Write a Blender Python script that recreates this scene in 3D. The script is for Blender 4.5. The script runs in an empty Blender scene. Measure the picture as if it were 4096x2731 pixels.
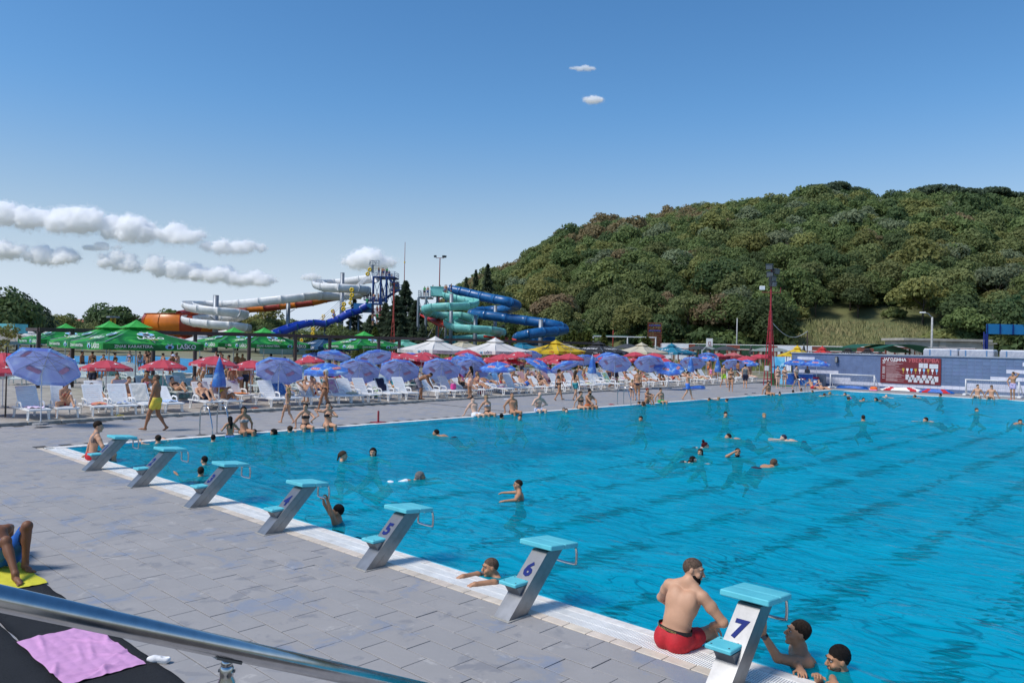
import bpy, math, random
import numpy as np
from mathutils import Vector, Matrix
random.seed(7); rng=np.random.default_rng(7)
SC=bpy.context.scene; COL=SC.collection
# ------------------------------------------------------------ camera (solved from the pool edges and the lane spacing)
CAM=np.array([22.285749,-6.768554,2.929042]); YAW,PIT,ROL,FPX=-0.7513865,0.0032749,0.0210257,3123.5234
def _rot():
    cy,sy,cp,sp=math.cos(YAW),math.sin(YAW),math.cos(PIT),math.sin(PIT)
    f=np.array([sy*cp,cy*cp,sp]); r=np.array([cy,-sy,0.]); u=np.cross(r,f); c,s=math.cos(ROL),math.sin(ROL)
    return c*r+s*u,-s*r+c*u,f
CR,CU,CF=_rot()
cd=bpy.data.cameras.new('camera'); cam=bpy.data.objects.new('camera',cd); COL.objects.link(cam)
cd.sensor_width=36; cd.lens=FPX/4096*36; cd.clip_start=.05; cd.clip_end=6000
cam.matrix_world=Matrix(((CR[0],CU[0],-CF[0],CAM[0]),(CR[1],CU[1],-CF[1],CAM[1]),(CR[2],CU[2],-CF[2],CAM[2]),(0,0,0,1)))
SC.camera=cam
def ray(x,y): return CF+CR*(x-2048)/FPX-CU*(y-1365.5)/FPX
def G(x,y,z=0.):                      # photo pixel -> point on the level z
    d=ray(x,y); t=(z-CAM[2])/d[2]; return CAM+t*d
def S(x,y,dep): return CAM+ray(x,y)*dep   # photo pixel at a distance
def P(x,dep,z=0.):                    # ground point in the direction of column x at a distance
    d=ray(x,1365.5); q=CAM+d*dep; q[2]=z; return q
def HZ(x): return 1375.7+.021*(x-2048)
# ------------------------------------------------------------ sun, sky, exposure
SUN_AZ=math.radians(160); SUN_EL=math.radians(54)   # azimuth counted from +Y towards -X
sdir=Vector((-math.sin(SUN_AZ)*math.cos(SUN_EL),math.cos(SUN_AZ)*math.cos(SUN_EL),math.sin(SUN_EL)))
sl=bpy.data.lights.new('sun','SUN'); sl.energy=2.9; sl.angle=math.radians(16); sl.color=(1,.95,.88)
so=bpy.data.objects.new('sun',sl); COL.objects.link(so); so.rotation_euler=sdir.to_track_quat('Z','Y').to_euler()
SC.view_settings.view_transform='Standard'; SC.view_settings.look='None'; SC.view_settings.gamma=1
SC.view_settings.exposure=0.3
SC.cycles.use_denoising=True; SC.cycles.max_bounces=48; SC.cycles.diffuse_bounces=4; SC.cycles.glossy_bounces=4; SC.cycles.volume_bounces=48; SC.cycles.transmission_bounces=8; SC.cycles.transparent_max_bounces=24; SC.cycles.sample_clamp_indirect=6
W=bpy.data.worlds.new('World'); SC.world=W; W.use_nodes=True
nt=W.node_tree; nt.nodes.clear()
class NT:
    def __init__(s,t): s.t=t
    def n(s,ty,**k):
        o=s.t.nodes.new(ty)
        for a,b in k.items(): setattr(o,a,b)
        return o
    def l(s,a,b): s.t.links.new(a,b)
    def val(s,inp,v):
        if hasattr(v,'is_linked') or hasattr(v,'links'): s.l(v,inp)
        else: inp.default_value=v
    def math(s,op,a,b=0.,c=None,clamp=False):
        o=s.n('ShaderNodeMath',operation=op,use_clamp=clamp); s.val(o.inputs[0],a); s.val(o.inputs[1],b)
        if c is not None: s.val(o.inputs[2],c)
        return o.outputs[0]
    def vdot(s,a,v):
        o=s.n('ShaderNodeVectorMath',operation='DOT_PRODUCT'); s.l(a,o.inputs[0]); o.inputs[1].default_value=tuple(v); return o.outputs['Value']
    def noise(s,vec,scale,detail=3.,rough=.55,dist=0.):
        o=s.n('ShaderNodeTexNoise'); o.inputs['Scale'].default_value=scale; o.inputs['Detail'].default_value=detail
        o.inputs['Roughness'].default_value=rough; o.inputs['Distortion'].default_value=dist
        if vec is not None: s.l(vec,o.inputs['Vector'])
        return o.outputs['Fac']
    def ramp(s,fac,stops,mode='LINEAR'):
        o=s.n('ShaderNodeValToRGB'); o.color_ramp.interpolation=mode; e=o.color_ramp.elements
        while len(e)<len(stops): e.new(.5)
        for q,(p,c) in zip(e,stops): q.position=p; q.color=tuple(c)+((1,) if len(c)==3 else ())
        s.l(fac,o.inputs[0]); return o.outputs[0]
    def mixc(s,fac,a,b,bt='MIX'):
        o=s.n('ShaderNodeMix',data_type='RGBA',blend_type=bt); s.val(o.inputs[0],fac)
        for i,v in ((6,a),(7,b)):
            if isinstance(v,(tuple,list)): o.inputs[i].default_value=tuple(v)+((1,) if len(v)==3 else ())
            else: s.l(v,o.inputs[i])
        return o.outputs[2]
    def mapr(s,v,a,b,c=0.,d=1.):
        o=s.n('ShaderNodeMapRange',interpolation_type='SMOOTHSTEP'); s.val(o.inputs[0],v)
        for i,x in zip((1,2,3,4),(a,b,c,d)): o.inputs[i].default_value=x
        return o.outputs[0]
w=NT(nt)
sky=w.n('ShaderNodeTexSky',sky_type='NISHITA'); sky.sun_disc=False; sky.sun_elevation=SUN_EL
sky.sun_rotation=math.atan2(sdir.x,sdir.y); sky.air_density=1.0; sky.dust_density=.3; sky.ozone_density=1.6; sky.altitude=120
tc=w.n('ShaderNodeTexCoord'); dirv=tc.outputs['Generated']
sx=w.n('ShaderNodeSeparateXYZ'); w.l(dirv,sx.inputs[0])
bw=w.n('ShaderNodeRGBToBW'); w.l(sky.outputs[0],bw.inputs[0])
pale=w.mixc(1.,bw.outputs[0],(.68,.79,.96),'MULTIPLY')            # summer haze takes the colour out of the low sky
hz=w.mapr(sx.outputs['Z'],0.,.30,.95,.0)
hs=w.n('ShaderNodeHueSaturation'); hs.inputs['Saturation'].default_value=1.3; w.l(sky.outputs[0],hs.inputs['Color']); skyc=w.mixc(hz,hs.outputs[0],pale)
bg=w.n('ShaderNodeBackground'); bg.inputs[1].default_value=.12; w.l(skyc,bg.inputs[0])
w.l(bg.outputs[0],w.n('ShaderNodeOutputWorld').inputs[0])
# ------------------------------------------------------------ materials
MATS={}
def M(name,col,rough=.6,metal=0.,var=.12,scale=6.,bump=0.,bscale=60.,col2=None,rnd=0.,spec=.5,trans=0.,world=False,sss=0.):
    if name in MATS: return MATS[name]
    m=bpy.data.materials.new(name); m.use_nodes=True; t=m.node_tree; N=NT(t); b=t.nodes['Principled BSDF']
    tc=N.n('ShaderNodeTexCoord')
    vec=N.n('ShaderNodeNewGeometry').outputs['Position'] if world else tc.outputs['Object']
    c2=col2 if col2 else tuple(max(0,c*(1-2*var)) for c in col); c1=col if col2 else tuple(min(1,c*(1+var)) for c in col)
    nz=N.noise(vec,scale,4.,.6); c=N.ramp(nz,[(.3,c2),(.7,c1)])
    if rnd:
        oi=N.n('ShaderNodeObjectInfo'); hs=N.n('ShaderNodeHueSaturation'); N.l(c,hs.inputs['Color'])
        N.l(N.math('ADD',1-rnd,N.math('MULTIPLY',oi.outputs['Random'],2*rnd)),hs.inputs['Value'])
        N.l(N.math('ADD',.5-rnd*.06,N.math('MULTIPLY',N.math('FRACT',N.math('MULTIPLY',oi.outputs['Random'],7.3)),rnd*.12)),hs.inputs['Hue']); c=hs.outputs[0]
    N.l(c,b.inputs['Base Color']); b.inputs['Roughness'].default_value=rough; b.inputs['Metallic'].default_value=metal
    b.inputs['Specular IOR Level'].default_value=spec
    if sss: b.inputs['Subsurface Weight'].default_value=sss; b.inputs['Subsurface Radius'].default_value=(.02,.008,.004); b.inputs['Subsurface Scale'].default_value=.6
    if bump:
        bp=N.n('ShaderNodeBump'); bp.inputs['Strength'].default_value=bump; bp.inputs['Distance'].default_value=.02
        N.l(N.noise(vec,bscale,3.,.6),bp.inputs['Height']); N.l(bp.outputs[0],b.inputs['Normal'])
    if trans:                                      # thin cloth that lets light through
        tl=N.n('ShaderNodeBsdfTranslucent'); N.l(c,tl.inputs[0]); mx=N.n('ShaderNodeMixShader'); mx.inputs[0].default_value=trans
        out=[n for n in t.nodes if n.type=='OUTPUT_MATERIAL'][0]
        N.l(b.outputs[0],mx.inputs[1]); N.l(tl.outputs[0],mx.inputs[2]); N.l(mx.outputs[0],out.inputs[0])
    MATS[name]=m; return m
def rgb(h):
    v=[int(h[i:i+2],16)/255 for i in (0,2,4)]; return tuple(x/12.92 if x<.04045 else ((x+.055)/1.055)**2.4 for x in v)
# ------------------------------------------------------------ mesh helpers
def mkmesh(name,v,f,mats,mi=None,smooth=False):
    me=bpy.data.meshes.new(name); me.from_pydata([tuple(map(float,p)) for p in v],[],[tuple(map(int,q)) for q in f])
    for m in (mats if isinstance(mats,(list,tuple)) else [mats]): me.materials.append(m)
    if mi is not None and len(mi)==len(me.polygons): me.polygons.foreach_set('material_index',np.array(mi,dtype=np.int32))
    if smooth: me.polygons.foreach_set('use_smooth',np.ones(len(me.polygons),dtype=bool))
    me.update(); return me
def link(name,data,parent=None,loc=None,rz=None,rot=None,scale=None):
    o=bpy.data.objects.new(name,data); COL.objects.link(o)
    if parent is not None: o.parent=parent
    if loc is not None: o.location=tuple(map(float,loc))
    if rz is not None: o.rotation_euler=(0,0,rz)
    if rot is not None: o.rotation_euler=rot
    if scale is not None: o.scale=scale if hasattr(scale,'__len__') else (scale,)*3
    return o
def tag(o,label=None,cat=None,group=None,kind=None):
    for k,v in (('label',label),('category',cat),('group',group),('kind',kind)):
        if v: o[k]=v
    return o
def thing(name,label,cat,loc=(0,0,0),rz=0.,group=None): return tag(link(name,None,None,loc,rz),label,cat,group)
def dup(o,parent=None,loc=None,rz=None,label=None,group=None):
    c=o.copy(); COL.objects.link(c); c.parent=parent
    if loc is not None: c.location=tuple(map(float,loc))
    if rz is not None: c.rotation_euler=(0,0,rz)
    if label: c['label']=label
    if group: c['group']=group
    for ch in o.children: dup(ch,c)
    return c
def frame_from(d,up=(0,0,1)):
    d=np.array(d,float); d/=np.linalg.norm(d)+1e-12; up=np.array(up,float)
    if abs(d@up)>.98: up=np.array([1.,0,0])
    x=np.cross(up,d); x/=np.linalg.norm(x); return x,np.cross(d,x),d
class MB:
    def __init__(s): s.v=[];s.f=[];s.m=[]
    def add(s,v,f,m=0):
        n=len(s.v); s.v+=[tuple(p) for p in v]; s.f+=[tuple(i+n for i in q) for q in f]; s.m+=[m]*len(f); return s
    def box(s,c,size,m=0,R=None,bev=0.):
        x,y,z=[q/2 for q in size]
        pts=np.array([(a*x,b*y,d*z) for d in(-1,1) for b in(-1,1) for a in(-1,1)],float)
        if R is not None: pts=pts@np.array(R).T
        s.add(pts+np.array(c,float),[(0,2,3,1),(4,5,7,6),(0,1,5,4),(2,6,7,3),(0,4,6,2),(1,3,7,5)],m); return s
    def rbox(s,c,size,b=.01,m=0,R=None):           # box with chamfered edges
        x,y,z=[q/2 for q in size]; V=[]; 
        for zz,i in((-z,b),(-z+b,0),(z-b,0),(z,b)):
            e=min(b,x*.5,y*.5)
            V+=[(-x+e+i,-y+i,zz),(x-e-i,-y+i,zz),(x-i,-y+e+i,zz),(x-i,y-e-i,zz),(x-e-i,y-i,zz),(-x+e+i,y-i,zz),(-x+i,y-e-i,zz),(-x+i,-y+e+i,zz)]
        F=[tuple(range(7,-1,-1)),tuple(range(24,32))]
        for k in range(3):
            for j in range(8): F.append((k*8+j,k*8+(j+1)%8,k*8+8+(j+1)%8,k*8+8+j))
        P_=np.array(V,float)
        if R is not None: P_=P_@np.array(R).T
        s.add(P_+np.array(c,float),F,m); return s
    def bar(s,a,b,w,h=None,m=0,up=(0,0,1)):
        a=np.array(a,float);b=np.array(b,float); x,y,d=frame_from(b-a,up); L=np.linalg.norm(b-a)
        s.box((a+b)/2,(w,h or w,L),m,np.stack([x,y,d],1)); return s
    def tube(s,pts,r,n=8,m=0,cap=True,up=(0,0,1)):
        pts=[np.array(p,float) for p in pts]; k=len(pts); r=[r]*k if not hasattr(r,'__len__') else r; V=[];px=None
        for i,p in enumerate(pts):
            d=pts[min(i+1,k-1)]-pts[max(i-1,0)]
            if px is None: x,y,d=frame_from(d,up)
            else:
                d=d/(np.linalg.norm(d)+1e-12); x=px-d*(px@d); x/=np.linalg.norm(x)+1e-12; y=np.cross(d,x)
            px=x
            for j in range(n):
                a=2*math.pi*j/n; V.append(p+r[i]*(math.cos(a)*x+math.sin(a)*y))
        F=[(i*n+j,i*n+(j+1)%n,(i+1)*n+(j+1)%n,(i+1)*n+j) for i in range(k-1) for j in range(n)]
        if cap: F+=[tuple(range(n-1,-1,-1)),tuple(range((k-1)*n,k*n))]
        s.add(V,F,m); return s
    def lathe(s,prof,n=16,m=0,c=(0,0,0)):
        V=[(c[0]+r*math.cos(2*math.pi*j/n),c[1]+r*math.sin(2*math.pi*j/n),c[2]+z) for r,z in prof for j in range(n)]
        s.add(V,[(i*n+j,i*n+(j+1)%n,(i+1)*n+(j+1)%n,(i+1)*n+j) for i in range(len(prof)-1) for j in range(n)],m); return s
    def grid(s,fn,nu,nv,m=0,flip=False):
        V=[fn(i/nu,j/nv) for i in range(nu+1) for j in range(nv+1)]
        F=[(i*(nv+1)+j,(i+1)*(nv+1)+j,(i+1)*(nv+1)+j+1,i*(nv+1)+j+1) for i in range(nu) for j in range(nv)]
        s.add(V,[q[::-1] for q in F] if flip else F,m); return s
    def prism(s,poly,z0,z1,m=0,T=None):            # 2-D outline extruded
        n=len(poly); V=[(x,y,z0) for x,y in poly]+[(x,y,z1) for x,y in poly]
        if T is not None: V=[T(p) for p in V]
        s.add(V,[tuple(range(n-1,-1,-1)),tuple(range(n,2*n))]+[(j,(j+1)%n,n+(j+1)%n,n+j) for j in range(n)],m); return s
    def mesh(s,name,mats,smooth=False): return mkmesh(name,s.v,s.f,mats,s.m,smooth)
    def build(s,name,mats,parent=None,smooth=False,**k): return link(name,s.mesh(name,mats,smooth),parent,**k)
def struct(name,mb,mats,parent=None,smooth=False):
    o=mb.build(name,mats,parent,smooth)
    if parent is None: o['kind']='structure'
    return o
def catmull(pts,n=8):
    p=[np.array(q,float) for q in pts]; out=[]
    for i in range(len(p)-1):
        a,b,c,d=p[max(i-1,0)],p[i],p[i+1],p[min(i+2,len(p)-1)]
        for k in range(n):
            t=k/n; out.append(.5*(2*b+(c-a)*t+(2*a-5*b+4*c-d)*t*t+(3*b-a-3*c+d)*t**3))
    return out+[p[-1]]
TXT={}
def text_mesh(s,mat,thick=.004,bold=0.,shear=0.,sx=1.):
    """lettering as a thin mesh in the XZ plane facing -Y, height of capitals about 0.7, centred"""
    key=(s,mat.name,thick,bold,shear,sx)
    if key in TXT: return TXT[key]
    cu=bpy.data.curves.new('lettering','FONT'); cu.body=s; cu.align_x='CENTER'; cu.align_y='CENTER'; cu.resolution_u=2; cu.offset=bold; cu.shear=shear
    o=bpy.data.objects.new('lettering',cu); COL.objects.link(o); dg=bpy.context.evaluated_depsgraph_get()
    me=bpy.data.meshes.new_from_object(o.evaluated_get(dg)); bpy.data.objects.remove(o); bpy.data.curves.remove(cu)
    n=len(me.vertices); co=np.zeros(n*3); me.vertices.foreach_get('co',co); co=co.reshape(-1,3)
    co=np.stack([co[:,0]*sx,np.zeros(n),co[:,1]],1); me.vertices.foreach_set('co',co.ravel()); me.materials.clear(); me.materials.append(mat); me.update(); me.name='lettering'
    TXT[key]=me; return me
def tdim(me):
    n=len(me.vertices); co=np.zeros(n*3); me.vertices.foreach_get('co',co); co=co.reshape(-1,3); return co.max(0)-co.min(0)
# ============================================================ THE SETTING
POOL_X1,POOL_Y0,POOL_Y1=27.0,.24,52.2; WZ=-.03
def kerbx(y): return -6.2-2.3*max(y,-5)/58
deckm=bpy.data.materials.new('painted_paving'); deckm.use_nodes=True
def _deck(m,joints):
    N=NT(m.node_tree); b=m.node_tree.nodes['Principled BSDF']; pos=N.n('ShaderNodeNewGeometry').outputs['Position']
    n1=N.noise(pos,1.1,5.,.65,.6); n2=N.noise(pos,.35,3.,.5); n3=N.noise(pos,14,4.,.7); n4=N.noise(pos,90,2.,.6)
    c=N.ramp(n1,[(.38,rgb('9f9b98')),(.55,rgb('999592')),(.60,rgb('8c909a')),(.72,rgb('838b9c'))])
    c=N.mixc(N.mapr(n2,.45,.7,0,.35),c,rgb('928f8c')); c=N.mixc(N.mapr(n3,.56,.72,0,.5),c,rgb('86868c'))
    c=N.mixc(N.mapr(N.noise(pos,2.7,6.,.7,1.2),.6,.66,0,.35),c,rgb('c9c4bd'))
    c=N.mixc(N.mapr(N.noise(pos,2.1,4.,.6,.4),.58,.66,0,.6),c,rgb('75767c'))
    c=N.mixc(N.mapr(N.noise(pos,38,3.,.7,2.),.68,.72,0,.5),c,rgb('55555a'))
    oi=N.n('ShaderNodeObjectInfo'); c=N.mixc(N.math('MULTIPLY',oi.outputs['Random'],.35),c,rgb('8f8e8e'))
    if joints:
        mp=N.n('ShaderNodeMapping'); N.l(pos,mp.inputs[0]); br=N.n('ShaderNodeTexBrick'); N.l(mp.outputs[0],br.inputs[0])
        br.inputs['Scale'].default_value=1.; br.inputs['Brick Width'].default_value=.6; br.inputs['Row Height'].default_value=.31; br.inputs['Mortar Size'].default_value=.008
        c=N.mixc(N.math('MULTIPLY',br.outputs['Fac'],.7),c,rgb('5d5d60'))
    N.l(c,b.inputs['Base Color']); N.l(N.mapr(n1,.5,.75,.75,.38),b.inputs['Roughness'])
    bp=N.n('ShaderNodeBump'); bp.inputs['Strength'].default_value=.35; bp.inputs['Distance'].default_value=.006; N.l(N.math('ADD',n4,n3),bp.inputs['Height']); N.l(bp.outputs[0],b.inputs['Normal'])
_deck(deckm,False); deckj=bpy.data.materials.new('painted_paving_joints'); deckj.use_nodes=True; _deck(deckj,True)
grout=M('dark_joint',rgb('56524f'),.95,var=.3,scale=30,world=True)
terr=M('worn_concrete_paving',rgb('a39c92'),.85,var=.16,scale=1.3,bump=.25,bscale=30,world=True)
earth=M('dry_ground',rgb('8d8672'),.95,var=.25,scale=.15,world=True,col2=rgb('6d7350'))
stone=M('pale_stone_edge',rgb('ece8e2'),.6,var=.1,scale=9,bump=.15,bscale=50,world=True,col2=rgb('cdc7bf'))
beige=M('beige_edge_tile',rgb('d2c4b2'),.55,var=.1,scale=5,bump=.12,bscale=60,world=True,rnd=.1)
white_pl=M('white_plastic',rgb('eeeeec'),.35,var=.05,scale=5,rnd=.04)
grate_m=M('white_grating',rgb('f4f2ec'),.5,var=.08,scale=4,world=True)
# ground sheet to the horizon, with a hole where the basin is
mb=MB(); B=3500.; xs=[-B,-.36,POOL_X1+.36,B]; ys=[-B,-.41,POOL_Y1+.3,B]
for i in range(3):
    for j in range(3):
        if i==1 and j==1: continue
        mb.add([(xs[i],ys[j],-.05),(xs[i+1],ys[j],-.05),(xs[i+1],ys[j+1],-.05),(xs[i],ys[j+1],-.05)],[(0,1,2,3)])
struct('ground',mb,earth)
# pool deck: joint bed, loose tiles for the near part, sheet beyond
mb=MB(); z=-.011
mb.add([(-9.5,-14,z),(32,-14,z),(32,-.405,z),(-9.5,-.405,z)],[(0,1,2,3)])
mb.add([(kerbx(-.4),-.405,z),(-.36,-.405,z),(-.36,60,z),(kerbx(60),60,z)],[(0,1,2,3)])
mb.add([(-.36,POOL_Y1+.3,z),(32,POOL_Y1+.3,z),(32,60,z),(-.36,60,z)],[(0,1,2,3)])
deck=struct('pool_deck',mb,grout)
mb=MB(); z=0.
YT=18.
mb.add([(kerbx(YT)-.0,YT,z),(-.365,YT,z),(-.365,57,z),(kerbx(57),57,z)],[(0,1,2,3)])
mb.add([(-.365,POOL_Y1+.305,z),(32,POOL_Y1+.305,z),(32,57,z),(-.365,57,z)],[(0,1,2,3)])
mb.build('far_paving',deckj,deck)
def tile_mesh(w,d,h=.012,b=.004):
    q=MB(); x,y=w/2-.004,d/2-.004
    V=[(-x,-y,-h),(x,-y,-h),(x,y,-h),(-x,y,-h),(-x,-y,-b*.6),(x,-y,-b*.6),(x,y,-b*.6),(-x,y,-b*.6),(-x+b,-y+b,0),(x-b,-y+b,0),(x-b,y-b,0),(-x+b,y-b,0)]
    q.add(V,[(8,9,10,11)]+[(k+i,k+(i+1)%4,k+4+(i+1)%4,k+4+i) for k in(0,4) for i in range(4)]); return q
tm=tile_mesh(.6,.31); tmesh=tm.mesh('tile',deckm)
cand=[]
for j in range(-30,60):
    y=-.565+.31*j if j<=0 else None
    if y is None or y<-7.5: continue
    for i in range(-12,40):
        x=.6*i+(.3 if (j%2) else 0)+.0
        if x<-6.5 or x>22: continue
        cand.append((x,y))
j=0
while True:
    y=-.255+.31*j; j+=1
    if y>YT-.15: break
    x=-.365-.3-(.3 if j%2 else 0)
    while x-.3>kerbx(y)-.02: cand.append((x,y)); x-=.6
def inview(x,y):
    d=np.array([x,y,0])-CAM; dep=d@CF
    if dep<1: return None
    u=2048+FPX*(d@CR)/dep; v=1365.5-FPX*(d@CU)/dep
    return dep if -150<u<4250 and v<2900 else None
vis=sorted([(inview(x,y),x,y) for x,y in cand if inview(x,y) and y<-.3])
near=set((x,y) for _,x,y in vis[:300])
rest=MB()
for x,y in cand:
    dz=rng.normal(0,.0012); ry=rng.normal(0,.002)
    if (x,y) in near:
        o=link('tile',tmesh,deck,(x,y,dz)); o.rotation_euler=(rng.normal(0,.003),rng.normal(0,.002),rng.normal(0,.002))
    else: rest.add([(a+x,b+y,c+dz) for a,b,c in tm.v],tm.f)
rest.build('paving_tiles',deckm,deck)['kind']='stuff'
# near pool edge: beige tiles, overflow grating, white stone lip
edge=struct('pool_edge',MB().box(((POOL_X1-.36)/2,-.17,-.06),(POOL_X1+.36,.45,.07)),M('grey_mortar',rgb('8b867e'),.9,world=True))
bt=MB().rbox((0,0,0),(.292,.135,.02),.004).mesh('edge_tile',beige); st=MB()
for k,y in enumerate((0,)):
    pass
lip=MB().add([(-.298,.045,.0),(.298,.045,.0),(.298,.18,-.004),(-.298,.18,-.004),(-.298,.245,-.045),(.298,.245,-.045),(.298,.25,-.3),(-.298,.25,-.3),(-.298,.045,-.03),(.298,.045,-.03)],[(0,1,2,3),(3,2,5,4),(4,5,7,6),(8,9,1,0)]).mesh('lip_stone',stone)
for i in range(88):
    x=-.1+.3*i
    if x<22.5: link('edge_tile',bt,edge,(x,-.338,-.006+rng.normal(0,.001)),rz=rng.normal(0,.004))
for i in range(45): link('lip_stone',lip,edge,(-.0+.6*i+.3,0,rng.normal(0,.001)))
g=MB(); i=0
while i*.024<22.5:
    x=.02+i*.024
    for y0,y1 in ((-.262,-.125),(-.112,.035)): g.box((x,(y0+y1)/2,-.008),(.0165,y1-y0,.016))
    i+=1
for y in (-.266,-.1185,.04): g.box((11.2,y,-.012),(22.5,.012,.018))
gr=g.build('grating_slats',grate_m,edge); gr['kind']='stuff'
le=struct('pool_side_edge',MB().box((-.18,POOL_Y1/2,-.06),(.355,POOL_Y1+.6,.07)),M('grey_mortar',(.2,.2,.2)))
ls=MB().rbox((0,0,0),(.2,.592,.03),.006).mesh('edge_stone',stone); lg=MB()
for i in range(87):
    y=-.05+.6*i; link('edge_stone',ls,le,(-.1,y+.3,-.008+rng.normal(0,.001)))
for i in range(1500): lg.box((-.285,-.2+.035*i,-.014),(.15,.02,.02))
lg.build('side_grating',grate_m,le)['kind']='stuff'
fe=struct('pool_far_edge',MB().rbox((POOL_X1/2,POOL_Y1+.14,-.03),(POOL_X1+.6,.3,.06),.01),stone)
# basin
pt=bpy.data.materials.new('pool_tiles'); pt.use_nodes=True; N=NT(pt.node_tree); b=pt.node_tree.nodes['Principled BSDF']; pos=N.n('ShaderNodeNewGeometry').outputs['Position']
nm=N.n('ShaderNodeTexNoise'); nm.inputs['Scale'].default_value=.55; nm.inputs['Detail'].default_value=3.; N.l(pos,nm.inputs['Vector'])
c=N.ramp(nm.outputs['Fac'],[(.35,(.16,.62,.84)),(.65,(.22,.70,.88))]); N.l(c,b.inputs['Base Color']); b.inputs['Roughness'].default_value=.5
line_m=M('lane_line_tiles',(.0,.012,.06),.5,var=.1)
mb=MB(); zb=-1.9
mb.add([(0,POOL_Y0,zb),(POOL_X1,POOL_Y0,zb),(POOL_X1,POOL_Y1,zb),(0,POOL_Y1,zb)],[(0,1,2,3)])
for a,b2 in (((0,POOL_Y0),(POOL_X1,POOL_Y0)),((POOL_X1,POOL_Y0),(POOL_X1,POOL_Y1)),((POOL_X1,POOL_Y1),(0,POOL_Y1)),((0,POOL_Y1),(0,POOL_Y0))):
    mb.add([(a[0],a[1],zb),(b2[0],b2[1],zb),(b2[0],b2[1],-.02),(a[0],a[1],-.02)],[(0,3,2,1)])
basin=struct('pool_basin',mb,pt)
BX=[4.07+2.5*i for i in range(9)]
for x in BX:
    q=MB(); r_=np.random.default_rng(int(x*10)); y=1.2                       # the line is seen through moving water: broken into slivers
    while y<POOL_Y1-1.2:
        y+=r_.uniform(.05,.15)
        if math.sin(y*.9+x)+math.sin(y*2.3+x*3)>1.1: continue
        c_=np.array([x+r_.normal(0,.13),y]); L_=r_.uniform(.10,.36)*(1+.6*math.sin(y*.37+x)); w_=r_.uniform(.02,.075); n_=9; ph=r_.uniform(0,6.3); tl=r_.normal(0,.25)
        dx=np.array([CR[0],CR[1]])/math.hypot(CR[0],CR[1]); dx=np.array([dx[0]*math.cos(tl)-dx[1]*math.sin(tl),dx[0]*math.sin(tl)+dx[1]*math.cos(tl)]); dy=np.array([-dx[1],dx[0]])
        zz_=zb+.01+.004*r_.random()
        q.add([(*(c_+dx*L_*math.cos(2*math.pi*k/n_)*(1+.2*math.sin(3*k+ph))+dy*w_*math.sin(2*math.pi*k/n_)*(1+.3*math.sin(2*k+ph))),zz_) for k in range(n_)],[tuple(range(n_))])
    q.build('lane_line',line_m,basin)
for z,hh in ((-.19,.16),):
    MB().box((POOL_X1/2,POOL_Y0+.006,z+.06),(POOL_X1,.008,.1)).build('tile_band',M('navy_band_tiles',(.01,.05,.2),.4),basin)
    MB().box((.006,POOL_Y1/2,z+.06),(.008,POOL_Y1-.5,.1)).build('tile_band',MATS['navy_band_tiles'],basin)
# water
wm=bpy.data.materials.new('pool_water'); wm.use_nodes=True; t=wm.node_tree; t.nodes.clear(); N=NT(t)
pos=N.n('ShaderNodeNewGeometry').outputs['Position']
mp=N.n('ShaderNodeMapping'); mp.inputs['Rotation'].default_value=(0,0,-YAW); N.l(pos,mp.inputs[0]); mp.inputs['Scale'].default_value=(.5,1.25,1)
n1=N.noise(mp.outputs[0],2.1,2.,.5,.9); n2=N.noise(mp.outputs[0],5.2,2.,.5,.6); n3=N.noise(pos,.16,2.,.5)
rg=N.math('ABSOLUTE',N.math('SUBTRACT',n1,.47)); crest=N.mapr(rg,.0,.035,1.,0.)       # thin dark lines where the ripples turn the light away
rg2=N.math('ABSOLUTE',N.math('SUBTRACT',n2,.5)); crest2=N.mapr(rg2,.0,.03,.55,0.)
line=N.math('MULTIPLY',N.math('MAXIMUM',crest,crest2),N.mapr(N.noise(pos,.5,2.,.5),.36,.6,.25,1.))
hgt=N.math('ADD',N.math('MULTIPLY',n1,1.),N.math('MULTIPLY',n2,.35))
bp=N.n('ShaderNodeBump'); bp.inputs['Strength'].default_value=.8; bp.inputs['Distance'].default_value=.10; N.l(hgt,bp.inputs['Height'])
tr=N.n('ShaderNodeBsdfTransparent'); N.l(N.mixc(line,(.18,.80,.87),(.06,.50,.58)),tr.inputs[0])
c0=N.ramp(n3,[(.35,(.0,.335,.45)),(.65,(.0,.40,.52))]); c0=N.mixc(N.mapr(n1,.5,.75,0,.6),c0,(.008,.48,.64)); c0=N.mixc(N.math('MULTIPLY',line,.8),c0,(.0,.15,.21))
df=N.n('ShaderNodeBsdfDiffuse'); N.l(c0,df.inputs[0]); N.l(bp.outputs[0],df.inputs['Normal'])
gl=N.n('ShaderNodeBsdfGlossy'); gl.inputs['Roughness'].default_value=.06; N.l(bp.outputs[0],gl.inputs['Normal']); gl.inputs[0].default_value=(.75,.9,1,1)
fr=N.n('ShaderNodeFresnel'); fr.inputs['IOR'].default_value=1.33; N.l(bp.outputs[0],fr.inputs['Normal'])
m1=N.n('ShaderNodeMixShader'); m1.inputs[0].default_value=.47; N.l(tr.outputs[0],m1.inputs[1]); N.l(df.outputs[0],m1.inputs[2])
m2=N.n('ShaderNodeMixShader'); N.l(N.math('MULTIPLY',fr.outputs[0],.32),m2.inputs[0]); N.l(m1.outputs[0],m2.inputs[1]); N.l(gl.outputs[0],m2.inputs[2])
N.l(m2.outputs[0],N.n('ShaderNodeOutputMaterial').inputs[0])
nx,ny=int((POOL_X1)/.14),int((POOL_Y1-.22)/.14)
X,Y=np.meshgrid(np.linspace(0,POOL_X1,nx+1),np.linspace(.22,POOL_Y1+.02,ny+1),indexing='ij'); Z=np.zeros_like(X)
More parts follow.
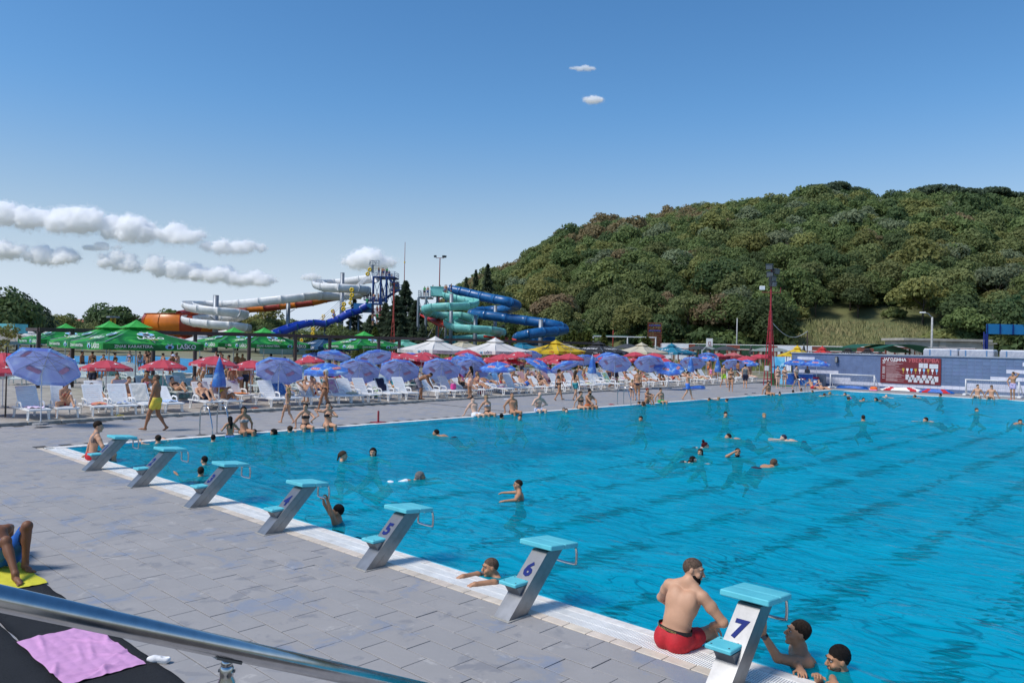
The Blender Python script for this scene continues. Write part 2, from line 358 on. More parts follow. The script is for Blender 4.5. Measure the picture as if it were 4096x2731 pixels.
for k in range(26):
    a=rng.uniform(0,2*math.pi); lam=rng.uniform(.7,3.6); kk=2*math.pi/lam; Z+=.0052*lam**.8*np.sin(kk*(X*math.cos(a)+Y*math.sin(a)+.25*np.sin(.9*Y+a)+.2*np.sin(1.3*X))+rng.uniform(0,6.3))
V=np.stack([X,Y,Z*.55+WZ],-1).reshape(-1,3); I=np.arange((nx+1)*(ny+1)).reshape(nx+1,ny+1)
F=np.stack([I[:-1,:-1],I[1:,:-1],I[1:,1:],I[:-1,1:]],-1).reshape(-1,4)
def npmesh(name,V,F,mats,mi=None,smooth=True):
    me=bpy.data.meshes.new(name); n=F.shape[1]; me.vertices.add(len(V)); me.vertices.foreach_set('co',np.ascontiguousarray(V,dtype=np.float32).ravel())
    me.loops.add(F.size); me.loops.foreach_set('vertex_index',np.ascontiguousarray(F,dtype=np.int32).ravel())
    me.polygons.add(len(F)); me.polygons.foreach_set('loop_start',np.arange(0,F.size,n,dtype=np.int32)); me.polygons.foreach_set('loop_total',np.full(len(F),n,dtype=np.int32))
    for m in (mats if isinstance(mats,(list,tuple)) else [mats]): me.materials.append(m)
    if mi is not None: me.polygons.foreach_set('material_index',np.asarray(mi,dtype=np.int32))
    me.polygons.foreach_set('use_smooth',np.full(len(F),smooth,dtype=bool)); me.update(calc_edges=True); return me
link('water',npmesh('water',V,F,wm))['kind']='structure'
# lounger terrace and its kerb stones
mb=MB(); n=30
for i in range(n):
    y0,y1=-14+80*i/n,-14+80*(i+1)/n
    mb.add([(-34,y0,.09),(kerbx(y0)-.16,y0,.09),(kerbx(y1)-.16,y1,.09),(-34,y1,.09)],[(0,1,2,3)])
terrace=struct('lounger_terrace',mb,terr)
kb=MB().rbox((0,0,.03),(.16,.985,.14),.015).mesh('kerb_stone',M('kerb_concrete',rgb('a7a39b'),.85,var=.2,scale=6,bump=.2,rnd=.12))
kerb=struct('kerb',MB().box((kerbx(20)-.2,20,-.02),(.05,2,.02)),MATS['kerb_concrete'])
for i in range(66):
    y=-6+i; link('kerb_stone',kb,kerb,(kerbx(y)-.08,y+.5,rng.normal(0,.002)),rz=math.atan2(2.3,58))
# children's pool beyond the terrace
kw=M('shallow_water',(.015,.17,.36),.5,var=.2,scale=.5,bump=.4,bscale=3,world=True,col2=(.08,.33,.52),spec=.2)
mb=MB(); mb.add([(-92,-10,.12),(-38,-10,.12),(-36,36,.12),(-92,40,.12)],[(0,1,2,3)]); struct('childrens_pool_water',mb,kw)
mb=MB(); 
for a,b2 in (((-37.6,-12),(-35.5,38)),):
    mb.bar((a[0],a[1],.08),(b2[0],b2[1],.08),1.0,.22)
struct('childrens_pool_edge',mb,stone)
# ------------------------------------------------------------ hill
RID=[(-9000,1420),(600,1420),(1500,1400),(1700,1235),(1850,1115),(1900,1095),(2000,1058),(2080,1020),(2180,948),(2260,900),(2400,882),(2480,866),(2600,862),(2700,832),(2800,812),(2900,802),(3000,797),(3150,790),(3250,765),(3350,770),(3500,778),(3650,772),(3800,782),(4000,797),(4096,805),(5200,900),(7000,1150),(9500,1330)]
rx=np.array([r[0] for r in RID],float); ry=np.array([r[1] for r in RID],float)
def dirx(x): a=math.atan((x-2048)/FPX); return a
def hill_z(x,rho):
    c=math.cos(dirx(x)); top=3+(HZ(min(max(x,0),4096))-np.interp(x,rx,ry))/FPX*RR*c-10.5; top=max(top,0)
    f0=142. if x>2500 else 142+min(1,(2500-x)/700)*40; t=(rho-f0)/(RR-f0)
    if t<0: return 0.
    if t>1: return top*max(0,1-(t-1)*.8)
    s=t*(1.35-.35*t*t) if t<1 else 1
    return top*min(1,s)
RR=370.
def hp(x,rho):
    a=dirx(x); d=CF*math.cos(a)+CR*math.sin(a); d=d*np.array([1,1,0]); d/=np.linalg.norm(d); q=CAM+d*rho; q[2]=hill_z(x,rho); return q
mb=MB(); cols=list(np.arange(1400,9000,110)); rows=list(np.concatenate([np.arange(130,380,9),np.arange(390,900,60)]))
V=[]; 
for x in cols:
    for r in rows:
        q=hp(x,r); q[2]+=-.3+.5*math.sin(q[0]*.21+q[1]*.13)*min(1,q[2]/8); V.append(q)
nr=len(rows); mb.add(V,[(i*nr+j,i*nr+j+1,(i+1)*nr+j+1,(i+1)*nr+j) for i in range(len(cols)-1) for j in range(nr-1)])
hm=M('hillside_soil',rgb('6c6a45'),.95,var=.2,scale=.06,bump=.5,bscale=1.5,world=True,col2=rgb('4f5a34'))
struct('hill',mb,hm,smooth=True)
# ============================================================ smooth implicit surfaces -> meshes
def surfnets(F,h,o):
    ins=F<0; nx,ny,nz=F.shape
    c=np.zeros((nx-1,ny-1,nz-1),np.int8)
    offs=[(i,j,k) for i in(0,1) for j in(0,1) for k in(0,1)]
    for i,j,k in offs: c+=ins[i:nx-1+i,j:ny-1+j,k:nz-1+k]
    act=np.argwhere((c>0)&(c<8))
    if len(act)==0: return np.zeros((0,3)),np.zeros((0,4),int)
    val=np.stack([F[act[:,0]+i,act[:,1]+j,act[:,2]+k] for i,j,k in offs],1); off=np.array(offs,float)
    P_=np.zeros((len(act),3)); n=np.zeros(len(act))
    for a in range(8):
        for b in range(a+1,8):
            if abs(off[a]-off[b]).sum()!=1: continue
            va,vb=val[:,a],val[:,b]; m=(va<0)!=(vb<0); t=va/np.where(va==vb,1,va-vb)
            P_+=np.where(m[:,None],off[a]+t[:,None]*(off[b]-off[a]),0); n+=m
    V=(act+P_/n[:,None])*h+o
    idx=np.full(c.shape,-1,np.int64); idx[tuple(act.T)]=np.arange(len(act)); Fs=[]
    for ax in range(3):
        sl=[slice(None)]*3; sl2=[slice(None)]*3; sl[ax]=slice(0,-1); sl2[ax]=slice(1,None)
        A,B_=ins[tuple(sl)],ins[tuple(sl2)]; e=np.argwhere(A!=B_); u,v=[q for q in range(3) if q!=ax]
        e=e[(e[:,u]>0)&(e[:,v]>0)&(e[:,u]<F.shape[u]-1)&(e[:,v]<F.shape[v]-1)]
        q=[]
        for du,dv in ((-1,-1),(0,-1),(0,0),(-1,0)):
            g=e.copy(); g[:,u]+=du; g[:,v]+=dv; q.append(idx[tuple(g.T)])
        q=np.stack(q,1); fl=A[tuple(e.T)]; fl=fl if ax!=1 else ~fl
        q[~fl]=q[~fl][:,::-1]; Fs.append(q)
    Q=np.concatenate(Fs); return V,Q[(Q>=0).all(1)]
def vnoise(Pt,f,seed=0):
    g=np.random.default_rng(seed).random((16,16,16)); q=Pt*f; i=np.floor(q).astype(int); t=q-i; t=t*t*(3-2*t); r=0
    for a in(0,1):
        for b in(0,1):
            for c in(0,1):
                r=r+g[(i[...,0]+a)%16,(i[...,1]+b)%16,(i[...,2]+c)%16]*(t[...,0] if a else 1-t[...,0])*(t[...,1] if b else 1-t[...,1])*(t[...,2] if c else 1-t[...,2])
    return r
# ------------------------------------------------------------ clouds, far away, each a lumpy body
cm=bpy.data.materials.new('cloud_white'); cm.use_nodes=True; N=NT(cm.node_tree); cm.node_tree.nodes.clear()
pv=N.n('ShaderNodeVolumePrincipled'); pv.inputs['Color'].default_value=(1,1,1,1); pv.inputs['Density'].default_value=.11; pv.inputs['Anisotropy'].default_value=0.
N.l(pv.outputs[0],N.n('ShaderNodeOutputMaterial').inputs['Volume'])
cm2=cm.copy(); cm2.name='cloud_fringe'; [n for n in cm2.node_tree.nodes if n.type=='PRINCIPLED_VOLUME'][0].inputs['Density'].default_value=.014
CL=[(40,872,200,70),(330,893,300,72),(520,930,110,62),(715,942,100,56),(930,990,130,46),(15,1002,95,56),(205,1030,115,54),(400,990,90,24),
    (570,1060,190,52),(730,1090,130,46),(880,1112,150,48),(1030,1124,80,38),(1475,1044,118,56),(1245,1112,42,22),(2335,275,60,17),(2372,400,38,26),(480,1030,90,34)]
def make_cloud(i,x,y,a,b):
    D=2400.; s=D/FPX; A=a*s; Bh=b*s; h=max(A/40,Bh/16); n=(int(2.7*A/h)+2,int(2.*Bh*1.4/h)+4,int(3.0*Bh/h)+4)
    o=np.array([-1.35*A,-1.4*Bh,-1.1*Bh]); g=np.stack(np.meshgrid(*[np.arange(k)*h+oo for k,oo in zip(n,o)],indexing='ij'),-1)
    r=np.random.default_rng(i+3); f=np.full(g.shape[:3],1e9)
    for k in range(16):
        t=r.uniform(-1,1); c=np.array([t*.85*A,r.uniform(-.4,.4)*Bh,(r.uniform(-.35,.5)*(1-.75*abs(t)))*Bh]); R=Bh*r.uniform(.38,.7)*(1-.5*abs(t))
        f=np.minimum(f,np.linalg.norm((g-c)/np.array([1.5,1,1]),axis=-1)-R)
    f=np.maximum(f,-(g[...,2]+.45*Bh)*.7)
    f+= (vnoise(g,5/Bh,i)-.5)*.36*Bh+(vnoise(g,11/Bh,i+9)-.5)*.16*Bh+(vnoise(g,23/Bh,i+5)-.5)*.06*Bh
    V,Q=surfnets(f,h,o); d=ray(x,y); c=CAM+d*D; az=math.atan2(CR[1],CR[0])
    o_=link('cloud',npmesh('cloud',V,Q,cm),None,c,az); o_['kind']='structure'
    f2=f-.13*Bh+(vnoise(g,9/Bh,i+31)-.5)*.5*Bh; V,Q=surfnets(f2,h,o); link('cloud_fringe',npmesh('cloud_fringe',V,Q,cm2),o_)
for i,q in enumerate(CL): make_cloud(i,*q)
# ============================================================ TREES
def leafm(name,c,c2,rnd=.22,tr=.4): return M(name,c,.7,var=.1,scale=.9,col2=c2,rnd=rnd,trans=tr,spec=.25)
LEAF=[leafm('leaf_mid_green',(.185,.235,.08),(.115,.155,.05)),leafm('leaf_olive',(.205,.235,.088),(.14,.165,.058)),leafm('leaf_yellow_green',(.26,.26,.085),(.18,.19,.06)),
      leafm('leaf_grey_green',(.24,.28,.16),(.17,.2,.11)),leafm('leaf_russet',(.27,.2,.11),(.2,.16,.08)),leafm('leaf_dark_green',(.115,.16,.06),(.07,.105,.04)),
      leafm('needle_dark',(.095,.13,.075),(.055,.08,.046)),leafm('leaf_thuja',(.12,.14,.03),(.06,.08,.018))]
bark=M('bark',(.11,.085,.065),.9,var=.3,scale=3,bump=.4,bscale=12); bark_p=M('bark_pale',(.27,.24,.21),.9,var=.3,scale=3)
def crown_quads(r,R,H,zc,n,leaf,clumps=16,flat=1.,squash=.9):
    cs=[]
    for k in range(clumps):
        d=r.normal(size=3); d/=np.linalg.norm(d); d[2]=abs(d[2])*1.2-.45; q=d*r.uniform(.35,.78); cs.append((q*np.array([R,R,H])+np.array([0,0,zc]),r.uniform(.3,.5)*R))
    per=n//clumps; C=np.repeat(np.array([c for c,_ in cs]),per,0); RR_=np.repeat(np.array([q for _,q in cs]),per)
    d=r.normal(size=(len(C),3)); d/=np.linalg.norm(d,axis=1)[:,None]; d[:,2]=np.where(d[:,2]<-.3,-d[:,2],d[:,2]); rad=RR_*(1-.35*r.random(len(C))**2)
    p=C+d*rad[:,None]*np.array([1,1,squash]); nrm=d+r.normal(size=d.shape)*.4; nrm/=np.linalg.norm(nrm,axis=1)[:,None]
    a=np.cross(nrm,r.normal(size=d.shape)); a/=np.linalg.norm(a,axis=1)[:,None]; b=np.cross(nrm,a); s=leaf*r.uniform(.6,1.3,len(C))[:,None]
    V=np.stack([p-a*s,p-b*s*.55+nrm*s*.1,p+a*s,p+b*s*.55-nrm*s*.1],1).reshape(-1,3); F=np.arange(len(V)).reshape(-1,4); return V,F
def trunk_mb(r,h,rad,spread,n=5,m=None):
    q=MB(); lean=r.normal(0,.03,2)*h; top=(lean[0],lean[1],h*.7)
    q.tube([(0,0,-.6),(lean[0]*.3,lean[1]*.3,h*.3),top],[rad*1.2,rad*.8,rad*.4],7)
    for k in range(n):
        a=2*math.pi*(k+r.uniform(0,.6))/n; z0=h*r.uniform(.25,.5); L=spread*r.uniform(.6,.95); f=z0/h/.7
        q.tube([(lean[0]*f,lean[1]*f,z0),(L*.5*math.cos(a),L*.5*math.sin(a),z0+h*.18),(L*math.cos(a),L*math.sin(a),z0+h*r.uniform(.28,.42))],[rad*.45,rad*.3,rad*.1],5)
    return q
def make_proto(i,kind,n=2800,leaf=.36):
    r=np.random.default_rng(100+i); R=r.uniform(5.0,6.4); H=r.uniform(4.8,5.8) if kind!='pine' else 2.8; h=7.5 if kind!='pine' else 10.
    V,F=crown_quads(r,R*(1 if kind!='pine' else .8),H,h*.5+.8 if kind!='pine' else h*.85,n,leaf,clumps=r.integers(13,20) if kind!='pine' else 22,squash=.85 if kind!='pine' else .4)
    return (npmesh('crown',V,F,LEAF[0],smooth=False),trunk_mb(r,h*1.05,.2,R*.75).mesh('trunk',bark,True),V,F)
PROT=[make_proto(i,'b') for i in range(7)]+[make_proto(7,'pine'),make_proto(8,'pine')]
def retint(me,mat):
    k=(me.name,mat.name)
    if k not in TXT: c=me.copy(); c.name='crown'; c.materials.clear(); c.materials.append(mat); TXT[k]=c
    return TXT[k]
KINDN=['mid green','olive','yellow green','grey green','russet','dark green','dark needled']
def tree_label(x,rho,li,sc):
    zx='above the blue tube slide' if x<2150 else 'above the yellow umbrella' if x<2420 else 'behind the slatted sign' if x<2720 else 'behind the basketball hoop' if x<2960 else 'behind the red mast' if x<3150 else 'above the dry grass slope' if x<3600 else 'behind the concrete building' if x<3850 else 'above the blue billboard'
    return '%s %s tree on the %s hillside %s'%('small' if sc<.79 else 'tall' if sc>.92 else 'rounded',KINDN[li],'lowest' if rho<175 else 'lower' if rho<205 else 'middle',zx)
def put_tree(x,rho,pi,li,sc,z=None,label=None,group='trees on the wooded hillside',name='broadleaf_tree'):
    q=hp(x,rho) if not hasattr(x,'__len__') else np.array(x,float)
    if z is not None: q[2]=z
    t=thing(name,label or tree_label(x,rho,li,sc),'tree',q,rng.uniform(0,6.3),group); t.scale=(sc*rng.uniform(.9,1.12),sc*rng.uniform(.9,1.12),sc)
    link('crown',retint(PROT[pi][0],LEAF[li]),t); link('trunk',PROT[pi][1],t); return t
spots=[]
rho=150.
while rho<402:
    step=6.7 if rho<300 else 7.8; x=1500.
    while x<4700:
        a=dirx(x); ww=step/rho*FPX/math.cos(a)**2
        xx=x+rng.uniform(-.35,.35)*ww; rr=rho+rng.uniform(-3.4,3.4); x+=ww
        foot=142. if xx>2500 else 142+min(1,(2500-xx)/700)*40
        if rr<foot+6 or hill_z(xx,rr)<.6 and xx<1900: continue
        if 3140<xx<3760 and rr<167+3*math.sin(xx*.02): continue       # dry grass slope stays open
        spots.append((rr,xx))
    rho+=step*.9
spots.sort(); far_v=[];far_f=[];far_m=[];nv=0
for k,(rr,xx) in enumerate(spots):
    t=(rr-150)/240; sc=rng.uniform(.62,1.04)*(1.25 if rng.random()<.08 else 1); u=rng.random()
    ridge=rr>352
    if ridge and (3180<xx<3420 or xx>3600): li,pi,sc=6,7+int(u<.5),rng.uniform(1.0,1.35)
    elif t>.45 and xx<3000 and u<.5: li,pi=(4 if u<.27 else 1),int(rng.integers(0,7))
    else:
        pr=[.36,.17,.19,.08,.02,.18] if xx<2900 else [.40,.17,.13,.07,.01,.22]
        li,pi=int(rng.choice(6,p=pr)),int(rng.integers(0,7))
    if k<228: put_tree(xx,rr,pi,li,sc)
    else:
        q=hp(xx,rr); V,F=PROT[pi][2],PROT[pi][3]; sel=slice(0,len(F)//2*1); F2=F[::2]; V2=V.reshape(-1,4,3)[::2]; a=rng.uniform(0,6.3); c_,s_=math.cos(a),math.sin(a)
        cen=V2.mean(1,keepdims=True); V2=(cen+(V2-cen)*1.35).reshape(-1,3)
        V3=np.stack([V2[:,0]*c_-V2[:,1]*s_,V2[:,0]*s_+V2[:,1]*c_,V2[:,2]],1)*sc+q; far_v.append(V3); far_f.append(np.arange(len(V3)).reshape(-1,4)+nv); far_m+= [li]*(len(V3)//4); nv+=len(V3)
for k in range(900):                                # low scrub between the trunks
    xx=rng.uniform(1600,4700); rr=150+230*rng.random()**1.5
    if 3140<xx<3760 and rr<166 or hill_z(xx,rr)<.5: continue
    q=hp(xx,rr); V,F=PROT[k%7][2],PROT[k%7][3]; V2=V.reshape(-1,4,3)[k%5::5]; cen=V2.mean(1,keepdims=True); V2=(cen*np.array([.6,.6,.42])+(V2-cen)*1.25).reshape(-1,3)*rng.uniform(.7,1.2)
    V3=V2+q-np.array([0,0,.8]); far_v.append(V3); far_f.append(np.arange(len(V3)).reshape(-1,4)+nv); far_m+= [int(rng.choice([0,0,1,2,5]))]*(len(V3)//4); nv+=len(V3)
fw=link('distant_wood',npmesh('distant_wood',np.concatenate(far_v),np.concatenate(far_f),LEAF,far_m,smooth=False)); tag(fw,'mixed woodland covering the upper hillside','woodland',kind='stuff')
# ============================================================ PEOPLE
def nrm(v): v=np.array(v,float); return v/(np.linalg.norm(v)+1e-12)
def smin(a,b,k):
    hh=np.clip(.5+.5*(a-b)/k,0,1); return a*(1-hh)+b*hh-k*hh*(1-hh)
def dist(pr,X):
    if pr[0]=='c':
        _,a,b,ra,rb=pr[:5]; ab=b-a; t=np.clip(((X-a)@ab)/(ab@ab+1e-12),0,1); return np.linalg.norm(X-a-t[...,None]*ab,axis=-1)-(ra+(rb-ra)*t)
    _,c,Rm,r=pr[:4]; q=(X-c)@Rm; k0=np.linalg.norm(q/r,axis=-1); k1=np.linalg.norm(q/(r*r),axis=-1)+1e-9; return k0*(k0-1)/k1
def tpar(pr,X):
    _,a,b=pr[:3]; ab=b-a; return np.clip(((X-a)@ab)/(ab@ab+1e-12),0,1)
def bbox(pr):
    if pr[0]=='c': return np.minimum(pr[1]-pr[3],pr[2]-pr[4]),np.maximum(pr[1]+pr[3],pr[2]+pr[4])
    m=float(np.max(pr[3])); return pr[1]-m,pr[1]+m
def sdf_mesh(prims,subs,h,cut=None,disp=None):
    lo=np.min([bbox(p)[0] for p in prims],0)-2.5*h; hi=np.max([bbox(p)[1] for p in prims],0)+2.5*h
    n=np.ceil((hi-lo)/h).astype(int)+1; ax=[lo[i]+h*np.arange(n[i]) for i in range(3)]; F=np.full(n,9.,np.float32)
    for p,k,sgn in [(p,p[-1],1) for p in prims]+[(p,p[-1],-1) for p in subs]:
        a,b=bbox(p); m=k+2*h; s=[slice(max(0,int((a[i]-m-lo[i])/h)),min(n[i],int((b[i]+m-lo[i])/h)+2)) for i in range(3)]
        X=np.stack(np.meshgrid(*[ax[i][s[i]] for i in range(3)],indexing='ij'),-1); d=dist(p,X); f=F[tuple(s)]
        F[tuple(s)]=smin(f,d,k) if sgn>0 else -smin(-f,d,k)
    if cut is not None:
        X=np.stack(np.meshgrid(*ax,indexing='ij'),-1); F=F+(disp(X) if disp else 0.); F=np.maximum(F,cut(X))
    return surfnets(F,h,lo)
def ik(a,t,l1,l2,hint):
    a=np.array(a,float); d=np.array(t,float)-a; L=np.linalg.norm(d); L2=min(max(L,abs(l1-l2)+.01),(l1+l2)*.995); d=d/(L+1e-9)
    x=(l1*l1-l2*l2+L2*L2)/(2*L2); y=math.sqrt(max(0,l1*l1-x*x)); hn=np.array(hint,float); hn=hn-d*(hn@d); hn=nrm(hn)
    return a+d*x+hn*y, a+d*L2
SKIN={k:M('skin_'+k,c,.55,var=.06,scale=7,spec=.35,sss=.0) for k,c in dict(pale=(.66,.42,.30),light=(.56,.31,.19),tan=(.46,.235,.13),brown=(.32,.148,.076),deep=(.20,.085,.042)).items()}
HAIR={k:M('hair_'+k,c,.75,var=.35,scale=60,bump=.5,bscale=260,spec=.15) for k,c in dict(black=(.014,.011,.010),dark=(.035,.022,.015),brown=(.075,.045,.028),blond=(.40,.28,.14),grey=(.2,.19,.18),white=(.62,.58,.5),red=(.22,.03,.02),wine=(.07,.008,.012),stubble=(.13,.085,.06)).items()}
eye_w=M('eye_white',(.36,.33,.31),.3); eye_d=M('eye_dark',(.02,.013,.01),.15); lipm=M('lip',(.36,.14,.11),.45); glassm=M('sunglasses',(.012,.010,.012),.12); brow_m=M('brow_hair',(.03,.02,.015),.8)
def cloth(name,c,c2=None,scale=9,rough=.75): return M('cloth_'+name,c,rough,var=.12,col2=c2,scale=scale,bump=.25,bscale=35)
CL_={'red':cloth('red',(.50,.012,.02)),'navy':cloth('navy',(.012,.016,.045)),'black':cloth('black',(.012,.012,.013)),'yellow':cloth('yellow',(.72,.60,.03),(.66,.50,.10),40),
 'blue':cloth('blue',(.01,.11,.42)),'bluepat':cloth('bluepat',(.02,.10,.5),(.10,.28,.75),22),'whiteblue':cloth('whiteblue',(.75,.8,.9),(.1,.18,.4),16),'white':cloth('white',(.75,.77,.82)),
 'teal':cloth('teal',(.02,.25,.30)),'grey':cloth('grey',(.22,.20,.25)),'orange':cloth('orange',(.8,.16,.02)),'orangefloral':cloth('orangefloral',(.85,.28,.08),(.8,.62,.55),14),
 'neon':cloth('neon',(.45,.75,.04),(.3,.6,.02),20),'green':cloth('green',(.02,.33,.10)),'bw':cloth('bw',(.6,.6,.6),(.03,.03,.03),60),'greyfloral':cloth('greyfloral',(.4,.42,.48),(.12,.13,.16),40),
 'leaf':cloth('leaf',(.5,.52,.2),(.45,.12,.3),26),'yellowtop':cloth('yellowtop',(.72,.62,.04)),'purplepat':cloth('purplepat',(.72,.7,.8),(.2,.05,.35),18),'multi':cloth('multi',(.75,.5,.1),(.05,.15,.5),12),
 'pink':cloth('pink',(.75,.22,.42)),'mint':cloth('mint',(.45,.75,.6)),'beige':cloth('beige',(.55,.5,.42)),'tank':cloth('tank',(.13,.15,.16)),'floral':cloth('floral',(.5,.2,.12),(.05,.06,.15),20),'swimblue':cloth('swimblue',(.3,.55,.85))}
STD=dict(pel=(0,0,.975),U=(0,0,1),F=(0,1,0),bend=0,lh=(-.24,.06,.72),rh=(.24,.06,.72),lf=(-.09,0,.085),rf=(.09,0,.085),le=(-.3,-1,0),re=(.3,-1,0),lk=(0,1,0),rk=(0,1,0))
class Body: pass
def build_body(pose,sex='m',bulk=1.,belly=0.,fingers=0,face=1,curl=.5):
    q=dict(STD); q.update(pose); f=sex=='f'; A=lambda k:np.array(q[k],float)
    Pv=A('pel'); U=nrm(q['U']); Fw=A('F'); Fw=nrm(Fw-U*(Fw@U)); R=np.cross(Fw,U); th=math.radians(q['bend'])
    U2=nrm(U*math.cos(th)+Fw*math.sin(th)); F2=nrm(Fw*math.cos(th)-U*math.sin(th)); Um=nrm(U+U2)
    tw=q.get('twist',0); 
    if tw: c_,s_=math.cos(tw),math.sin(tw); R2=nrm(R*c_+F2*s_); F2=nrm(F2*c_-R*s_)
    else: R2=R
    wa=Pv+Um*.13; ch=wa+Um*.06+U2*.11; nb=ch+U2*.205; sw=(.158 if f else .178)*(.6+.4*bulk)
    hup=nrm(q.get('hup',tuple(U2*.5+np.array([0,0,.7])))); hf=np.array(q.get('hd',tuple(F2)),float); hf=nrm(hf-hup*(hf@hup)); hr=np.cross(hf,hup)
    HC=nb+nrm(U2*.7+hup*.5)*.147+hf*.012
    p=[]; E=lambda c,ax,r,k,l: p.append(('e',np.array(c,float),np.stack(ax,1),np.array(r,float),l,k)); C=lambda a,b,ra,rb,k,l: p.append(('c',np.array(a,float),np.array(b,float),ra,rb,l,k))
    b=bulk; ax1=(R,Fw,U); ax2=(R2,F2,U2)
    E(Pv,ax1,(.158*b*(1.06 if f else 1),.105*b,.115),.05,'tor'); E(wa+Fw*belly*.5,(R,Fw,Um),((.118 if f else .136)*b,(.09*b+belly),.14),.05,'tor')
    E(ch,ax2,((.132 if f else .155)*b,.103*b,.165),.05,'tor')
    for s in(-1,1):
        E(Pv-Fw*.045-U*.035+R*s*.068,ax1,(.088*b,.09*b,.095*b),.04,'tor')
        if f: E(ch+U2*.005+F2*.078+R2*s*.068,ax2,(.062*b,.058*b,.06*b),.025,'tor')
        else: E(ch+U2*.06+F2*.055+R2*s*.072,ax2,(.078*b,.05*b,.06),.04,'tor'); E(ch+U2*.06-F2*.06+R2*s*.08,ax2,(.07*b,.045*b,.1),.04,'tor')
        C(nb+U2*.03-F2*.01,ch+U2*.145+R2*s*sw*.85,.05*b,.052*b,.035,'tor')
    C(nb-U2*.02,HC-hup*.055-hf*.012,.056 if not f else .048,.05 if not f else .044,.03,'neck')
    o=Body(); o.sh={};o.el={};o.wr={};o.hip={};o.kn={};o.an={};o.hd={}
    for s,n in((-1,'l'),(1,'r')):
        sh=ch+U2*.14+R2*s*sw; el,wr=ik(sh,A(n+'h'),.29,.255,A(n+'e')); fa=(.86 if f else 1.)*(.5+.5*b)
        C(sh,el,.056*fa,.041*fa,.03,'ua'+n); E(sh+(el-sh)*.38,(R2,F2,U2),(.05*fa,.05*fa,.06),.03,'ua'+n); C(el,wr,.043*fa,.0285*fa,.02,'fa'+n)
        hd=nrm(q.get(n+'d',tuple(wr-el))); pn=np.array(q.get(n+'n',(0,0,-1)),float); pn=pn-hd*(pn@hd)
        pn=nrm(pn) if np.linalg.norm(pn)>.05 else nrm(np.cross(hd,R)); sd=np.cross(hd,pn)*s
        E(wr+hd*.055,(sd,pn,hd),(.041,.017,.055),.015,'ha'+n); C(wr,wr+hd*.04,.027*fa,.026,.015,'ha'+n)
        cu=q.get('curl',curl)
        if fingers:
            for i in range(4):
                ba=wr+hd*.09-sd*(.031-.0205*i)*1.; L=(.07,.08,.074,.058)[i]; d0=nrm(hd-sd*(.10-.065*i)); pt=ba; an_=cu*.5
                for j in range(3):
                    dj=nrm(d0*math.cos(an_)+pn*math.sin(an_)); e=pt+dj*L*(.45,.32,.25)[j]; C(pt,e,.0095-.001*j,.0088-.001*j,.004,'ha'+n); pt=e; an_+=cu*.8
            tb=wr+hd*.03-sd*.032; t1=tb+nrm(hd*.7-sd*.7+pn*.3)*.045; C(wr+hd*.02-sd*.015,t1,.015,.0105,.008,'ha'+n); C(t1,t1+nrm(hd*.9-sd*.2+pn*.5)*.035,.0105,.0085,.005,'ha'+n)
        else:
            e=wr+hd*.1+nrm(hd+pn*cu)*.07; C(wr+hd*.085,e,.024,.014,.015,'ha'+n); C(wr+hd*.03-sd*.03,wr+hd*.085-sd*.055,.013,.010,.012,'ha'+n)
        hp_=Pv+R*s*.085-U*.04; kn,an=ik(hp_,A(n+'f'),.435,.425,A(n+'k')); tb=(.9+.1*b)*(1.04 if f else 1)*(.4+.6*b)
        C(hp_,kn,.09*tb,.054*tb,.035,'th'+n); E(hp_+(kn-hp_)*.35,(R,Fw,U),(.08*tb,.08*tb,.08),.05,'th'+n); C(kn,an,.05*tb,.035,.03,'sn'+n)
        kd=nrm(an-kn); bk=nrm(kn-(hp_+an)/2) if np.linalg.norm(kn-(hp_+an)/2)>.01 else Fw
        bk=nrm(bk-kd*(bk@kd)); E(kn+(an-kn)*.3-bk*.018,(nrm(np.cross(kd,bk)),bk,kd),(.05*tb,.05*tb,.11),.03,'sn'+n); E(kn+bk*.008,(R,Fw,U),(.042,.042,.05),.03,'sn'+n)
        to=np.array(q.get(n+'t',tuple(Fw*np.array([1,1,0])+np.array([0,0,-.01]))),float); to=nrm(to-kd*(to@kd)*.75) if n+'t' not in q else nrm(to); dn=nrm(kd-to*(kd@to))
        C(an-to*.03+dn*.045,an+to*.11+dn*.055,.034,.029,.02,'ft'+n); C(an+to*.10+dn*.058,an+to*.185+dn*.066,.03,.016,.02,'ft'+n); C(an,an+dn*.03,.036,.036,.02,'ft'+n)
        if fingers:
            side=np.cross(to,dn)*s
            for i in range(5): C(an+to*(.165-.012*i)+dn*.062+side*(-.03+.0155*i),an+to*(.215-.016*i)+dn*.068+side*(-.032+.016*i),.0125 if i==0 else .0085,.011 if i==0 else .0075,.004,'ft'+n)
        o.sh[n],o.el[n],o.wr[n],o.hip[n],o.kn[n],o.an[n],o.hd[n]=sh,el,wr,hp_,kn,an,hd
    hx=(hr,hf,hup)
    E(HC+hup*.028-hf*.012,hx,(.076,.096,.09),.02,'head'); E(HC-hup*.045+hf*.022,hx,(.06 if not f else .055,.066,.066),.03,'head')
    subs=[]
    if face:
        C(HC+hf*.09+hup*.016,HC+hf*.112-hup*.022,.009,.0135,.012,'head'); C(HC+hf*.102-hup*.028-hr*.012,HC+hf*.102-hup*.028+hr*.012,.009,.009,.008,'head')
        for s in(-1,1):
            E(HC+hr*s*.078-hf*.012-hup*.002,hx,(.009,.02,.032),.008,'head'); C(HC+hf*.086+hup*.038+hr*s*.012,HC+hf*.074+hup*.036+hr*s*.05,.010,.009,.012,'head')
            E(HC+hf*.062-hup*.03+hr*s*.045,hx,(.022,.022,.022),.02,'head'); subs.append(('e',HC+hf*.099+hup*.014+hr*s*.033,np.stack(hx,1),np.array([.02,.018,.012]),'',.012))
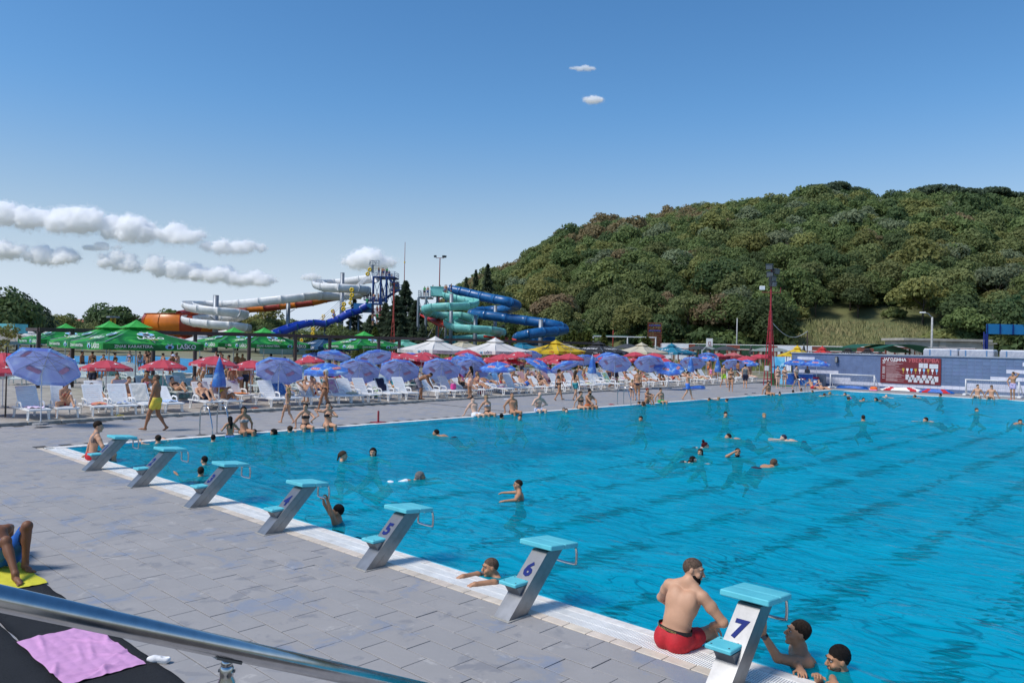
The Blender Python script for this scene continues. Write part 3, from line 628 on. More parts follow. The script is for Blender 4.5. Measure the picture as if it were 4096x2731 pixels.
        C(HC+hf*.089-hup*.052-hr*.017,HC+hf*.089-hup*.052+hr*.017,.009,.009,.01,'head'); C(HC+hf*.085-hup*.064-hr*.014,HC+hf*.085-hup*.064+hr*.014,.009,.009,.008,'head')
        E(HC+hf*.07-hup*.098,hx,(.028,.024,.02),.02,'head')
    o.p,o.subs,o.HC,o.hx,o.P,o.U,o.F,o.R,o.ch,o.U2,o.F2,o.R2,o.wa,o.nb=p,subs,HC,hx,Pv,U,Fw,R,ch,U2,F2,R2,wa,nb
    return o
def hair_prims(o,style):
    hr,hf,hup=o.hx; C0=o.HC+hup*.028-hf*.012; M3=np.stack(o.hx,1); g=.012 if style not in('buzz','cap') else .004
    pr=[('e',C0,M3,np.array([.076+g,.096+g,.09+g]),'h',.01)]; nn=nrm(hup*.78-hf*.6); off=.004
    if style=='buzz': off=.012
    if style in('short','crop'): pr=[('e',C0+hup*.017-hf*.011,M3,np.array([.0795,.0975,.091]),'h',.01)]
    if style=='crop': pr.append(('e',C0+hup*.04-hf*.006,M3,np.array([.066,.08,.072]),'h',.03))
    if style=='bald_rim': off=.0
    cut=lambda X:-(((X-o.HC)@nn)-off+(vnoise(X,60.,3)-.5)*.016-.10*((X-o.HC)@hr)**2/.006*.06)
    if style in('short','crop'): n2=nrm(hup*.8-hf*.6); cut=lambda X:-(((X-o.HC)@n2)-.0+(vnoise(X,70.,3)-.5)*.018)
    ext=[]
    if style in('long','longwet'):
        dn=np.array([0,0,-1.])*.6-o.F2*.15-o.U2*.5; e=o.HC-hf*.07-hup*.03
        ext=[('c',e,e-hf*.02+nrm(dn)*.14,.07,.065,'h',.04),('c',e-hf*.02+nrm(dn)*.13,e-hf*.02+nrm(dn)*.33,.065,.028 if style=='longwet' else .04,'h',.04)]
        ext+=[('c',o.HC-hf*.015+hup*.04+hr*s*.07,o.HC-hf*.03-hup*.13+hr*s*.062,.03,.022,'h',.03) for s in(-1,1)]
    if style=='bun': ext=[('e',o.HC-hf*.115+hup*.075,M3,np.array([.045,.04,.042]),'h',.02)]
    if style=='topbun': ext=[('e',o.HC-hf*.05+hup*.155,M3,np.array([.05,.045,.045]),'h',.02)]
    if style=='pony': ext=[('c',o.HC-hf*.11+hup*.03,o.HC-hf*.14-hup*.13,.032,.018,'h',.02)]
    if style=='bob': ext=[('c',o.HC-hf*.05+hup*.0,o.HC-hf*.055-hup*.09,.08,.06,'h',.03)]+[('c',o.HC-hf*.015+hup*.04+hr*s*.07,o.HC-hf*.01-hup*.08+hr*s*.068,.028,.02,'h',.03) for s in(-1,1)]
    return pr,cut,ext
def garment(o,V,Q,kind,lab,tt):
    hU=(V-o.P)@o.U; hC=(V-o.ch)@o.U2; fr=(V-o.ch)@o.F2; sd=np.abs((V-o.ch)@o.R2); tor=lab=='tor'; th=np.isin(lab,['thl','thr']); off=.006
    low=(V-o.P)@o.F
    if kind=='shorts': m=(tor&(hU<.075))|(th&(tt<.62)); off=.012
    elif kind=='longshorts': m=(tor&(hU<.08))|(th&(tt<.86)); off=.014
    elif kind=='briefs': m=(tor&(hU<.045))|(th&(tt<.13))
    elif kind=='bottom': m=(tor&(hU<.03)&~((hU<-.06)&(np.abs((V-o.P)@o.R)>.11)))|(th&(tt<.06))
    elif kind=='hightop': m=(tor&(hU<.1))|(th&(tt<.08))
    elif kind=='top': m=tor&(hC>-.055)&(hC<.055)&((fr>-.03)|((hC>-.03)&(hC<.0)))
    elif kind=='bandeau': m=tor&(hC>-.05)&(hC<.05)
    elif kind=='sport': m=tor&(hC>-.05)&(hC<.13)&(sd<.14)
    elif kind=='onepiece': m=(tor&(hC<.06)&~((hU<-.06)&(np.abs((V-o.P)@o.R)>.12)))|(th&(tt<.08))
    elif kind=='dress': m=(tor&(hC<.09))|(th&(tt<.72)); off=.02
    elif kind=='tank': m=tor&(hU>-.03)&(hC<.17)&(sd<.17); off=.012
    elif kind=='tee': m=(tor&(hU>-.06))|(np.isin(lab,['ual','uar'])&(tt<.6)); off=.014
    elif kind=='cape': m=tor&(hC>-.06)|(np.isin(lab,['ual','uar'])&(tt<.5)); off=.02
    else: m=tor
    k=m[Q].all(1) if len(Q)>1500 else (m[Q].sum(1)>=3); Qs=Q[k]
    if len(Qs)==0: return None
    n=np.zeros_like(V); a=np.cross(V[Q[:,2]]-V[Q[:,0]],V[Q[:,3]]-V[Q[:,1]]); 
    for j in range(4): np.add.at(n,Q[:,j],a)
    n/=np.linalg.norm(n,axis=1)[:,None]+1e-12
    idx,inv=np.unique(Qs,return_inverse=True); Vn=(V+n*off)[idx]; Fo=inv.reshape(-1,4)
    # close the hem: walk boundary edges inwards
    ed={}
    for f_ in Fo:
        for j in range(4): ed[(f_[j],f_[(j+1)%4])]=1
    bd=[e for e in ed if (e[1],e[0]) not in ed]; base=len(Vn); Vin=(V-n*.004)[idx]; Vn=np.concatenate([Vn,Vin]); 
    if bd: Fo=np.concatenate([Fo,np.array([(b_,a_,a_+base,b_+base) for a_,b_ in bd])])
    return Vn,Fo
GN={'shorts':'swim_shorts','longshorts':'swim_shorts','briefs':'swim_briefs','bottom':'bikini_bottom','hightop':'bikini_bottom','top':'bikini_top','bandeau':'bikini_top','sport':'sports_top','onepiece':'swimsuit','dress':'dress','tank':'tank_top','tee':'shirt','cape':'shoulder_towel'}
PNUM=[0]
def person(label,pose,loc,rz,height=1.75,sex='m',skin='tan',hair='dark',style='short',wear=(('shorts','navy'),),h=.024,bulk=1.,belly=0.,group=None,extras=(),fingers=0,name='person',curl=.5,beard=None):
    s=height/1.75; t=thing(name,label,'person',loc,rz,group); t.scale=(s,s,s); o=build_body(pose,sex,bulk,belly,fingers,1,curl)
    V,Q=sdf_mesh(o.p,o.subs if h<.016 else [],h); 
    link('body',npmesh('body',V,Q,SKIN[skin]),t)
    D=np.stack([dist(p,V) for p in o.p],1); am=D.argmin(1); labs=np.array([p[-2] for p in o.p]); lab=labs[am]; tt=np.zeros(len(V))
    for L in ('thl','thr','ual','uar'):
        pc=[p for p in o.p if p[-2]==L and p[0]=='c'][0]; m=lab==L; tt[m]=tpar(pc,V[m])
    for kind,col in wear:
        g=garment(o,V,Q,kind,lab,tt)
        if g: link(GN.get(kind,kind),npmesh(GN.get(kind,kind),g[0],g[1],CL_[col]),t)
    hr,hf,hup=o.hx
    if style in('short','crop'):
        pr,cut,ext=hair_prims(o,'buzz'); V1,Q1=sdf_mesh(pr,[],min(h,.014),cut); link('hair_sides',npmesh('hair_sides',V1,Q1,HAIR['stubble' if hair in('brown','blond','grey') else 'dark'] if hair in HAIR else CL_[hair]),t)
    if style!='bald':
        pr,cut,ext=hair_prims(o,style); hh=min(h,.014); V1,Q1=sdf_mesh(pr,[],hh,cut,(lambda X:(vnoise(X,85.,5)-.5)*.008) if style not in('buzz','cap') and h<.02 else None)
        if ext: V2,Q2=sdf_mesh(ext,[],hh); Q1=np.concatenate([Q1,Q2+len(V1)]); V1=np.concatenate([V1,V2])
        nm='swim_cap' if style=='cap' else 'hair'; link(nm,npmesh(nm,V1,Q1,HAIR[hair] if hair in HAIR else CL_[hair]),t)
    if beard:
        M3=np.stack(o.hx,1); pr=[('e',o.HC-hup*.05+hf*.022,M3,np.array([.066,.074,.072]),'h',.02),('e',o.HC-hup*.1+hf*.065,M3,np.array([.034,.03,.026]),'h',.02)]
        cut=lambda X:np.maximum(((X-o.HC)@nrm(hup*.9-hf*.1))+.034,-((X-o.HC)@hf)+.0); V1,Q1=sdf_mesh(pr,[('e',o.HC+hf*.095-hup*.052,M3,np.array([.026,.03,.013]),'',.006)],min(h,.01),cut); link('beard',npmesh('beard',V1,Q1,HAIR[beard]),t)
    if h<.02:                                        # eyes and brows where the face can be read
        for s_ in(-1,1):
            e=o.HC+hf*.0735+hup*.012+hr*s_*.033; m=MB(); m.lathe([(.0001,.0085),(.010,.006),(.0135,0),(.010,-.006),(.0001,-.0085)],10); m.v=[tuple(e+np.array(v)) for v in m.v]; ey=m.build('eye',eye_w,t,True)
            m=MB(); c=e+hf*.011; m.tube([c,c+hf*.003],[.0065,.005],8); m.build('iris',eye_d,ey)
            MB().tube([o.HC+hf*.098+hup*.036+hr*s_*.012,o.HC+hf*.094+hup*.042+hr*s_*.034,o.HC+hf*.08+hup*.036+hr*s_*.054],[.004,.0045,.002],6).build('eyebrow',brow_m,t)
        MB().tube([o.HC+hf*.089-hup*.058-hr*.022,o.HC+hf*.0985-hup*.057,o.HC+hf*.089-hup*.058+hr*.022],[.003,.006,.003],6).build('mouth',lipm,t)
    for x in extras:
        if x=='sunglasses':
            m=MB(); 
            for s_ in(-1,1):
                c=o.HC+hf*.099+hup*.014+hr*s_*.033; m.box(c,(.05,.008,.036),0,np.stack([hr,hf,hup],1)); m.bar(c+hr*s_*.025,o.HC+hr*s_*.082-hf*.02+hup*.015,.006)
            m.build('sunglasses',glassm,t)
        elif x=='cap':
            M3=np.stack(o.hx,1); C0=o.HC+hup*.035-hf*.01; V1,Q1=sdf_mesh([('e',C0,M3,np.array([.09,.11,.1]),'',.01),('c',C0+hf*.08+hup*.01,C0+hf*.17-hup*.005,.03,.02,'',.03)],[],.014,lambda X:-((X-o.HC)@hup-.045)); link('cap',npmesh('cap',V1,Q1,CL_['tank']),t)
        elif x=='visor':
            C0=o.HC+hup*.05; MB().tube([C0+hf*.07+hr*s_*.075 for s_ in(-1,0,1)],.012,6).build('visor',CL_['pink'],t); MB().tube([C0+hf*.09,C0+hf*.18-hup*.02],[.07,.05],8).build('visor_brim',CL_['pink'],t)
        elif x=='sunhat':
            m=MB(); m.lathe([(.0,.13),(.075,.12),(.095,.06),(.17,.035),(.175,.03),(.09,.045)],18); m.v=[tuple(o.HC+hup*v[2]+hr*v[0]+hf*v[1]) for v in m.v]; m.build('sun_hat',CL_['whiteblue'],t,True)
        elif x=='goggles':
            MB().tube([o.HC+hf*.098+hup*.016+hr*a for a in(-.05,0,.05)],[.014,.01,.014],8).build('goggles',CL_['white'],t); MB().tube([o.HC+hr*.082*math.sin(a)*1.02+hf*(-.012+.104*math.cos(a))+hup*.02 for a in np.linspace(.5,5.78,14)],.006,5).build('strap',CL_['white'],t)
        elif x[0]=='watch':
            n=x[1]; w_=o.wr[n]; d=nrm(o.wr[n]-o.el[n]); MB().tube([w_-d*.045,w_-d*.018],.034,12).build('watch_strap',CL_['black'],t); a,b_,_=frame_from(d); k=nrm(np.array(x[2],float)-d*(np.array(x[2],float)@d)); MB().tube([w_-d*.031+k*.03,w_-d*.031+k*.043],.021,14).build('watch_face',M('watch_dial',(.10,.10,.11),.3),t)
        elif x[0]=='tattoo':
            mm=M('tattoo_ink',(.07,.085,.095),.6,var=.3,scale=30,col2=SKIN_T[skin]); k=np.isin(lab,x[1])&(x[2](V,o) if len(x)>2 else True); Qs=Q[k[Q].all(1)]
            if len(Qs):
                n=np.zeros_like(V); a=np.cross(V[Q[:,2]]-V[Q[:,0]],V[Q[:,3]]-V[Q[:,1]])
                for j in range(4): np.add.at(n,Q[:,j],a)
                n/=np.linalg.norm(n,axis=1)[:,None]+1e-12; idx,inv=np.unique(Qs,return_inverse=True); link('tattoo',npmesh('tattoo',(V+n*.0012)[idx],inv.reshape(-1,4),mm),t)
    t['_b']=0; del t['_b']; return t,o
SKIN_T=dict(pale=(.5,.33,.26),light=(.43,.27,.2),tan=(.35,.2,.135),brown=(.25,.14,.085),deep=(.16,.08,.045))
CFh=nrm(CF*np.array([1,1,0])); CRh=nrm(CR*np.array([1,1,0]))
def turn(phi):                                       # 0 looks away along the view, 90 right, 180 back, 270 left
    a=math.radians(phi); d=CFh*math.cos(a)+CRh*math.sin(a); return math.atan2(-d[0],d[1])
def wturn(x,y): return math.atan2(-x,y)              # faces a world direction
# ---- poses
def p_stand(sw=0.,**k): return dict(dict(lf=(-.09,sw,.085),rf=(.10,-sw,.085)),**k)
def p_walk(a=.28,**k): return dict(dict(lf=(-.08,a,.09),rf=(.08,-a,.12),lh=(-.24,-.1,.74),rh=(.24,.16,.76),pel=(0,0,.95),rt=(0,.8,-.5)),**k)
def p_edge(**k): return dict(dict(pel=(0,0,.11),U=(0,-.12,1),lf=(-.14,.46,-.33),rf=(.14,.46,-.33),lk=(-.1,.8,1),rk=(.1,.8,1),lh=(-.3,-.12,.06),rh=(.3,-.12,.06),le=(-1,-.6,.3),re=(1,-.6,.3),ld=(-.3,-.4,-.25),rd=(.3,-.4,-.25),lt=(0,.9,-.4),rt=(0,.9,-.4)),**k)
def p_tread(z=.12,**k): return dict(dict(pel=(0,-.06,z-.68),U=(0,.08,1),lh=(-.5,.3,z-.32),rh=(.5,.3,z-.32),lf=(-.22,-.12,z-1.12),rf=(.22,-.35,z-1.05),lk=(-.4,1,0),rk=(.4,1,0)),**k)
def p_swim(z=.10,**k): return dict(dict(pel=(0,-.64,z-.25),U=(0,1,.2),F=(0,.2,-1),lh=(-.3,.6,z-.12),rh=(.3,.6,z-.12),le=(-1,0,-.3),re=(1,0,-.3),lf=(-.2,-1.4,z-.34),rf=(.2,-1.35,z-.3),lk=(-.5,0,-1),rk=(.5,0,-1),hd=(0,1,.12),hup=(0,-.1,1)),**k)
def p_lounge(ang=38,**k):
    a=math.radians(ang); return dict(dict(pel=(0,0,.46),U=(0,-math.cos(a),math.sin(a)),F=(0,.5,1),lf=(-.1,.82,.43),rf=(.1,.8,.43),lk=(0,.2,1),rk=(0,.2,1),lh=(-.2,.12,.50),rh=(.2,.12,.50),le=(-1,-.3,.2),re=(1,-.3,.2),hd=(0,.8,.3)),**k)
def p_lie(**k): return dict(dict(pel=(0,0,.46),U=(0,-1,.06),F=(0,0,1),lf=(-.1,.9,.44),rf=(.1,.9,.44),lh=(-.26,.05,.46),rh=(.26,.05,.46),hd=(0,.1,1),hup=(0,-1,.2)),**k)
def p_sit(**k): return dict(dict(pel=(0,0,.48),U=(0,-.05,1),lf=(-.12,.45,.09),rf=(.12,.45,.09),lk=(0,1,.3),rk=(0,1,.3),lh=(-.14,.35,.52),rh=(.14,.35,.52),le=(-1,-.4,0),re=(1,-.4,0)),**k)

def place_head(pose_fn,f,s,q,px,py,Y,sex='m',bulk=1.):
    tgt=WPt(px,py,Y); q=np.array(q,float)
    for _ in range(4):
        o=build_body(pose_fn(q),sex,bulk,0.,0,0); w_=np.array(Matrix.Rotation(f,3,'Z')@Vector(o.HC*s))+q; q=q+(tgt-w_)
    return q
# ============================================================ STARTING BLOCKS
steel=M('brushed_steel',(.25,.255,.265),.42,.9,var=.12,scale=5); chrome=M('polished_steel',(.55,.55,.56),.2,1.,var=.06,scale=30); turq=M('turquoise_plastic',rgb('66cbd4'),.5,scale=4,bump=.25,bscale=260,col2=rgb('52b6c4'))
bluep=M('blue_paint',(.004,.018,.15),.6,spec=.2); boltm=M('bolt_steel',(.12,.12,.12),.4,.8)
def starting_block(n,x):
    t=thing('starting_block',('turquoise starting block with figure %s'%('one two three four five six seven'.split()[n-1]))+(' beside the tattooed young man','',' by the two boys at the wall',' with a boy hanging from its grip','',' next to the man resting on the edge',' beside the bearded man')[n-1],'starting block',(x,0,0),0,'starting blocks along the pool end')
    hw=.11; L=lambda y,z:(y,z)
    def slab(p,w0,w1): 
        m=MB(); V=[(w0,y,z) for y,z in p]+[(w1,y,z) for y,z in p]; k=len(p); m.add(V,[tuple(range(k)),tuple(range(2*k-1,k-1,-1))]+[(j,k+j,k+(j+1)%k,(j+1)%k) for j in range(k)]); return m
    slab([(-.73,.01),(-.585,.01),(.035,.63),(-.11,.63)],-hw,hw).build('post',steel,t); slab([(-.578,.01),(-.43,.01),(.17,.63),(.041,.63)],-hw+.004,hw-.004).build('post_rear_panel',steel,t)
    MB().rbox((0,-.58,.005),(.27,.36,.012),.003).build('base_plate',M('base_concrete',rgb('a39f97'),.9,bump=.3),t)
    a=math.radians(-4.5); R=np.array([[1,0,0],[0,math.cos(a),-math.sin(a)],[0,math.sin(a),math.cos(a)]])
    for k,yy in enumerate((-.05,.193)): MB().rbox((-.03,yy,.672-.08*(yy-.07)),(.475,.24,.055),.008,0,R).build('platform_board',turq,t)
    MB().rbox((-.05,-.465,.335),(.25,.27,.04),.008).build('step',turq,t); m=slab([(-.58,.315),(-.40,.315),(-.47,.2),(-.5,.2)],-.1,.08); m.build('step_bracket',steel,t)
    for i in(-1,1):
        for j in(-1,1): MB().tube([(-.05+i*.085,-.465+j*.085,.352),(-.05+i*.085,-.465+j*.085,.3575)],.009,8).build('bolt',boltm,t)
    pts=catmull([(-.17,.20,.63),(-.17,.33,.62),(-.17,.365,.55),(-.17,.365,.44),(-.14,.365,.405),(.11,.365,.405),(.14,.365,.44),(.14,.365,.55),(.14,.33,.62),(.14,.20,.63)],6); MB().tube(pts,.016,10).build('hand_grip',chrome,t,True)
    me=text_mesh(str(n),bluep,bold=.045); h=.19; link('number',me,t,(-.005,-.73+.62*.70-.004,.63*.70+.004),rot=(-math.atan2(.62,.62),0,0),scale=h/tdim(me)[2])
    return t
for i in range(7): starting_block(i+1,BX[i])
# ============================================================ FOREGROUND
gs=struct('grandstand_step',MB().box((24.2,-9.0,.6),(5.5,4.4,1.2)),M('grandstand_concrete',rgb('9a968e'),.9,world=True))
A0,A1=S(0,2391,1.55),S(1000,2610,1.93); dr=nrm(A1-A0); rail=thing('handrail','thick polished steel handrail sloping across above the black mat','handrail',A0-dr*1.2)
o0=A0-dr*1.2; loc=lambda p:np.array(p)-o0
MB().tube([loc(A0-dr*1.2),loc(A0+dr*1.9)],.0253,28).build('rail',chrome,rail,True)
pp=S(878,2640,1.885); pt=A0+dr*((pp-A0)@dr)
MB().bar(loc(pt-dr*.035-np.array([0,0,.027])),loc(pt+dr*.035-np.array([0,0,.027])),.03,.006).build('saddle_plate',steel,rail)
MB().tube([loc(pt-np.array([0,0,.026])),loc(pt-np.array([0,0,.045]))],[.012,.014],14).build('swivel_neck',chrome,rail,True)
m=MB(); m.lathe([(.0,-.036),(.011,-.038),(.0165,-.047),(.0165,-.062),(.0155,-.07),(.0205,-.082),(.0205,-2.2),(.0,-2.2)],20,0,loc(pt)); m.build('post',chrome,rail,True)
MB().tube([loc(pt-np.array([0,0,.055])-CRh*.02),loc(pt-np.array([0,0,.055])+CRh*.02)],.004,8).build('rivet',boltm,rail)
matm=M('black_fibre_mat',(.006,.006,.007),.95,var=.5,scale=90,bump=1.,bscale=300,col2=(.035,.037,.042))
def rough_sheet(x0,x1,y0,y1,z,nx,ny,fn,edge=.0,seed=1):
    r=np.random.default_rng(seed); m=MB()
    def f(u,v):
        x=x0+(x1-x0)*u; y=y0+(y1-y0)*v
        return (x+(edge*math.sin(y*17+seed) if u in(0,1) else 0),y+(edge*math.sin(x*13+seed*2) if v in(0,1) else 0),z+fn(u,v))
    m.grid(f,nx,ny); return m
for k,(ya,yb) in enumerate(((-4.485,-3.775),(-5.62,-4.505))):
    m=rough_sheet(9.4,17.2,ya,yb,.012,60,8,lambda u,v:.003*math.sin(u*90+v*7),.006,k); n=len(m.v); m.v+=[(x,y,0.) for x,y,z in m.v]; 
    bd=[i*9 for i in range(61)]; bd2=[i*9+8 for i in range(61)]
    for q in (bd,bd2):
        for a,b2 in zip(q[:-1],q[1:]): m.f.append((a,b2,b2+n,a+n)); m.m.append(0)
    tag(m.build('mat',matm,None,True),('black fibre mat with pink and yellow towels on it','strip of black fibre mat bare behind the towel mat')[k],'mat')
def wrinkle(seed,amp):
    r=np.random.default_rng(seed); K=[(r.uniform(0,1),r.uniform(0,1),r.uniform(0,3.1),r.uniform(.1,.3),r.uniform(.4,1)) for _ in range(11)]
    def f(u,v):
        z=.006
        for a,b,t,L,w_ in K:
            x=(u-a)*1.4*math.cos(t)+(v-b)*.6*math.sin(t); y=-(u-a)*1.4*math.sin(t)+(v-b)*.6*math.cos(t); z+=amp*w_*math.exp(-(y/.018)**2-(x/L)**2)
        return z+amp*.25*abs(math.sin(u*23+v*5)*math.sin(v*19))
    return f
pinkt=M('pink_terry',rgb('d79fcd'),.95,var=.06,scale=9,bump=.5,bscale=240); yelt=M('yellow_terry',rgb('d8d13c'),.95,var=.06,scale=9,bump=.5,bscale=240)
tw=tag(rough_sheet(13.86,15.2,-4.52,-3.87,.016,90,46,wrinkle(4,.026),.007,3).build('towel',pinkt,None,True),'pink terry towel with creases spread on the black mat','towel')
tw2=tag(rough_sheet(10.3,12.1,-4.35,-3.74,.016,60,30,wrinkle(8,.01),.01,5).build('towel',yelt,None,True),'yellow towel under the reclining bather on the black mat','towel')
shoe=thing('shoe','white slip-on shoe lying at the edge of the black mat','shoe',(15.20,-3.75,0),2.2); shoe.scale=(.85,.85,.85)
V1,Q1=sdf_mesh([('c',np.array([0,-.09,.035]),np.array([0,.06,.03]),.036,.038,'',.02),('c',np.array([0,.05,.03]),np.array([0,.11,.026]),.04,.028,'',.02)],[('e',np.array([0,-.07,.075]),np.eye(3),np.array([.026,.05,.03]),'',.01)],.006,lambda X:-X[...,2]+.006)
link('upper',npmesh('upper',V1,Q1,M('white_canvas',(.75,.75,.75),.8)),shoe); m=MB(); m.tube([(0,-.1,.008),(0,0,.008),(0,.1,.008)],[.03,.036,.03],12); m.v=[(x,y,min(max(z,0.),.012)) for x,y,z in m.v]; m.build('sole',M('sole_rubber',(.5,.5,.48),.7),shoe)
# ============================================================ POOL LADDERS
def ladder(x,y,label,rz=0.):
    t=thing('pool_ladder',label,'ladder',(x,y,0),rz,'steel ladders on the pool side')
    for s in(-1,1):
        pts=catmull([(-.75,s*.27,0),(-.75,s*.27,.55),(-.66,s*.27,.80),(-.45,s*.27,.88),(-.2,s*.27,.80),(.02,s*.27,.35),(.07,s*.27,.05),(.09,s*.27,-1.)],7); MB().tube(pts,.021,10).build('rail',chrome,t,True)
        MB().lathe([(.0,.012),(.04,.012),(.04,0)],14,0,(-.75,s*.27,0)).build('foot_flange',steel,t)
    for k in range(3): MB().rbox((.1,0,-.2-.27*k),(.08,.52,.03),.006).build('tread',steel,t)
    return t
for (px,py,lb) in ((855,1738,'steel ladder by the girl climbing out of the water'),(2515,1618,'steel ladder beside the red-haired sitting woman'),(3195,1566,'steel ladder in front of the drinks kiosk counter')):
    q=G(px,py); ladder(0.,q[1],lb)
st=thing('sign_stand','small red metal stand with square base on the pool side','stand',(*G(1513,1689)[:2],0)); redm=M('red_paint',(.30,.02,.025),.5,var=.15,scale=6)
MB().rbox((0,0,.012),(.42,.42,.018),.004).build('base_plate',redm,st); MB().bar((0,0,.02),(0,0,.42),.05).build('upright',redm,st)
# ============================================================ LOUNGERS
wpl=white_pl; gpl=M('greenish_plastic',rgb('d3dcd5'),.4,var=.05,rnd=.05); ppl=M('pinkish_plastic',rgb('e2b7b4'),.45,var=.06)
def loop_leg(y,s,lean):
    m=MB(); x=s*.3
    for a,b2 in ((-.085,-.055),(.085,.055)): m.bar((x,y+a,.33),(x+s*.015,y+b2+lean,.0),.035,.03)
    m.bar((x+s*.015,y-.07+lean,.015),(x+s*.015,y+.07+lean,.015),.036,.03); m.bar((x,y-.1,.315),(x,y+.1,.315),.036,.05); return m
def lounger_parts(ang):
    a=math.radians(ang); ca,sa=math.cos(a),math.sin(a); pr=[]
    m=MB()
    for s in(-1,1): m.bar((s*.31,-.86,.335),(s*.31,.95,.335),.055,.05,0,(1,0,0))
    m.bar((-.31,.95,.33),(.31,.95,.33),.05,.05); m.bar((-.31,-.84,.33),(.31,-.84,.33),.05,.04)
    for i in range(9): m.rbox((0,-.06+.117*i,.352+.012*math.cos((i-2)*.5)),(.58,.1,.018),.005)
    pr.append(('seat',m))
    m=MB(); hx,hy,hz=0,-.14,.36; T=lambda x,v,w_:(x,hy-v*ca-w_*sa,hz+v*sa-w_*ca*-1)
    for s in(-1,1): m.add([T(s*.29-.03,0,0),T(s*.29+.03,0,0),T(s*.29+.03,.80,0),T(s*.29-.03,.80,0),T(s*.29-.03,0,.035),T(s*.29+.03,0,.035),T(s*.29+.03,.80,.035),T(s*.29-.03,.80,.035)],[(0,3,2,1),(4,5,6,7),(0,1,5,4),(1,2,6,5),(2,3,7,6),(3,0,4,7)])
    for i in range(9):
        v0=.012+.088*i; v1=v0+(.066 if i<8 else .1); m.add([T(-.262,v0,.008),T(.262,v0,.008),T(.262,v1,.008),T(-.262,v1,.008),T(-.262,v0,.03),T(.262,v0,.03),T(.262,v1,.03),T(-.262,v1,.03)],[(0,3,2,1),(4,5,6,7),(0,1,5,4),(1,2,6,5),(2,3,7,6),(3,0,4,7)])
    pr.append(('backrest',m))
    for s in(-1,1):
        pr.append(('leg',loop_leg(.74,s,.04))); pr.append(('leg',loop_leg(-.62,s,-.04)))
        m=MB(); pts=catmull([(s*.335,.22,.34),(s*.35,.16,.50),(s*.355,-.02,.545),(s*.35,-.25,.53),(s*.34,-.34,.35)],5); 
        for p,q in zip(pts[:-1],pts[1:]): m.bar(p,q,.055,.025,0,(1,0,0))
        pr.append(('armrest',m))
    return pr
LP={a:[(n,m.mesh(n,wpl)) for n,m in lounger_parts(a)] for a in (56,40,14)}
LPG={a:[(n,(lambda c:(c.materials.clear(),c.materials.append(gpl),c)[2])(m.copy())) for n,m in LP[a]] for a in (56,40)}
LPP={56:[(n,(lambda c:(c.materials.clear(),c.materials.append(ppl),c)[2])(m.copy())) for n,m in LP[56]]}
def lounger(q,rz,ang,label,group,kit=LP):
    t=thing('sun_lounger',label,'sun lounger',(q[0],q[1],.092),rz,group)
    for n,me in kit[ang]: link(n,me,t)
    return t
LX=wturn(1,-.02)
LS=[(149,1675,56),(283,1669,56),(417,1664,56),(515,1659,56),(607,1654,56),(699,1648,40),(855,1638,56),(938,1634,40),(1117,1626,56),(1182,1622,40),(1276,1618,40),(1380,1617,56),(1432,1611,56),(1495,1608,56),(1581,1604,56),(1650,1601,56),(1768,1597,56),(1835,1594,56),(1898,1589,40),(1949,1588,40),(2030,1582,14),(2094,1580,56),(2142,1577,40),(2195,1576,40),(2268,1572,56),(2333,1569,56),(2376,1568,56),(2419,1565,56),(2475,1563,56),(2584,1556,40),(2625,1554,40),(2674,1552,40),(2721,1549,40),(2827,1547,56),(2858,1545,56),(2950,1541,56),(3017,1538,40)]
def prj(p):
    d=np.array(p,float)-CAM; return 2048+FPX*(d@CR)/(d@CF),1365.5-FPX*(d@CU)/(d@CF)
def on_line(px,off,z=.09):
    lo,hi=-8.,90.
    for _ in range(50):
        m_=(lo+hi)/2
        if prj((kerbx(m_)-off,m_,z))[0]<px: lo=m_
        else: hi=m_
    return np.array([kerbx(lo)-off,lo,z])
FRONT=[]; LOBJ=[]
for i,(px,py,a) in enumerate(LS):
    q=on_line(px,.62); c=q-np.array([.78,0,0]); c[0]+=rng.normal(0,.05)
    FRONT.append(c); LOBJ.append(lounger(c,LX+rng.normal(0,.05),a,'white slatted plastic sun lounger in the front row facing the pool','front row of loungers'))
SECOND=[]
y=1.5
for r_,(dx,kit,lb,gp,ys,pr) in enumerate(((2.65,LP,'white plastic sun lounger in the second row behind the parasols','second row of loungers',(1.,54.),.8),(5.4,LPG,'greenish white sun lounger in the third row under the market umbrellas','third row of loungers',(4.,50.),.72),(8.2,LPG,'greenish white sun lounger far back beside the brown pergola','back row of loungers',(6.,56.),.55))):
    y=ys[0]
    while y<ys[1]:
        y+=rng.uniform(.95,1.35)*(1 if y<25 else 1.15)
        if rng.random()>pr: continue
        c=np.array([kerbx(y)-1.4-dx+rng.normal(0,.15),y,.09]); kk=kit; l2=lb; g2=gp
        if r_==0 and 30<y<37: kk=LPP; l2='faded pink sun lounger in the second row of white ones'; g2='pink loungers'
        lounger(c,LX+rng.normal(0,.12),56 if (kk is LPP or rng.random()<.6) else 40,l2,g2,kk); SECOND.append(c)
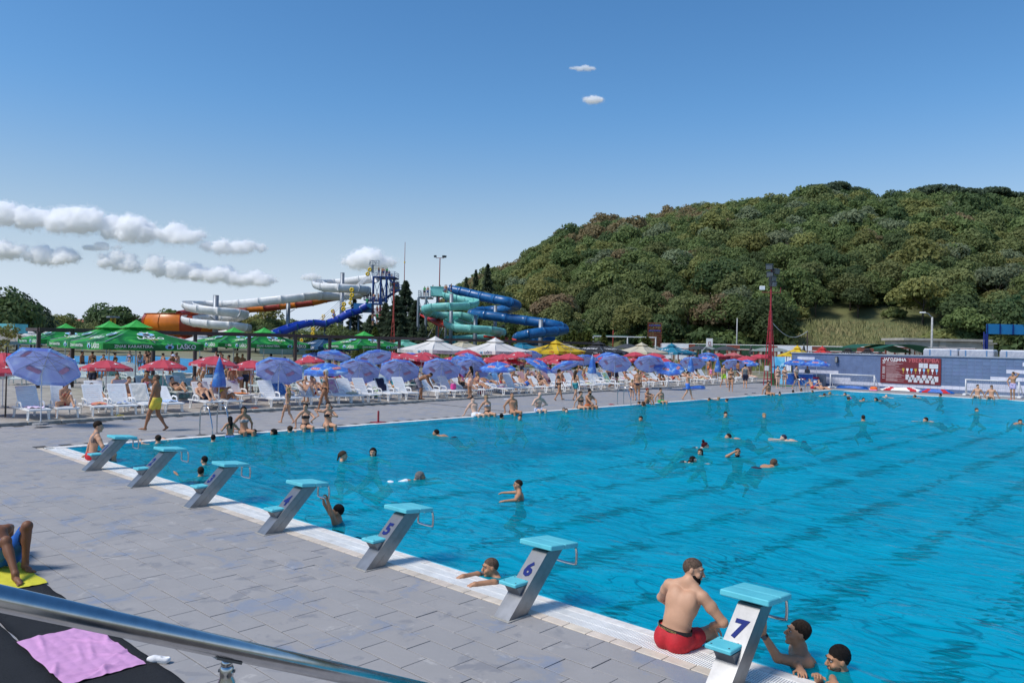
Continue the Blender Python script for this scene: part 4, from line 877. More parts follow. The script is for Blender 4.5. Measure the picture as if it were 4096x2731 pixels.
# towels and bags on the loungers
def seat_towel(i,mat,label,kind='seat',side=0.):
    c=FRONT[i]; r=np.random.default_rng(i*3+1); a=math.radians(LS[i][2]); ca,sa=math.cos(a),math.sin(a)
    K=[(r.uniform(0,6),r.uniform(5,16),r.uniform(5,16)) for _ in range(4)]
    def bump(u,v): return sum(math.sin(p+u*f+v*g_) for p,f,g_ in K)*.012+.02
    m=MB()
    if kind=='back': m.grid(lambda u,v:(-.26+.5*u+side,-.16-(.82*v)*ca-.0,.38+.82*v*sa+.05*ca+bump(u,v)*.5) if v<.9 else (-.26+.5*u+side,-.16-.80*ca-.08-(v-.9)*.2,.38+.80*sa+.06-(v-.9)*2),14,18)
    else:
        y0,y1=(-.1,.62) if kind=='seat' else (.05,.5)
        m.grid(lambda u,v:(-.25+.5*u+.05*math.sin(v*7+r.random()*0+i),y0+(y1-y0)*v+.04*math.sin(u*6+i),.372+max(.004,bump(u,v)+(.05*math.sin(u*3.1)*math.sin(v*3.1) if kind=='heap' else 0))),16,16)
    t=tag(m.build('towel',mat,None,True,loc=c,rz=LX),label,'towel'); return t
def tmat(n,c,c2=None,s=7): return M('terry_'+n,c,.95,var=.1,col2=c2,scale=s,bump=.5,bscale=150)
TW=[(0,'seat',tmat('lilac',(.7,.5,.75),(.75,.7,.8),14),'lilac striped towel on the lounger under the tilted parasol'),(2,'heap',tmat('hotflower',(.75,.45,.05),(.6,.05,.25),9),'yellow and magenta patterned towel heaped on a white lounger'),(3,'heap',tmat('bluewhite',(.03,.16,.55),(.8,.78,.6),6),'royal blue and white towel heaped on a white lounger'),
    (4,'back',tmat('cream',(.78,.74,.66)),'cream towel hanging over the lounger backrest behind the walking man'),(5,'heap',tmat('bluestripe',(.1,.3,.7),(.7,.78,.85),12),'blue and white striped towel on a lounger seat'),(9,'back',tmat('bluerings',(.02,.06,.25),(.15,.35,.65),13),'blue towel with ring pattern over a lounger backrest'),
    (11,'back',tmat('purplestripe',(.45,.1,.35),(.7,.62,.5),5),'purple and beige striped towel over a lounger backrest'),(12,'heap',tmat('straw',(.75,.62,.38)),'straw yellow towel crumpled on a lounger foot'),(14,'back',tmat('navyprint',(.012,.016,.05)),'navy towel draped over a lounger backrest'),
    (28,'back',tmat('tropical',(.02,.4,.55),(.55,.5,.1),6),'turquoise tropical print towel over a lounger backrest'),(26,'heap',tmat('limecream',(.6,.6,.35)),'pale lime towel on a lounger beside the closed parasol'),(33,'seat',tmat('paleyellow',(.8,.75,.45)),'pale yellow towel on a lounger seat'),(20,'heap',tmat('rainbow',(.5,.1,.25),(.1,.35,.4),16),'rainbow striped towel piled on a flat lounger')]
for i,k,m_,lb in TW: seat_towel(i,m_,lb,k)
bag=thing('bag','bright pink zip bag standing on a white lounger','bag',FRONT[17]+np.array([.35,0,.38]),.3); m=MB(); m.rbox((0,0,.15),(.2,.34,.3),.04); m.build('bag_body',tmat('pinkbag',(.75,.03,.3),(.8,.12,.35),6),bag)
for s in(-1,1): MB().tube(catmull([(s*.08,-.1,.28),(s*.08,-.06,.38),(s*.08,.06,.38),(s*.08,.1,.28)],5),.012,6).build('handle',CL_['pink'],bag)
bag=thing('bag','red patterned beach bag between the loungers','bag',FRONT[19]+np.array([-.2,.55,.0]),.1); MB().rbox((0,0,.25),(.3,.4,.5),.06).build('bag_body',tmat('redbag',(.5,.05,.1),(.6,.3,.3),25),bag); MB().tube(catmull([(0,-.15,.48),(0,-.08,.68),(0,.08,.68),(0,.15,.48)],5),.012,6).build('handle',CL_['pink'],bag)
def flops(px,py,col,label):
    q=G(px,py,0 if py>1600 or px>2000 else .09)
    if q[0]<kerbx(q[1])-.1: q=G(px,py,.09)
    t=thing('flip_flops',label,'flip-flops',q,rng.uniform(0,6))
    for s in(-1,1):
        f=MB(); f.tube([(s*.07,-.11,.012),(s*.07,0,.012),(s*.07,.12,.012)],[.03,.034,.04],10); f.v=[(x,y,min(max(z,0.),.022)) for x,y,z in f.v]; f.build('sole',CL_[col],t); MB().tube([(s*.07-.035,0,.02),(s*.07,.04,.05),(s*.07+.035,0,.02)],.006,5).build('strap',CL_[col],t)
flops(478,1662,'yellow','yellow flip-flops under a lounger near the walking man'); flops(1018,1632,'orange','orange slippers between two loungers'); flops(1510,1607,'black','black flip-flops lying at a lounger foot'); flops(2985,1577,'navy','dark flip-flops left on the pool side'); flops(3015,1573,'black','single pair of black flip-flops near the pool edge'); flops(2447,1618,'red','red slippers beside the pool ladder'); flops(2025,1597,'white','white slippers on the deck behind the sitting man'); flops(4040,1598,'red','red flip-flops by the standing man at the far edge')
# ============================================================ PARASOLS AND MARKET UMBRELLAS
whitem=M('white_print',(.8,.8,.8),.7); redp=M('red_print',(.55,.015,.03),.7); blackp=M('black_print',(.012,.012,.012),.7); goldp=M('gold_print',(.5,.36,.05),.7); skyp=M('sky_blue_print',(.25,.55,.8),.7)
polew=M('white_pole',(.7,.7,.7),.4); polea=M('alu_pole',(.5,.52,.54),.35,.7); greyb=M('grey_base',(.25,.25,.25),.8)
def swirl(name,c1,c2,c3,scale,tr,trc=None):
    m=bpy.data.materials.new(name); m.use_nodes=True; t=m.node_tree; N=NT(t); b=t.nodes['Principled BSDF']; tc=N.n('ShaderNodeTexCoord')
    c=N.ramp(N.noise(tc.outputs['Object'],scale,3.,.5,1.2),[(.36,c1),(.52,c2),(.66,c3)]); N.l(c,b.inputs['Base Color']); b.inputs['Roughness'].default_value=.6
    tl=N.n('ShaderNodeBsdfTranslucent'); (N.l(c,tl.inputs[0]) if trc is None else setattr(tl.inputs[0],'default_value',(*trc,1))); mx=N.n('ShaderNodeMixShader'); mx.inputs[0].default_value=tr; out=[n for n in t.nodes if n.type=='OUTPUT_MATERIAL'][0]
    N.l(b.outputs[0],mx.inputs[1]); N.l(tl.outputs[0],mx.inputs[2]); N.l(mx.outputs[0],out.inputs[0]); MATS[name]=m; return m
ice=swirl('blue_swirl_cloth',(.010,.08,.52),(.02,.24,.74),(.50,.74,.92),1.6,.42,(.62,.70,.96)); lin=swirl('pale_lilac_lining',(.60,.66,.90),(.68,.74,.93),(.80,.85,.96),1.6,.6)
redc=M('red_cloth',(.72,.10,.14),.65,var=.06,scale=2,trans=.4); redl=M('red_lining',(.72,.16,.18),.7,trans=.4); pinkc=M('faded_red_cloth',(.60,.16,.16),.65,var=.06,scale=2,trans=.2)
def face_R(n,u):                                     # text mesh lies in XZ facing -Y
    n=nrm(n); u=nrm(np.array(u,float)-n*(np.array(u,float)@n)); x=np.cross(u,n)*1.; x=nrm(np.cross(-n,u))*-1.; x=np.cross(u,n); return Matrix(np.stack([x,-n,u],1).tolist()).to_euler()
def emblem_seated(mat):                              # white seated figures used as a trademark on the red parasols
    P2=[(-.5,0),(-.36,.06),(-.12,.05),(.05,.42),(.02,.5),(.08,.58),(.17,.56),(.2,.46),(.34,.16),(.5,.05),(.5,0),(.28,0),(.2,.12),(.14,.12),(.06,0)]
    return mkmesh('emblem',[(x,0,y-.25) for x,y in P2],[tuple(range(len(P2)))[::-1]],mat)
EMB=emblem_seated(whitem)
def rrect(w_,h_,mat,name='logo_patch'): 
    P2=[]; r=h_*.3
    for cx,cz,a0 in((w_/2-r,h_/2-r,0),(-w_/2+r,h_/2-r,90),(-w_/2+r,-h_/2+r,180),(w_/2-r,-h_/2+r,270)):
        for k in range(4): a=math.radians(a0+30*k); P2.append((cx+r*math.cos(a),0,cz+r*math.sin(a)))
    return mkmesh(name,P2,[tuple(range(len(P2)))],mat)
PATCH=rrect(.46,.17,redp); PATCHW=rrect(.49,.20,whitem); FADE=rrect(.44,.16,M('faded_print',(.70,.42,.62),.8,trans=.3))
def parasol_meshes(cout,cin,R=1.05,rise=.36,val=.13,n=8):
    out=MB();inn=MB();vl=MB();ribs=[]
    for i in range(n):
        a0,a1=2*math.pi*(i-.5)/n,2*math.pi*(i+.5)/n
        def f(u,v,dz=0.,k=1.):
            a=a0+(a1-a0)*v; r=R*u; c=(math.cos(math.pi/n)/math.cos(a-(a0+a1)/2)); sag=-.035*math.sin(math.pi*u)*(1-abs(2*v-1)); rr=r*(c*.6+.4) if False else r
            x=rr*((1-v)*math.cos(a0)+v*math.cos(a1)); y=rr*((1-v)*math.sin(a0)+v*math.sin(a1)); return (x*k,y*k,rise*(1-u**1.5)+sag*.6+dz)
        out.grid(lambda u,v:f(.02+.98*u,v),6,4); inn.grid(lambda u,v:f(.02+.98*u,v,-.012,.995),6,4,0,True)
        vl.grid(lambda u,v:tuple(np.array(f(1,v,0,1.002))+np.array([0,0,-val*u*(1-.16*math.sin(math.pi*v))])),1,4)
        ribs.append((2*math.pi*(i-.5)/n))
    return out.mesh('canopy',cout,False),inn.mesh('lining',cin,False),vl.mesh('valance',cout,False),ribs,R,rise,val
PM={'blue':parasol_meshes(ice,lin),'red':parasol_meshes(redc,redl,1.0,.34,.12),'pink':parasol_meshes(pinkc,redl,1.0,.34,.12),'white':parasol_meshes(M('white_cloth',(.66,.66,.66),.7,trans=.25),M('white_lining',(.5,.5,.52),.7,trans=.3),1.1,.34,.12),
    'dark':parasol_meshes(M('dark_cloth',(.045,.05,.055),.8),M('dark_lining',(.03,.03,.03),.8),1.7,.5,.05),'grey':parasol_meshes(M('grey_green_cloth',(.27,.31,.29),.8,trans=.2),M('grey_lining',(.2,.22,.2),.8),1.6,.4,.05)}
RIB=MB().bar((.03,0,0),(1.,0,0),.012).mesh('rib',polea); STRUT=MB().bar((0,0,0),(1.,0,0),.009).mesh('strut',polea)
def pole_mesh(h,r,m): return MB().tube([(0,0,0),(0,0,h)],r,8).mesh('pole',m)
PBASE=MB().lathe([(.0,.09),(.04,.09),(.05,.06),(.22,.05),(.24,0),(.0,0)],16).mesh('base',greyb); FIN=MB().lathe([(.0,.07),(.018,.05),(.022,0),(.03,-.02)],8).mesh('finial',polew)
def parasol(q,kind,label,group,hub=2.05,tilt=(0,0),text=True,scale=1.,lean=(0,0)):
    """hub = rim height; tilt = (degrees, image bearing towards which the top leans)"""
    can,ln,vl,ribs,R,rise,val=PM[kind]; t=thing('parasol',label,'parasol',q,0.,group)
    link('base',PBASE,t); tl=math.radians(tilt[0]); jh=hub-.35
    key=('pole',round(jh,2)); 
    if key not in TXT: TXT[key]=pole_mesh(jh,.02,polew)
    link('pole',TXT[key],t)
    d=CFh*math.cos(math.radians(tilt[1]))+CRh*math.sin(math.radians(tilt[1])); ax=np.cross([0,0,1],d)
    Rm=Matrix.Rotation(tl,4,Vector(ax)); eul=(Rm@Matrix.Rotation(.2,4,'Z')).to_euler()
    top=link('upper_pole',None,t) if False else None
    org=np.array([0,0,jh]); up=np.array(Rm@Vector((0,0,1)))[:3]
    if 'upole' not in TXT: TXT['upole']=MB().tube([(0,0,-.05),(0,0,.35+.36)],.016,8).mesh('upper_pole',polew)
    link('upper_pole',TXT['upole'],t,org,rot=eul)
    c=link('canopy',can,t,org+up*.35,rot=eul); c.scale=(scale,)*3
    link('lining',ln,c); link('valance',vl,c); link('finial',FIN,c,(0,0,rise))
    for a in ribs:
        L=math.hypot(R,rise*.9); link('rib',RIB,c,(0,0,rise-.03),rot=(0,math.atan2(rise*.85,R),a),scale=(L*.97,1,1)); link('strut',STRUT,c,(.02*math.cos(a),.02*math.sin(a),-.02),rot=(0,-math.atan2(rise*.45,R*.5),a),scale=(R*.52,1,1))
    if text and kind in('blue','red','pink'):
        for i in range(8):
            a=2*math.pi*i/8; rd=np.array([math.cos(a),math.sin(a),0]); sl=1.5*rise*.62**.5/R; n=nrm(rd*sl+np.array([0,0,1])); u=nrm(np.array([0,0,1])-n*n[2]); cpi=math.cos(math.pi/8)
            if kind=='blue':
                if i%2: continue
                pz=rise*(1-.66**1.5)-.01; p0=rd*R*.66*cpi+np.array([0,0,pz]); e=face_R(n,u); me=text_mesh('Frikom',whitem,bold=.012)
                link('logo_border',PATCHW,c,p0+n*.012,rot=e); link('logo_patch',PATCH,c,p0+n*.016,rot=e); link('lettering',me,c,p0+n*.021,rot=e,scale=.37/tdim(me)[0])
                link('faded_logo',FADE,c,p0-n*.045,rot=e)
            else:
                p0=rd*R*.62*cpi+np.array([0,0,rise*(1-.62**1.5)-.01]); e=face_R(n,u)
                if i%2==0: link('emblem',EMB,c,p0+n*.014,rot=e,scale=.3)
                me=text_mesh('Bonatti' if label.find('cola')<0 else 'Coca-Cola',whitem,bold=.004); e2=face_R(rd,(0,0,1)); link('lettering',me,c,rd*(R*cpi+.006)+np.array([0,0,-val*.5]),rot=e2,scale=.38/tdim(me)[0])
    return t
def closed_parasol(q,label,col,group=None,h=2.5,lean=0.):
    t=thing('closed_parasol',label,'parasol',q,0.,group); link('base',PBASE,t); MB().tube([(0,0,0),(0,0,h)],.02,8).build('pole',polew,t); m=MB(); n=16
    prof=[(h+.02,.02),(h-.1,.06),(h-.35,.12),(h-.7,.19),(h-1.05,.235),(h-1.15,.22)]
    V=[((r*(1+.22*(-1)**j))*math.cos(2*math.pi*j/n),(r*(1+.22*(-1)**j))*math.sin(2*math.pi*j/n),z) for z,r in prof for j in range(n)]
    m.add(V,[(i*n+j,(i+1)*n+j,(i+1)*n+(j+1)%n,i*n+(j+1)%n) for i in range(len(prof)-1) for j in range(n)]); m.build('folded_canopy',col,t,True); link('finial',FIN,t,(0,0,h+.05)); return t
BL='blue and white parasol tilted so its lilac lining shows over the loungers'; BG='blue parasols over the loungers'; RL='red parasol with white seated emblem among the loungers'; RG='red parasols among the loungers'
def pq(px,w_,D=2.06): q=P(px,FPX*D/w_*1.0,.09); return q
PB=[(170,262,1391,(36,20),BL),(1117,190,1428,(35,10),BL),(1438,167,1447,(35,10),BL),(1600,160,1443,(34,5),BL),(1767,155,1432,(34,5),BL),(1892,140,1434,(35,10),BL),(2461,128,1416,(33,5),BL),(2599,120,1420,(33,0),BL),(2773,98,1424,(30,0),BL),(2936,88,1442,(28,0),BL),
    (1308,181,1465,(6,200),'blue parasol tipped towards the pool behind the blond woman'),(1993,143,1480,(8,190),'low blue parasol over the sunbathers beside the red beach bag'),(2677,119,1444,(24,170),'large faced blue parasol turned to show its whole printed top'),(2151,125,1434,(28,100),'blue parasol tipping sharply sideways over the reading couple'),(2264,125,1467,(22,300),'blue parasol tipping sideways behind the woman in black sports top'),
    (1260,99,1417,(14,180),'blue and white parasol next to the red cola parasol'),(2992,86,1440,(8,180),'blue parasol next to the red light mast'),(2828,84,1418,(8,180),'pale blue parasol behind the two boys by the loungers')]
for px,w_,ty,ti,lb in PB:
    q=pq(px,w_); dep=(q-CAM)@CF; hub=2.93+(HZ(px)-ty)/FPX*dep-.36*math.cos(math.radians(ti[0]))-(.36*math.sin(math.radians(ti[0])) if ti[1]<90 else .25*math.sin(math.radians(ti[0])))-.09
    parasol(q,'blue',lb,BG,hub=max(1.45,min(2.2,hub)),tilt=(ti[0],ti[1]+math.degrees(math.atan((px-2048)/FPX))))
PR=[(15,205,1404,RL,'red'),(-10,230,1440,RL,'red'),(428,192,1457,RL,'red'),(655,180,1458,RL,'red'),(857,191,1418,RL,'red'),(1007,170,1463,RL,'red'),(1239,128,1440,'red cola parasol between the blue ones','red'),(1523,119,1420,RL,'red'),(1676,125,1452,RL,'red'),(1807,110,1431,RL,'red'),(1955,108,1429,RL,'red'),(2043,112,1429,RL,'red'),(2157,105,1431,RL,'red'),(2243,107,1428,RL,'red'),(2344,90,1462,RL,'red'),(2416,90,1455,RL,'red'),(2534,88,1432,RL,'red'),(2655,84,1430,RL,'red'),
    (2840,72,1411,RL,'red'),(2876,66,1410,RL,'red'),(2936,70,1408,'faded pink red parasol in the far cluster','pink'),(2957,64,1416,RL,'red'),(3025,62,1420,RL,'red'),(3064,58,1415,RL,'red'),(2905,62,1420,RL,'red'),(2400,80,1460,RL,'red')]
r9=np.random.default_rng(99)
for k in range(26):                                   # more of both kinds further back between the rows
    px=r9.uniform(1150,3050); y=on_line(px,r9.choice([5.,7.5,10.5])+r9.uniform(-.8,.8)); dep=(y-CAM)@CF
    if k%3: parasol(y,'red','red parasol standing back between the rear loungers','red parasols in the rear rows',hub=r9.uniform(1.75,2.05),tilt=(r9.uniform(0,10),r9.uniform(0,360)),text=dep<55)
    else: parasol(y,'blue','blue parasol standing back between the rear loungers','blue parasols in the rear rows',hub=r9.uniform(1.75,2.05),tilt=(r9.uniform(5,28),r9.uniform(-40,40)),text=dep<55)
for px,w_,ty,lb,kd in PR:
    q=pq(px,w_,1.96); dep=(q-CAM)@CF; hub=2.93+(HZ(px)-ty)/FPX*dep-.40-.09; parasol(q,kd,lb,RG,hub=max(1.5,min(2.3,hub)),tilt=(rng.uniform(0,5),rng.uniform(0,360)),text=w_>75)
q=pq(2909,60); parasol(q,'white','plain white parasol among the far red ones','pale parasols',hub=1.75); q=pq(3034,58); parasol(q,'white','white parasol with stripes next to the mast','pale parasols',hub=1.7); q=pq(3075,44,2.2); parasol(q,'white','broad white parasol behind the red mast','pale parasols',hub=1.95,scale=1.6)
for px,ty,yb,lb in ((874,1431,1690,'closed blue parasol between two loungers with sunbathers'),(2367,1422,1590,'closed blue parasol beside the pale lime towel'),(2762,1428,1560,'closed blue parasol behind the boy in blue shorts'),(2870,1431,1556,'closed blue parasol beside the boy in neon shorts')):
    q=on_line(px,1.1); dep=(q-CAM)@CF; closed_parasol(q,lb,ice,'closed blue parasols',h=min(2.7,2.93+(HZ(px)-ty)/FPX*dep-.1))
# ---- square market umbrellas
def green_cloth():
    m=swirl('green_printed_cloth',(.005,.13,.03),(.012,.28,.045),(.07,.48,.07),1.1,.25); return m
GC=green_cloth(); GTOP=M('plain_green_cloth',(.06,.50,.08),.65,trans=.2)
def sq_meshes(ctop,cpan,cval,half=2.0,z0=2.05,val=.26,z1=3.05,cap=.5,zc=2.98,zt=3.32):
    pan=MB();va=MB();cp=MB()
    for k in range(4):
        a=k*math.pi/2; c,s=math.cos(a),math.sin(a); T=lambda x,y,z:(x*c-y*s,x*s+y*c,z)
        pan.grid(lambda u,v:T(half*(1-u)+.12*u+0*v,(2*v-1)*(half*(1-u)+.12*u),z0+val+(z1-z0-val)*u-.13*math.sin(math.pi*u)*(1-.5*abs(2*v-1))-.05*(1-u)*math.sin(math.pi*v)),6,8)
        va.grid(lambda u,v:T(half+.004+.02*math.sin(v*9)*u*.3,(2*v-1)*half,z0+val-val*u-.05*math.sin(math.pi*v)*(1) -.006*math.sin(v*20)*u),2,10)
        cp.grid(lambda u,v:T(cap*(1-u),(2*v-1)*cap*(1-u),zc+(zt-zc)*u-.03*math.sin(math.pi*u)),3,4)
    return pan.mesh('canopy',cpan),va.mesh('valance',cval),cp.mesh('vent_cap',ctop)
SQ={'green':sq_meshes(GTOP,GC,GC)}
def sqk(n,c,**k): SQ[n]=sq_meshes(c,c,c,**k)
sqk('white',M('ivory_cloth',(.80,.78,.74),.75,var=.05,scale=1.2,trans=.25)); sqk('navy',M('petrol_cloth',(.006,.055,.13),.7,var=.1,scale=2,trans=.1)); sqk('yellow',M('yellow_cloth',(.72,.50,.02),.7,var=.06,scale=1,trans=.25)); sqk('black',M('black_cloth',(.018,.018,.02),.8)); sqk('cream',M('cream_cloth',(.62,.56,.42),.75,var=.06,scale=1,trans=.25)); sqk('teal',M('teal_cloth',(.01,.20,.32),.7,trans=.2)); sqk('mint',M('mint_cloth',(.18,.55,.42),.7,trans=.25)); sqk('tan',M('tan_cloth',(.42,.37,.30),.8,trans=.2)); sqk('redsq',M('bright_red_cloth',(.55,.03,.03),.7,trans=.2)); sqk('orange',M('orange_cloth',(.75,.27,.03),.7,trans=.2)); sqk('blue2',M('mid_blue_cloth',(.01,.09,.28),.7,trans=.2))
SPOLE=MB().tube([(0,0,0),(0,0,3.02)],.032,10).mesh('pole',polea); DPOLE=MB().tube([(0,0,0),(0,0,3.02)],.035,10).mesh('pole',M('dark_pole',(.05,.04,.035),.6)); SBASE=MB().rbox((0,0,.05),(.8,.8,.1),.02).mesh('base',greyb)
BARS=MB()
for k in range(8):
    a=k*math.pi/4; L=1.95*(1.38 if k%2 else 1.); BARS.bar((0,0,2.97),(L*math.cos(a),L*math.sin(a),2.36),.03)
BARM=BARS.mesh('ribs',polea); ARM1=MB().bar((0,0,2.96),(1.93,0,2.35),.03).mesh('rib',polea); ARM2=MB().bar((0,0,2.96),(2.68,0,2.35),.03).mesh('rib',polea)
def ell(w_,h_,mat,name): return mkmesh(name,[(w_*math.cos(2*math.pi*i/20),0,h_*math.sin(2*math.pi*i/20)) for i in range(20)],[tuple(range(20))],mat)
GOATB=ell(.36,.2,skyp,'emblem_oval'); GOATR=ell(.39,.225,whitem,'emblem_border')
def goat():
    m=MB(); 
    for P2,k in (([(-.1,-.17),(.06,-.17),(.2,-.05),(.12,.06),(.02,.1),(-.12,.04),(-.16,-.08)],0),([(.0,.08),(-.04,.2),(-.16,.29),(-.22,.27),(-.1,.18),(-.06,.07)],1),([(.06,.08),(.08,.22),(.18,.31),(.24,.27),(.15,.18),(.11,.07)],1)):
        n=len(P2); m.add([(x,0,y) for x,y in P2],[tuple(range(n))],k)
    return m.mesh('goat_emblem',[M('dark_brown_print',(.05,.04,.035),.7),whitem])
GOAT=goat()
def sq_umbrella(q,kind,label,group,sc=1.,rz=0.,prints=None,pole=SPOLE,dz=0.):
    t=thing('market_umbrella',label,'umbrella',q,rz,group); t.scale=(sc,sc,1.); pan,va,cp=SQ[kind]; link('base',SBASE,t); link('pole',pole,t)
    c=link('canopy',pan,t); link('valance',va,c); link('vent_cap',cp,t)
    for k in range(8): link('rib',ARM2 if k%2 else ARM1,t,rot=(0,0,k*math.pi/4))
    if prints:
        for k in range(4):
            a=k*math.pi/2-0.; rd=np.array([math.cos(a),math.sin(a),0]); tn=np.array([-math.sin(a),math.cos(a),0]); sl=(3.05-2.34)/1.88; n=nrm(rd*sl+np.array([0,0,1])); e=face_R(n,(0,0,1)); ev=face_R(rd,(0,0,1))
            def on_panel(u,v): return rd*(2.0*(1-u)+.12*u)+tn*v+np.array([0,0,2.34+.71*u-.13*math.sin(math.pi*u)])
            def txt(s,w_,pos,eu,mat,bold=.01,shear=0.):
                me=text_mesh(s,mat,bold=bold,shear=shear); link('lettering',me,c,pos,rot=eu,scale=w_/tdim(me)[0])
            prints(c,rd,tn,n,e,ev,on_panel,txt)
    return t
def pr_lasko(mat,mat2,big):
    def f(c,rd,tn,n,e,ev,op,txt):
        if big:
            p=op(.56,0); link('emblem_border',GOATR,c,p+n*.075,rot=e,scale=.9); link('emblem_oval',GOATB,c,p+n*.08,rot=e,scale=.9); link('goat_emblem',GOAT,c,p+n*.086,rot=e,scale=.9)
            txt('LAŠKO',1.05,op(.27,0)+n*.10,e,mat,.02); txt('1825',.34,op(.14,0)+n*.09,e,goldp)
        v=rd*2.03+np.array([0,0,2.17]); txt('ZNAK KARAKTERA.',1.5,v-tn*.85,ev,mat2,.008); txt('LAŠKO',.8,v+tn*1.25,ev,mat,.02)
        link('emblem_oval',GOATB,c,v+tn*.55+rd*.004,rot=ev,scale=.5); link('goat_emblem',GOAT,c,v+tn*.55+rd*.01,rot=ev,scale=.5)
    return f
greyp=M('grey_print',(.36,.36,.36),.7); navyp=M('navy_print',(.03,.06,.18),.7)
def pr_simple(s,mat,s2=None,mat2=None,w1=1.6,sh=0.):
    def f(c,rd,tn,n,e,ev,op,txt):
        txt(s,w1,op(.36,0)+n*.10,e,mat,.012,sh)
        if s2: txt(s2,.5,rd*2.03+np.array([0,0,2.2])+tn*1.2,ev,mat2 or mat,.01); txt(s2,.5,rd*2.03+np.array([0,0,2.2])-tn*1.2,ev,mat2 or mat,.01)
    return f
def sqp(px,w_):
    a=abs(math.atan((px-2048)/FPX)-math.atan((-1500)/FPX)*0); hd=-YAW-math.atan((px-2048)/FPX); be=math.pi/2-hd; span=4*(abs(math.cos(be))+abs(math.sin(be)))
    return P(px,FPX*span/w_,.09)
GG='green market umbrellas'; GL='large green printed market umbrella with goat emblem over the lounger terrace'
for px,w_ in ((544,490),(437,440),(262,330),(935,345),(1056,358),(1456,318)): sq_umbrella(P(px,((sqp(px,w_)-CAM)@CF)*1.13,.09),'green',GL,GG,sc=1.13,prints=pr_lasko(whitem,whitem,True)).scale=(1.13,1.13,1.09)
for px,w_ in ((1741,300),(1981,296)): sq_umbrella(sqp(px,w_),'white','ivory market umbrella with faint printed valance','ivory market umbrellas',prints=pr_lasko(navyp,greyp,False))
sq_umbrella(sqp(1302,262),'navy','petrol blue market umbrella with white lettering behind the green ones','blue market umbrellas',prints=pr_simple('LAV','' or whitem,'LAV',whitem,.9))
sq_umbrella(sqp(2224,246),'yellow','yellow market umbrella with black deer lettering',None,prints=pr_simple('Jelen',blackp,'1756',redp,1.5,.25))
sq_umbrella(sqp(2395,240),'black','black market umbrella with white lettering beside the yellow one','black market umbrellas',prints=pr_simple('TUBORG',whitem,'TUBORG',whitem,1.7))
sq_umbrella(sqp(2567,212),'cream','cream sagging market umbrella beside the black one','cream market umbrellas',prints=pr_simple('Eichinger',M('pink_print',(.5,.3,.4),.7),None,None,.1)); sq_umbrella(sqp(2687,196),'teal','teal market umbrella with white lettering near the basketball hoop','blue market umbrellas',prints=pr_simple('LAV',whitem,'LAV',whitem,.9))
for px,w_,kd,lb in ((1617,190,'mint','mint green market umbrella with a pale top behind the ivory ones'),(1853,190,'cream','old cream umbrella with a torn top by the pergola'),(2088,170,'teal','turquoise market umbrella in front of the blue tube slide'),(2255,190,'cream','cream umbrella with black deer print behind the yellow one'),(2324,150,'blue2','dark blue umbrella behind the black one'),(2419,165,'cream','pale pointed umbrella behind the black one'),(2567,160,'orange','orange topped umbrella behind the cream one'),(31,255,'tan','tan market umbrella at the terrace corner by the young plant'),(330,200,'white','white peaked sunshade beyond the pergola'),(120,150,'white','distant white sunshade beside the children\'s pool'),(190,150,'white','second distant white sunshade beside the children\'s pool'),(60,120,'black','dark umbrella beyond the tan one'),(800,230,'white','white canvas gazebo roof between the green umbrellas'),(1130,200,'cream','cream umbrella peak behind the second pair of green ones')):
    q=sqp(px,w_); sq_umbrella(q,kd,lb,None,prints=pr_simple('Jelen',blackp,None,None,1.7,.25) if px==2255 else None)
# ============================================================ WATER SLIDES
fib=lambda n,c,v=.06:M(n,c,.35,var=v,scale=1.2,bump=.05,bscale=8)
wfl=fib('white_fibreglass',rgb('e4e4e2')); ofl=fib('orange_fibreglass',(.66,.18,.015)); rfl=fib('rust_red_fibreglass',(.36,.05,.025)); tfl=fib('teal_fibreglass',rgb('7fc9c0'),.1); bfl=fib('blue_fibreglass',(.012,.11,.30),.12); b2fl=fib('royal_fibreglass',(.01,.045,.36)); b3fl=fib('petrol_fibreglass',(.01,.13,.30)); rsl=fib('red_fibreglass',(.55,.04,.02))
galv=M('galvanised_steel',rgb('8d949c'),.5,.5,var=.1,scale=3); towerb=M('tower_blue_paint',(.012,.05,.20),.5); towerr=M('tower_red_paint',(.40,.02,.02),.5)
def sweep(path,sec,closed=True):
    m=MB(); n=len(sec); k=len(path)
    for i,p in enumerate(path):
        d=nrm(np.array(path[min(i+1,k-1)])-np.array(path[max(i-1,0)])); x=nrm(np.cross(d,[0,0,1])); u=np.cross(x,d)
        m.v+=[tuple(np.array(p)+x*a+u*b) for a,b in sec]
    for i in range(k-1):
        for j in range(n if closed else n-1): m.f.append((i*n+j,i*n+(j+1)%n,(i+1)*n+(j+1)%n,(i+1)*n+j)); m.m.append(0)
    m.f+= [tuple(range(n)),tuple(range((k-1)*n,k*n))[::-1]] if closed else []; m.m+=[0]*(2 if closed else 0); return m
def usec(r,th,a0=-200,a1=20,n=14): 
    o=[(r*math.cos(math.radians(a0+(a1-a0)*i/n)),r*math.sin(math.radians(a0+(a1-a0)*i/n))) for i in range(n+1)]
    return o+[((r-th)/r*a,(r-th)/r*b) for a,b in o[::-1]]
def osec(r,n=18): return [(r*math.cos(2*math.pi*i/n),r*math.sin(2*math.pi*i/n)) for i in range(n)]
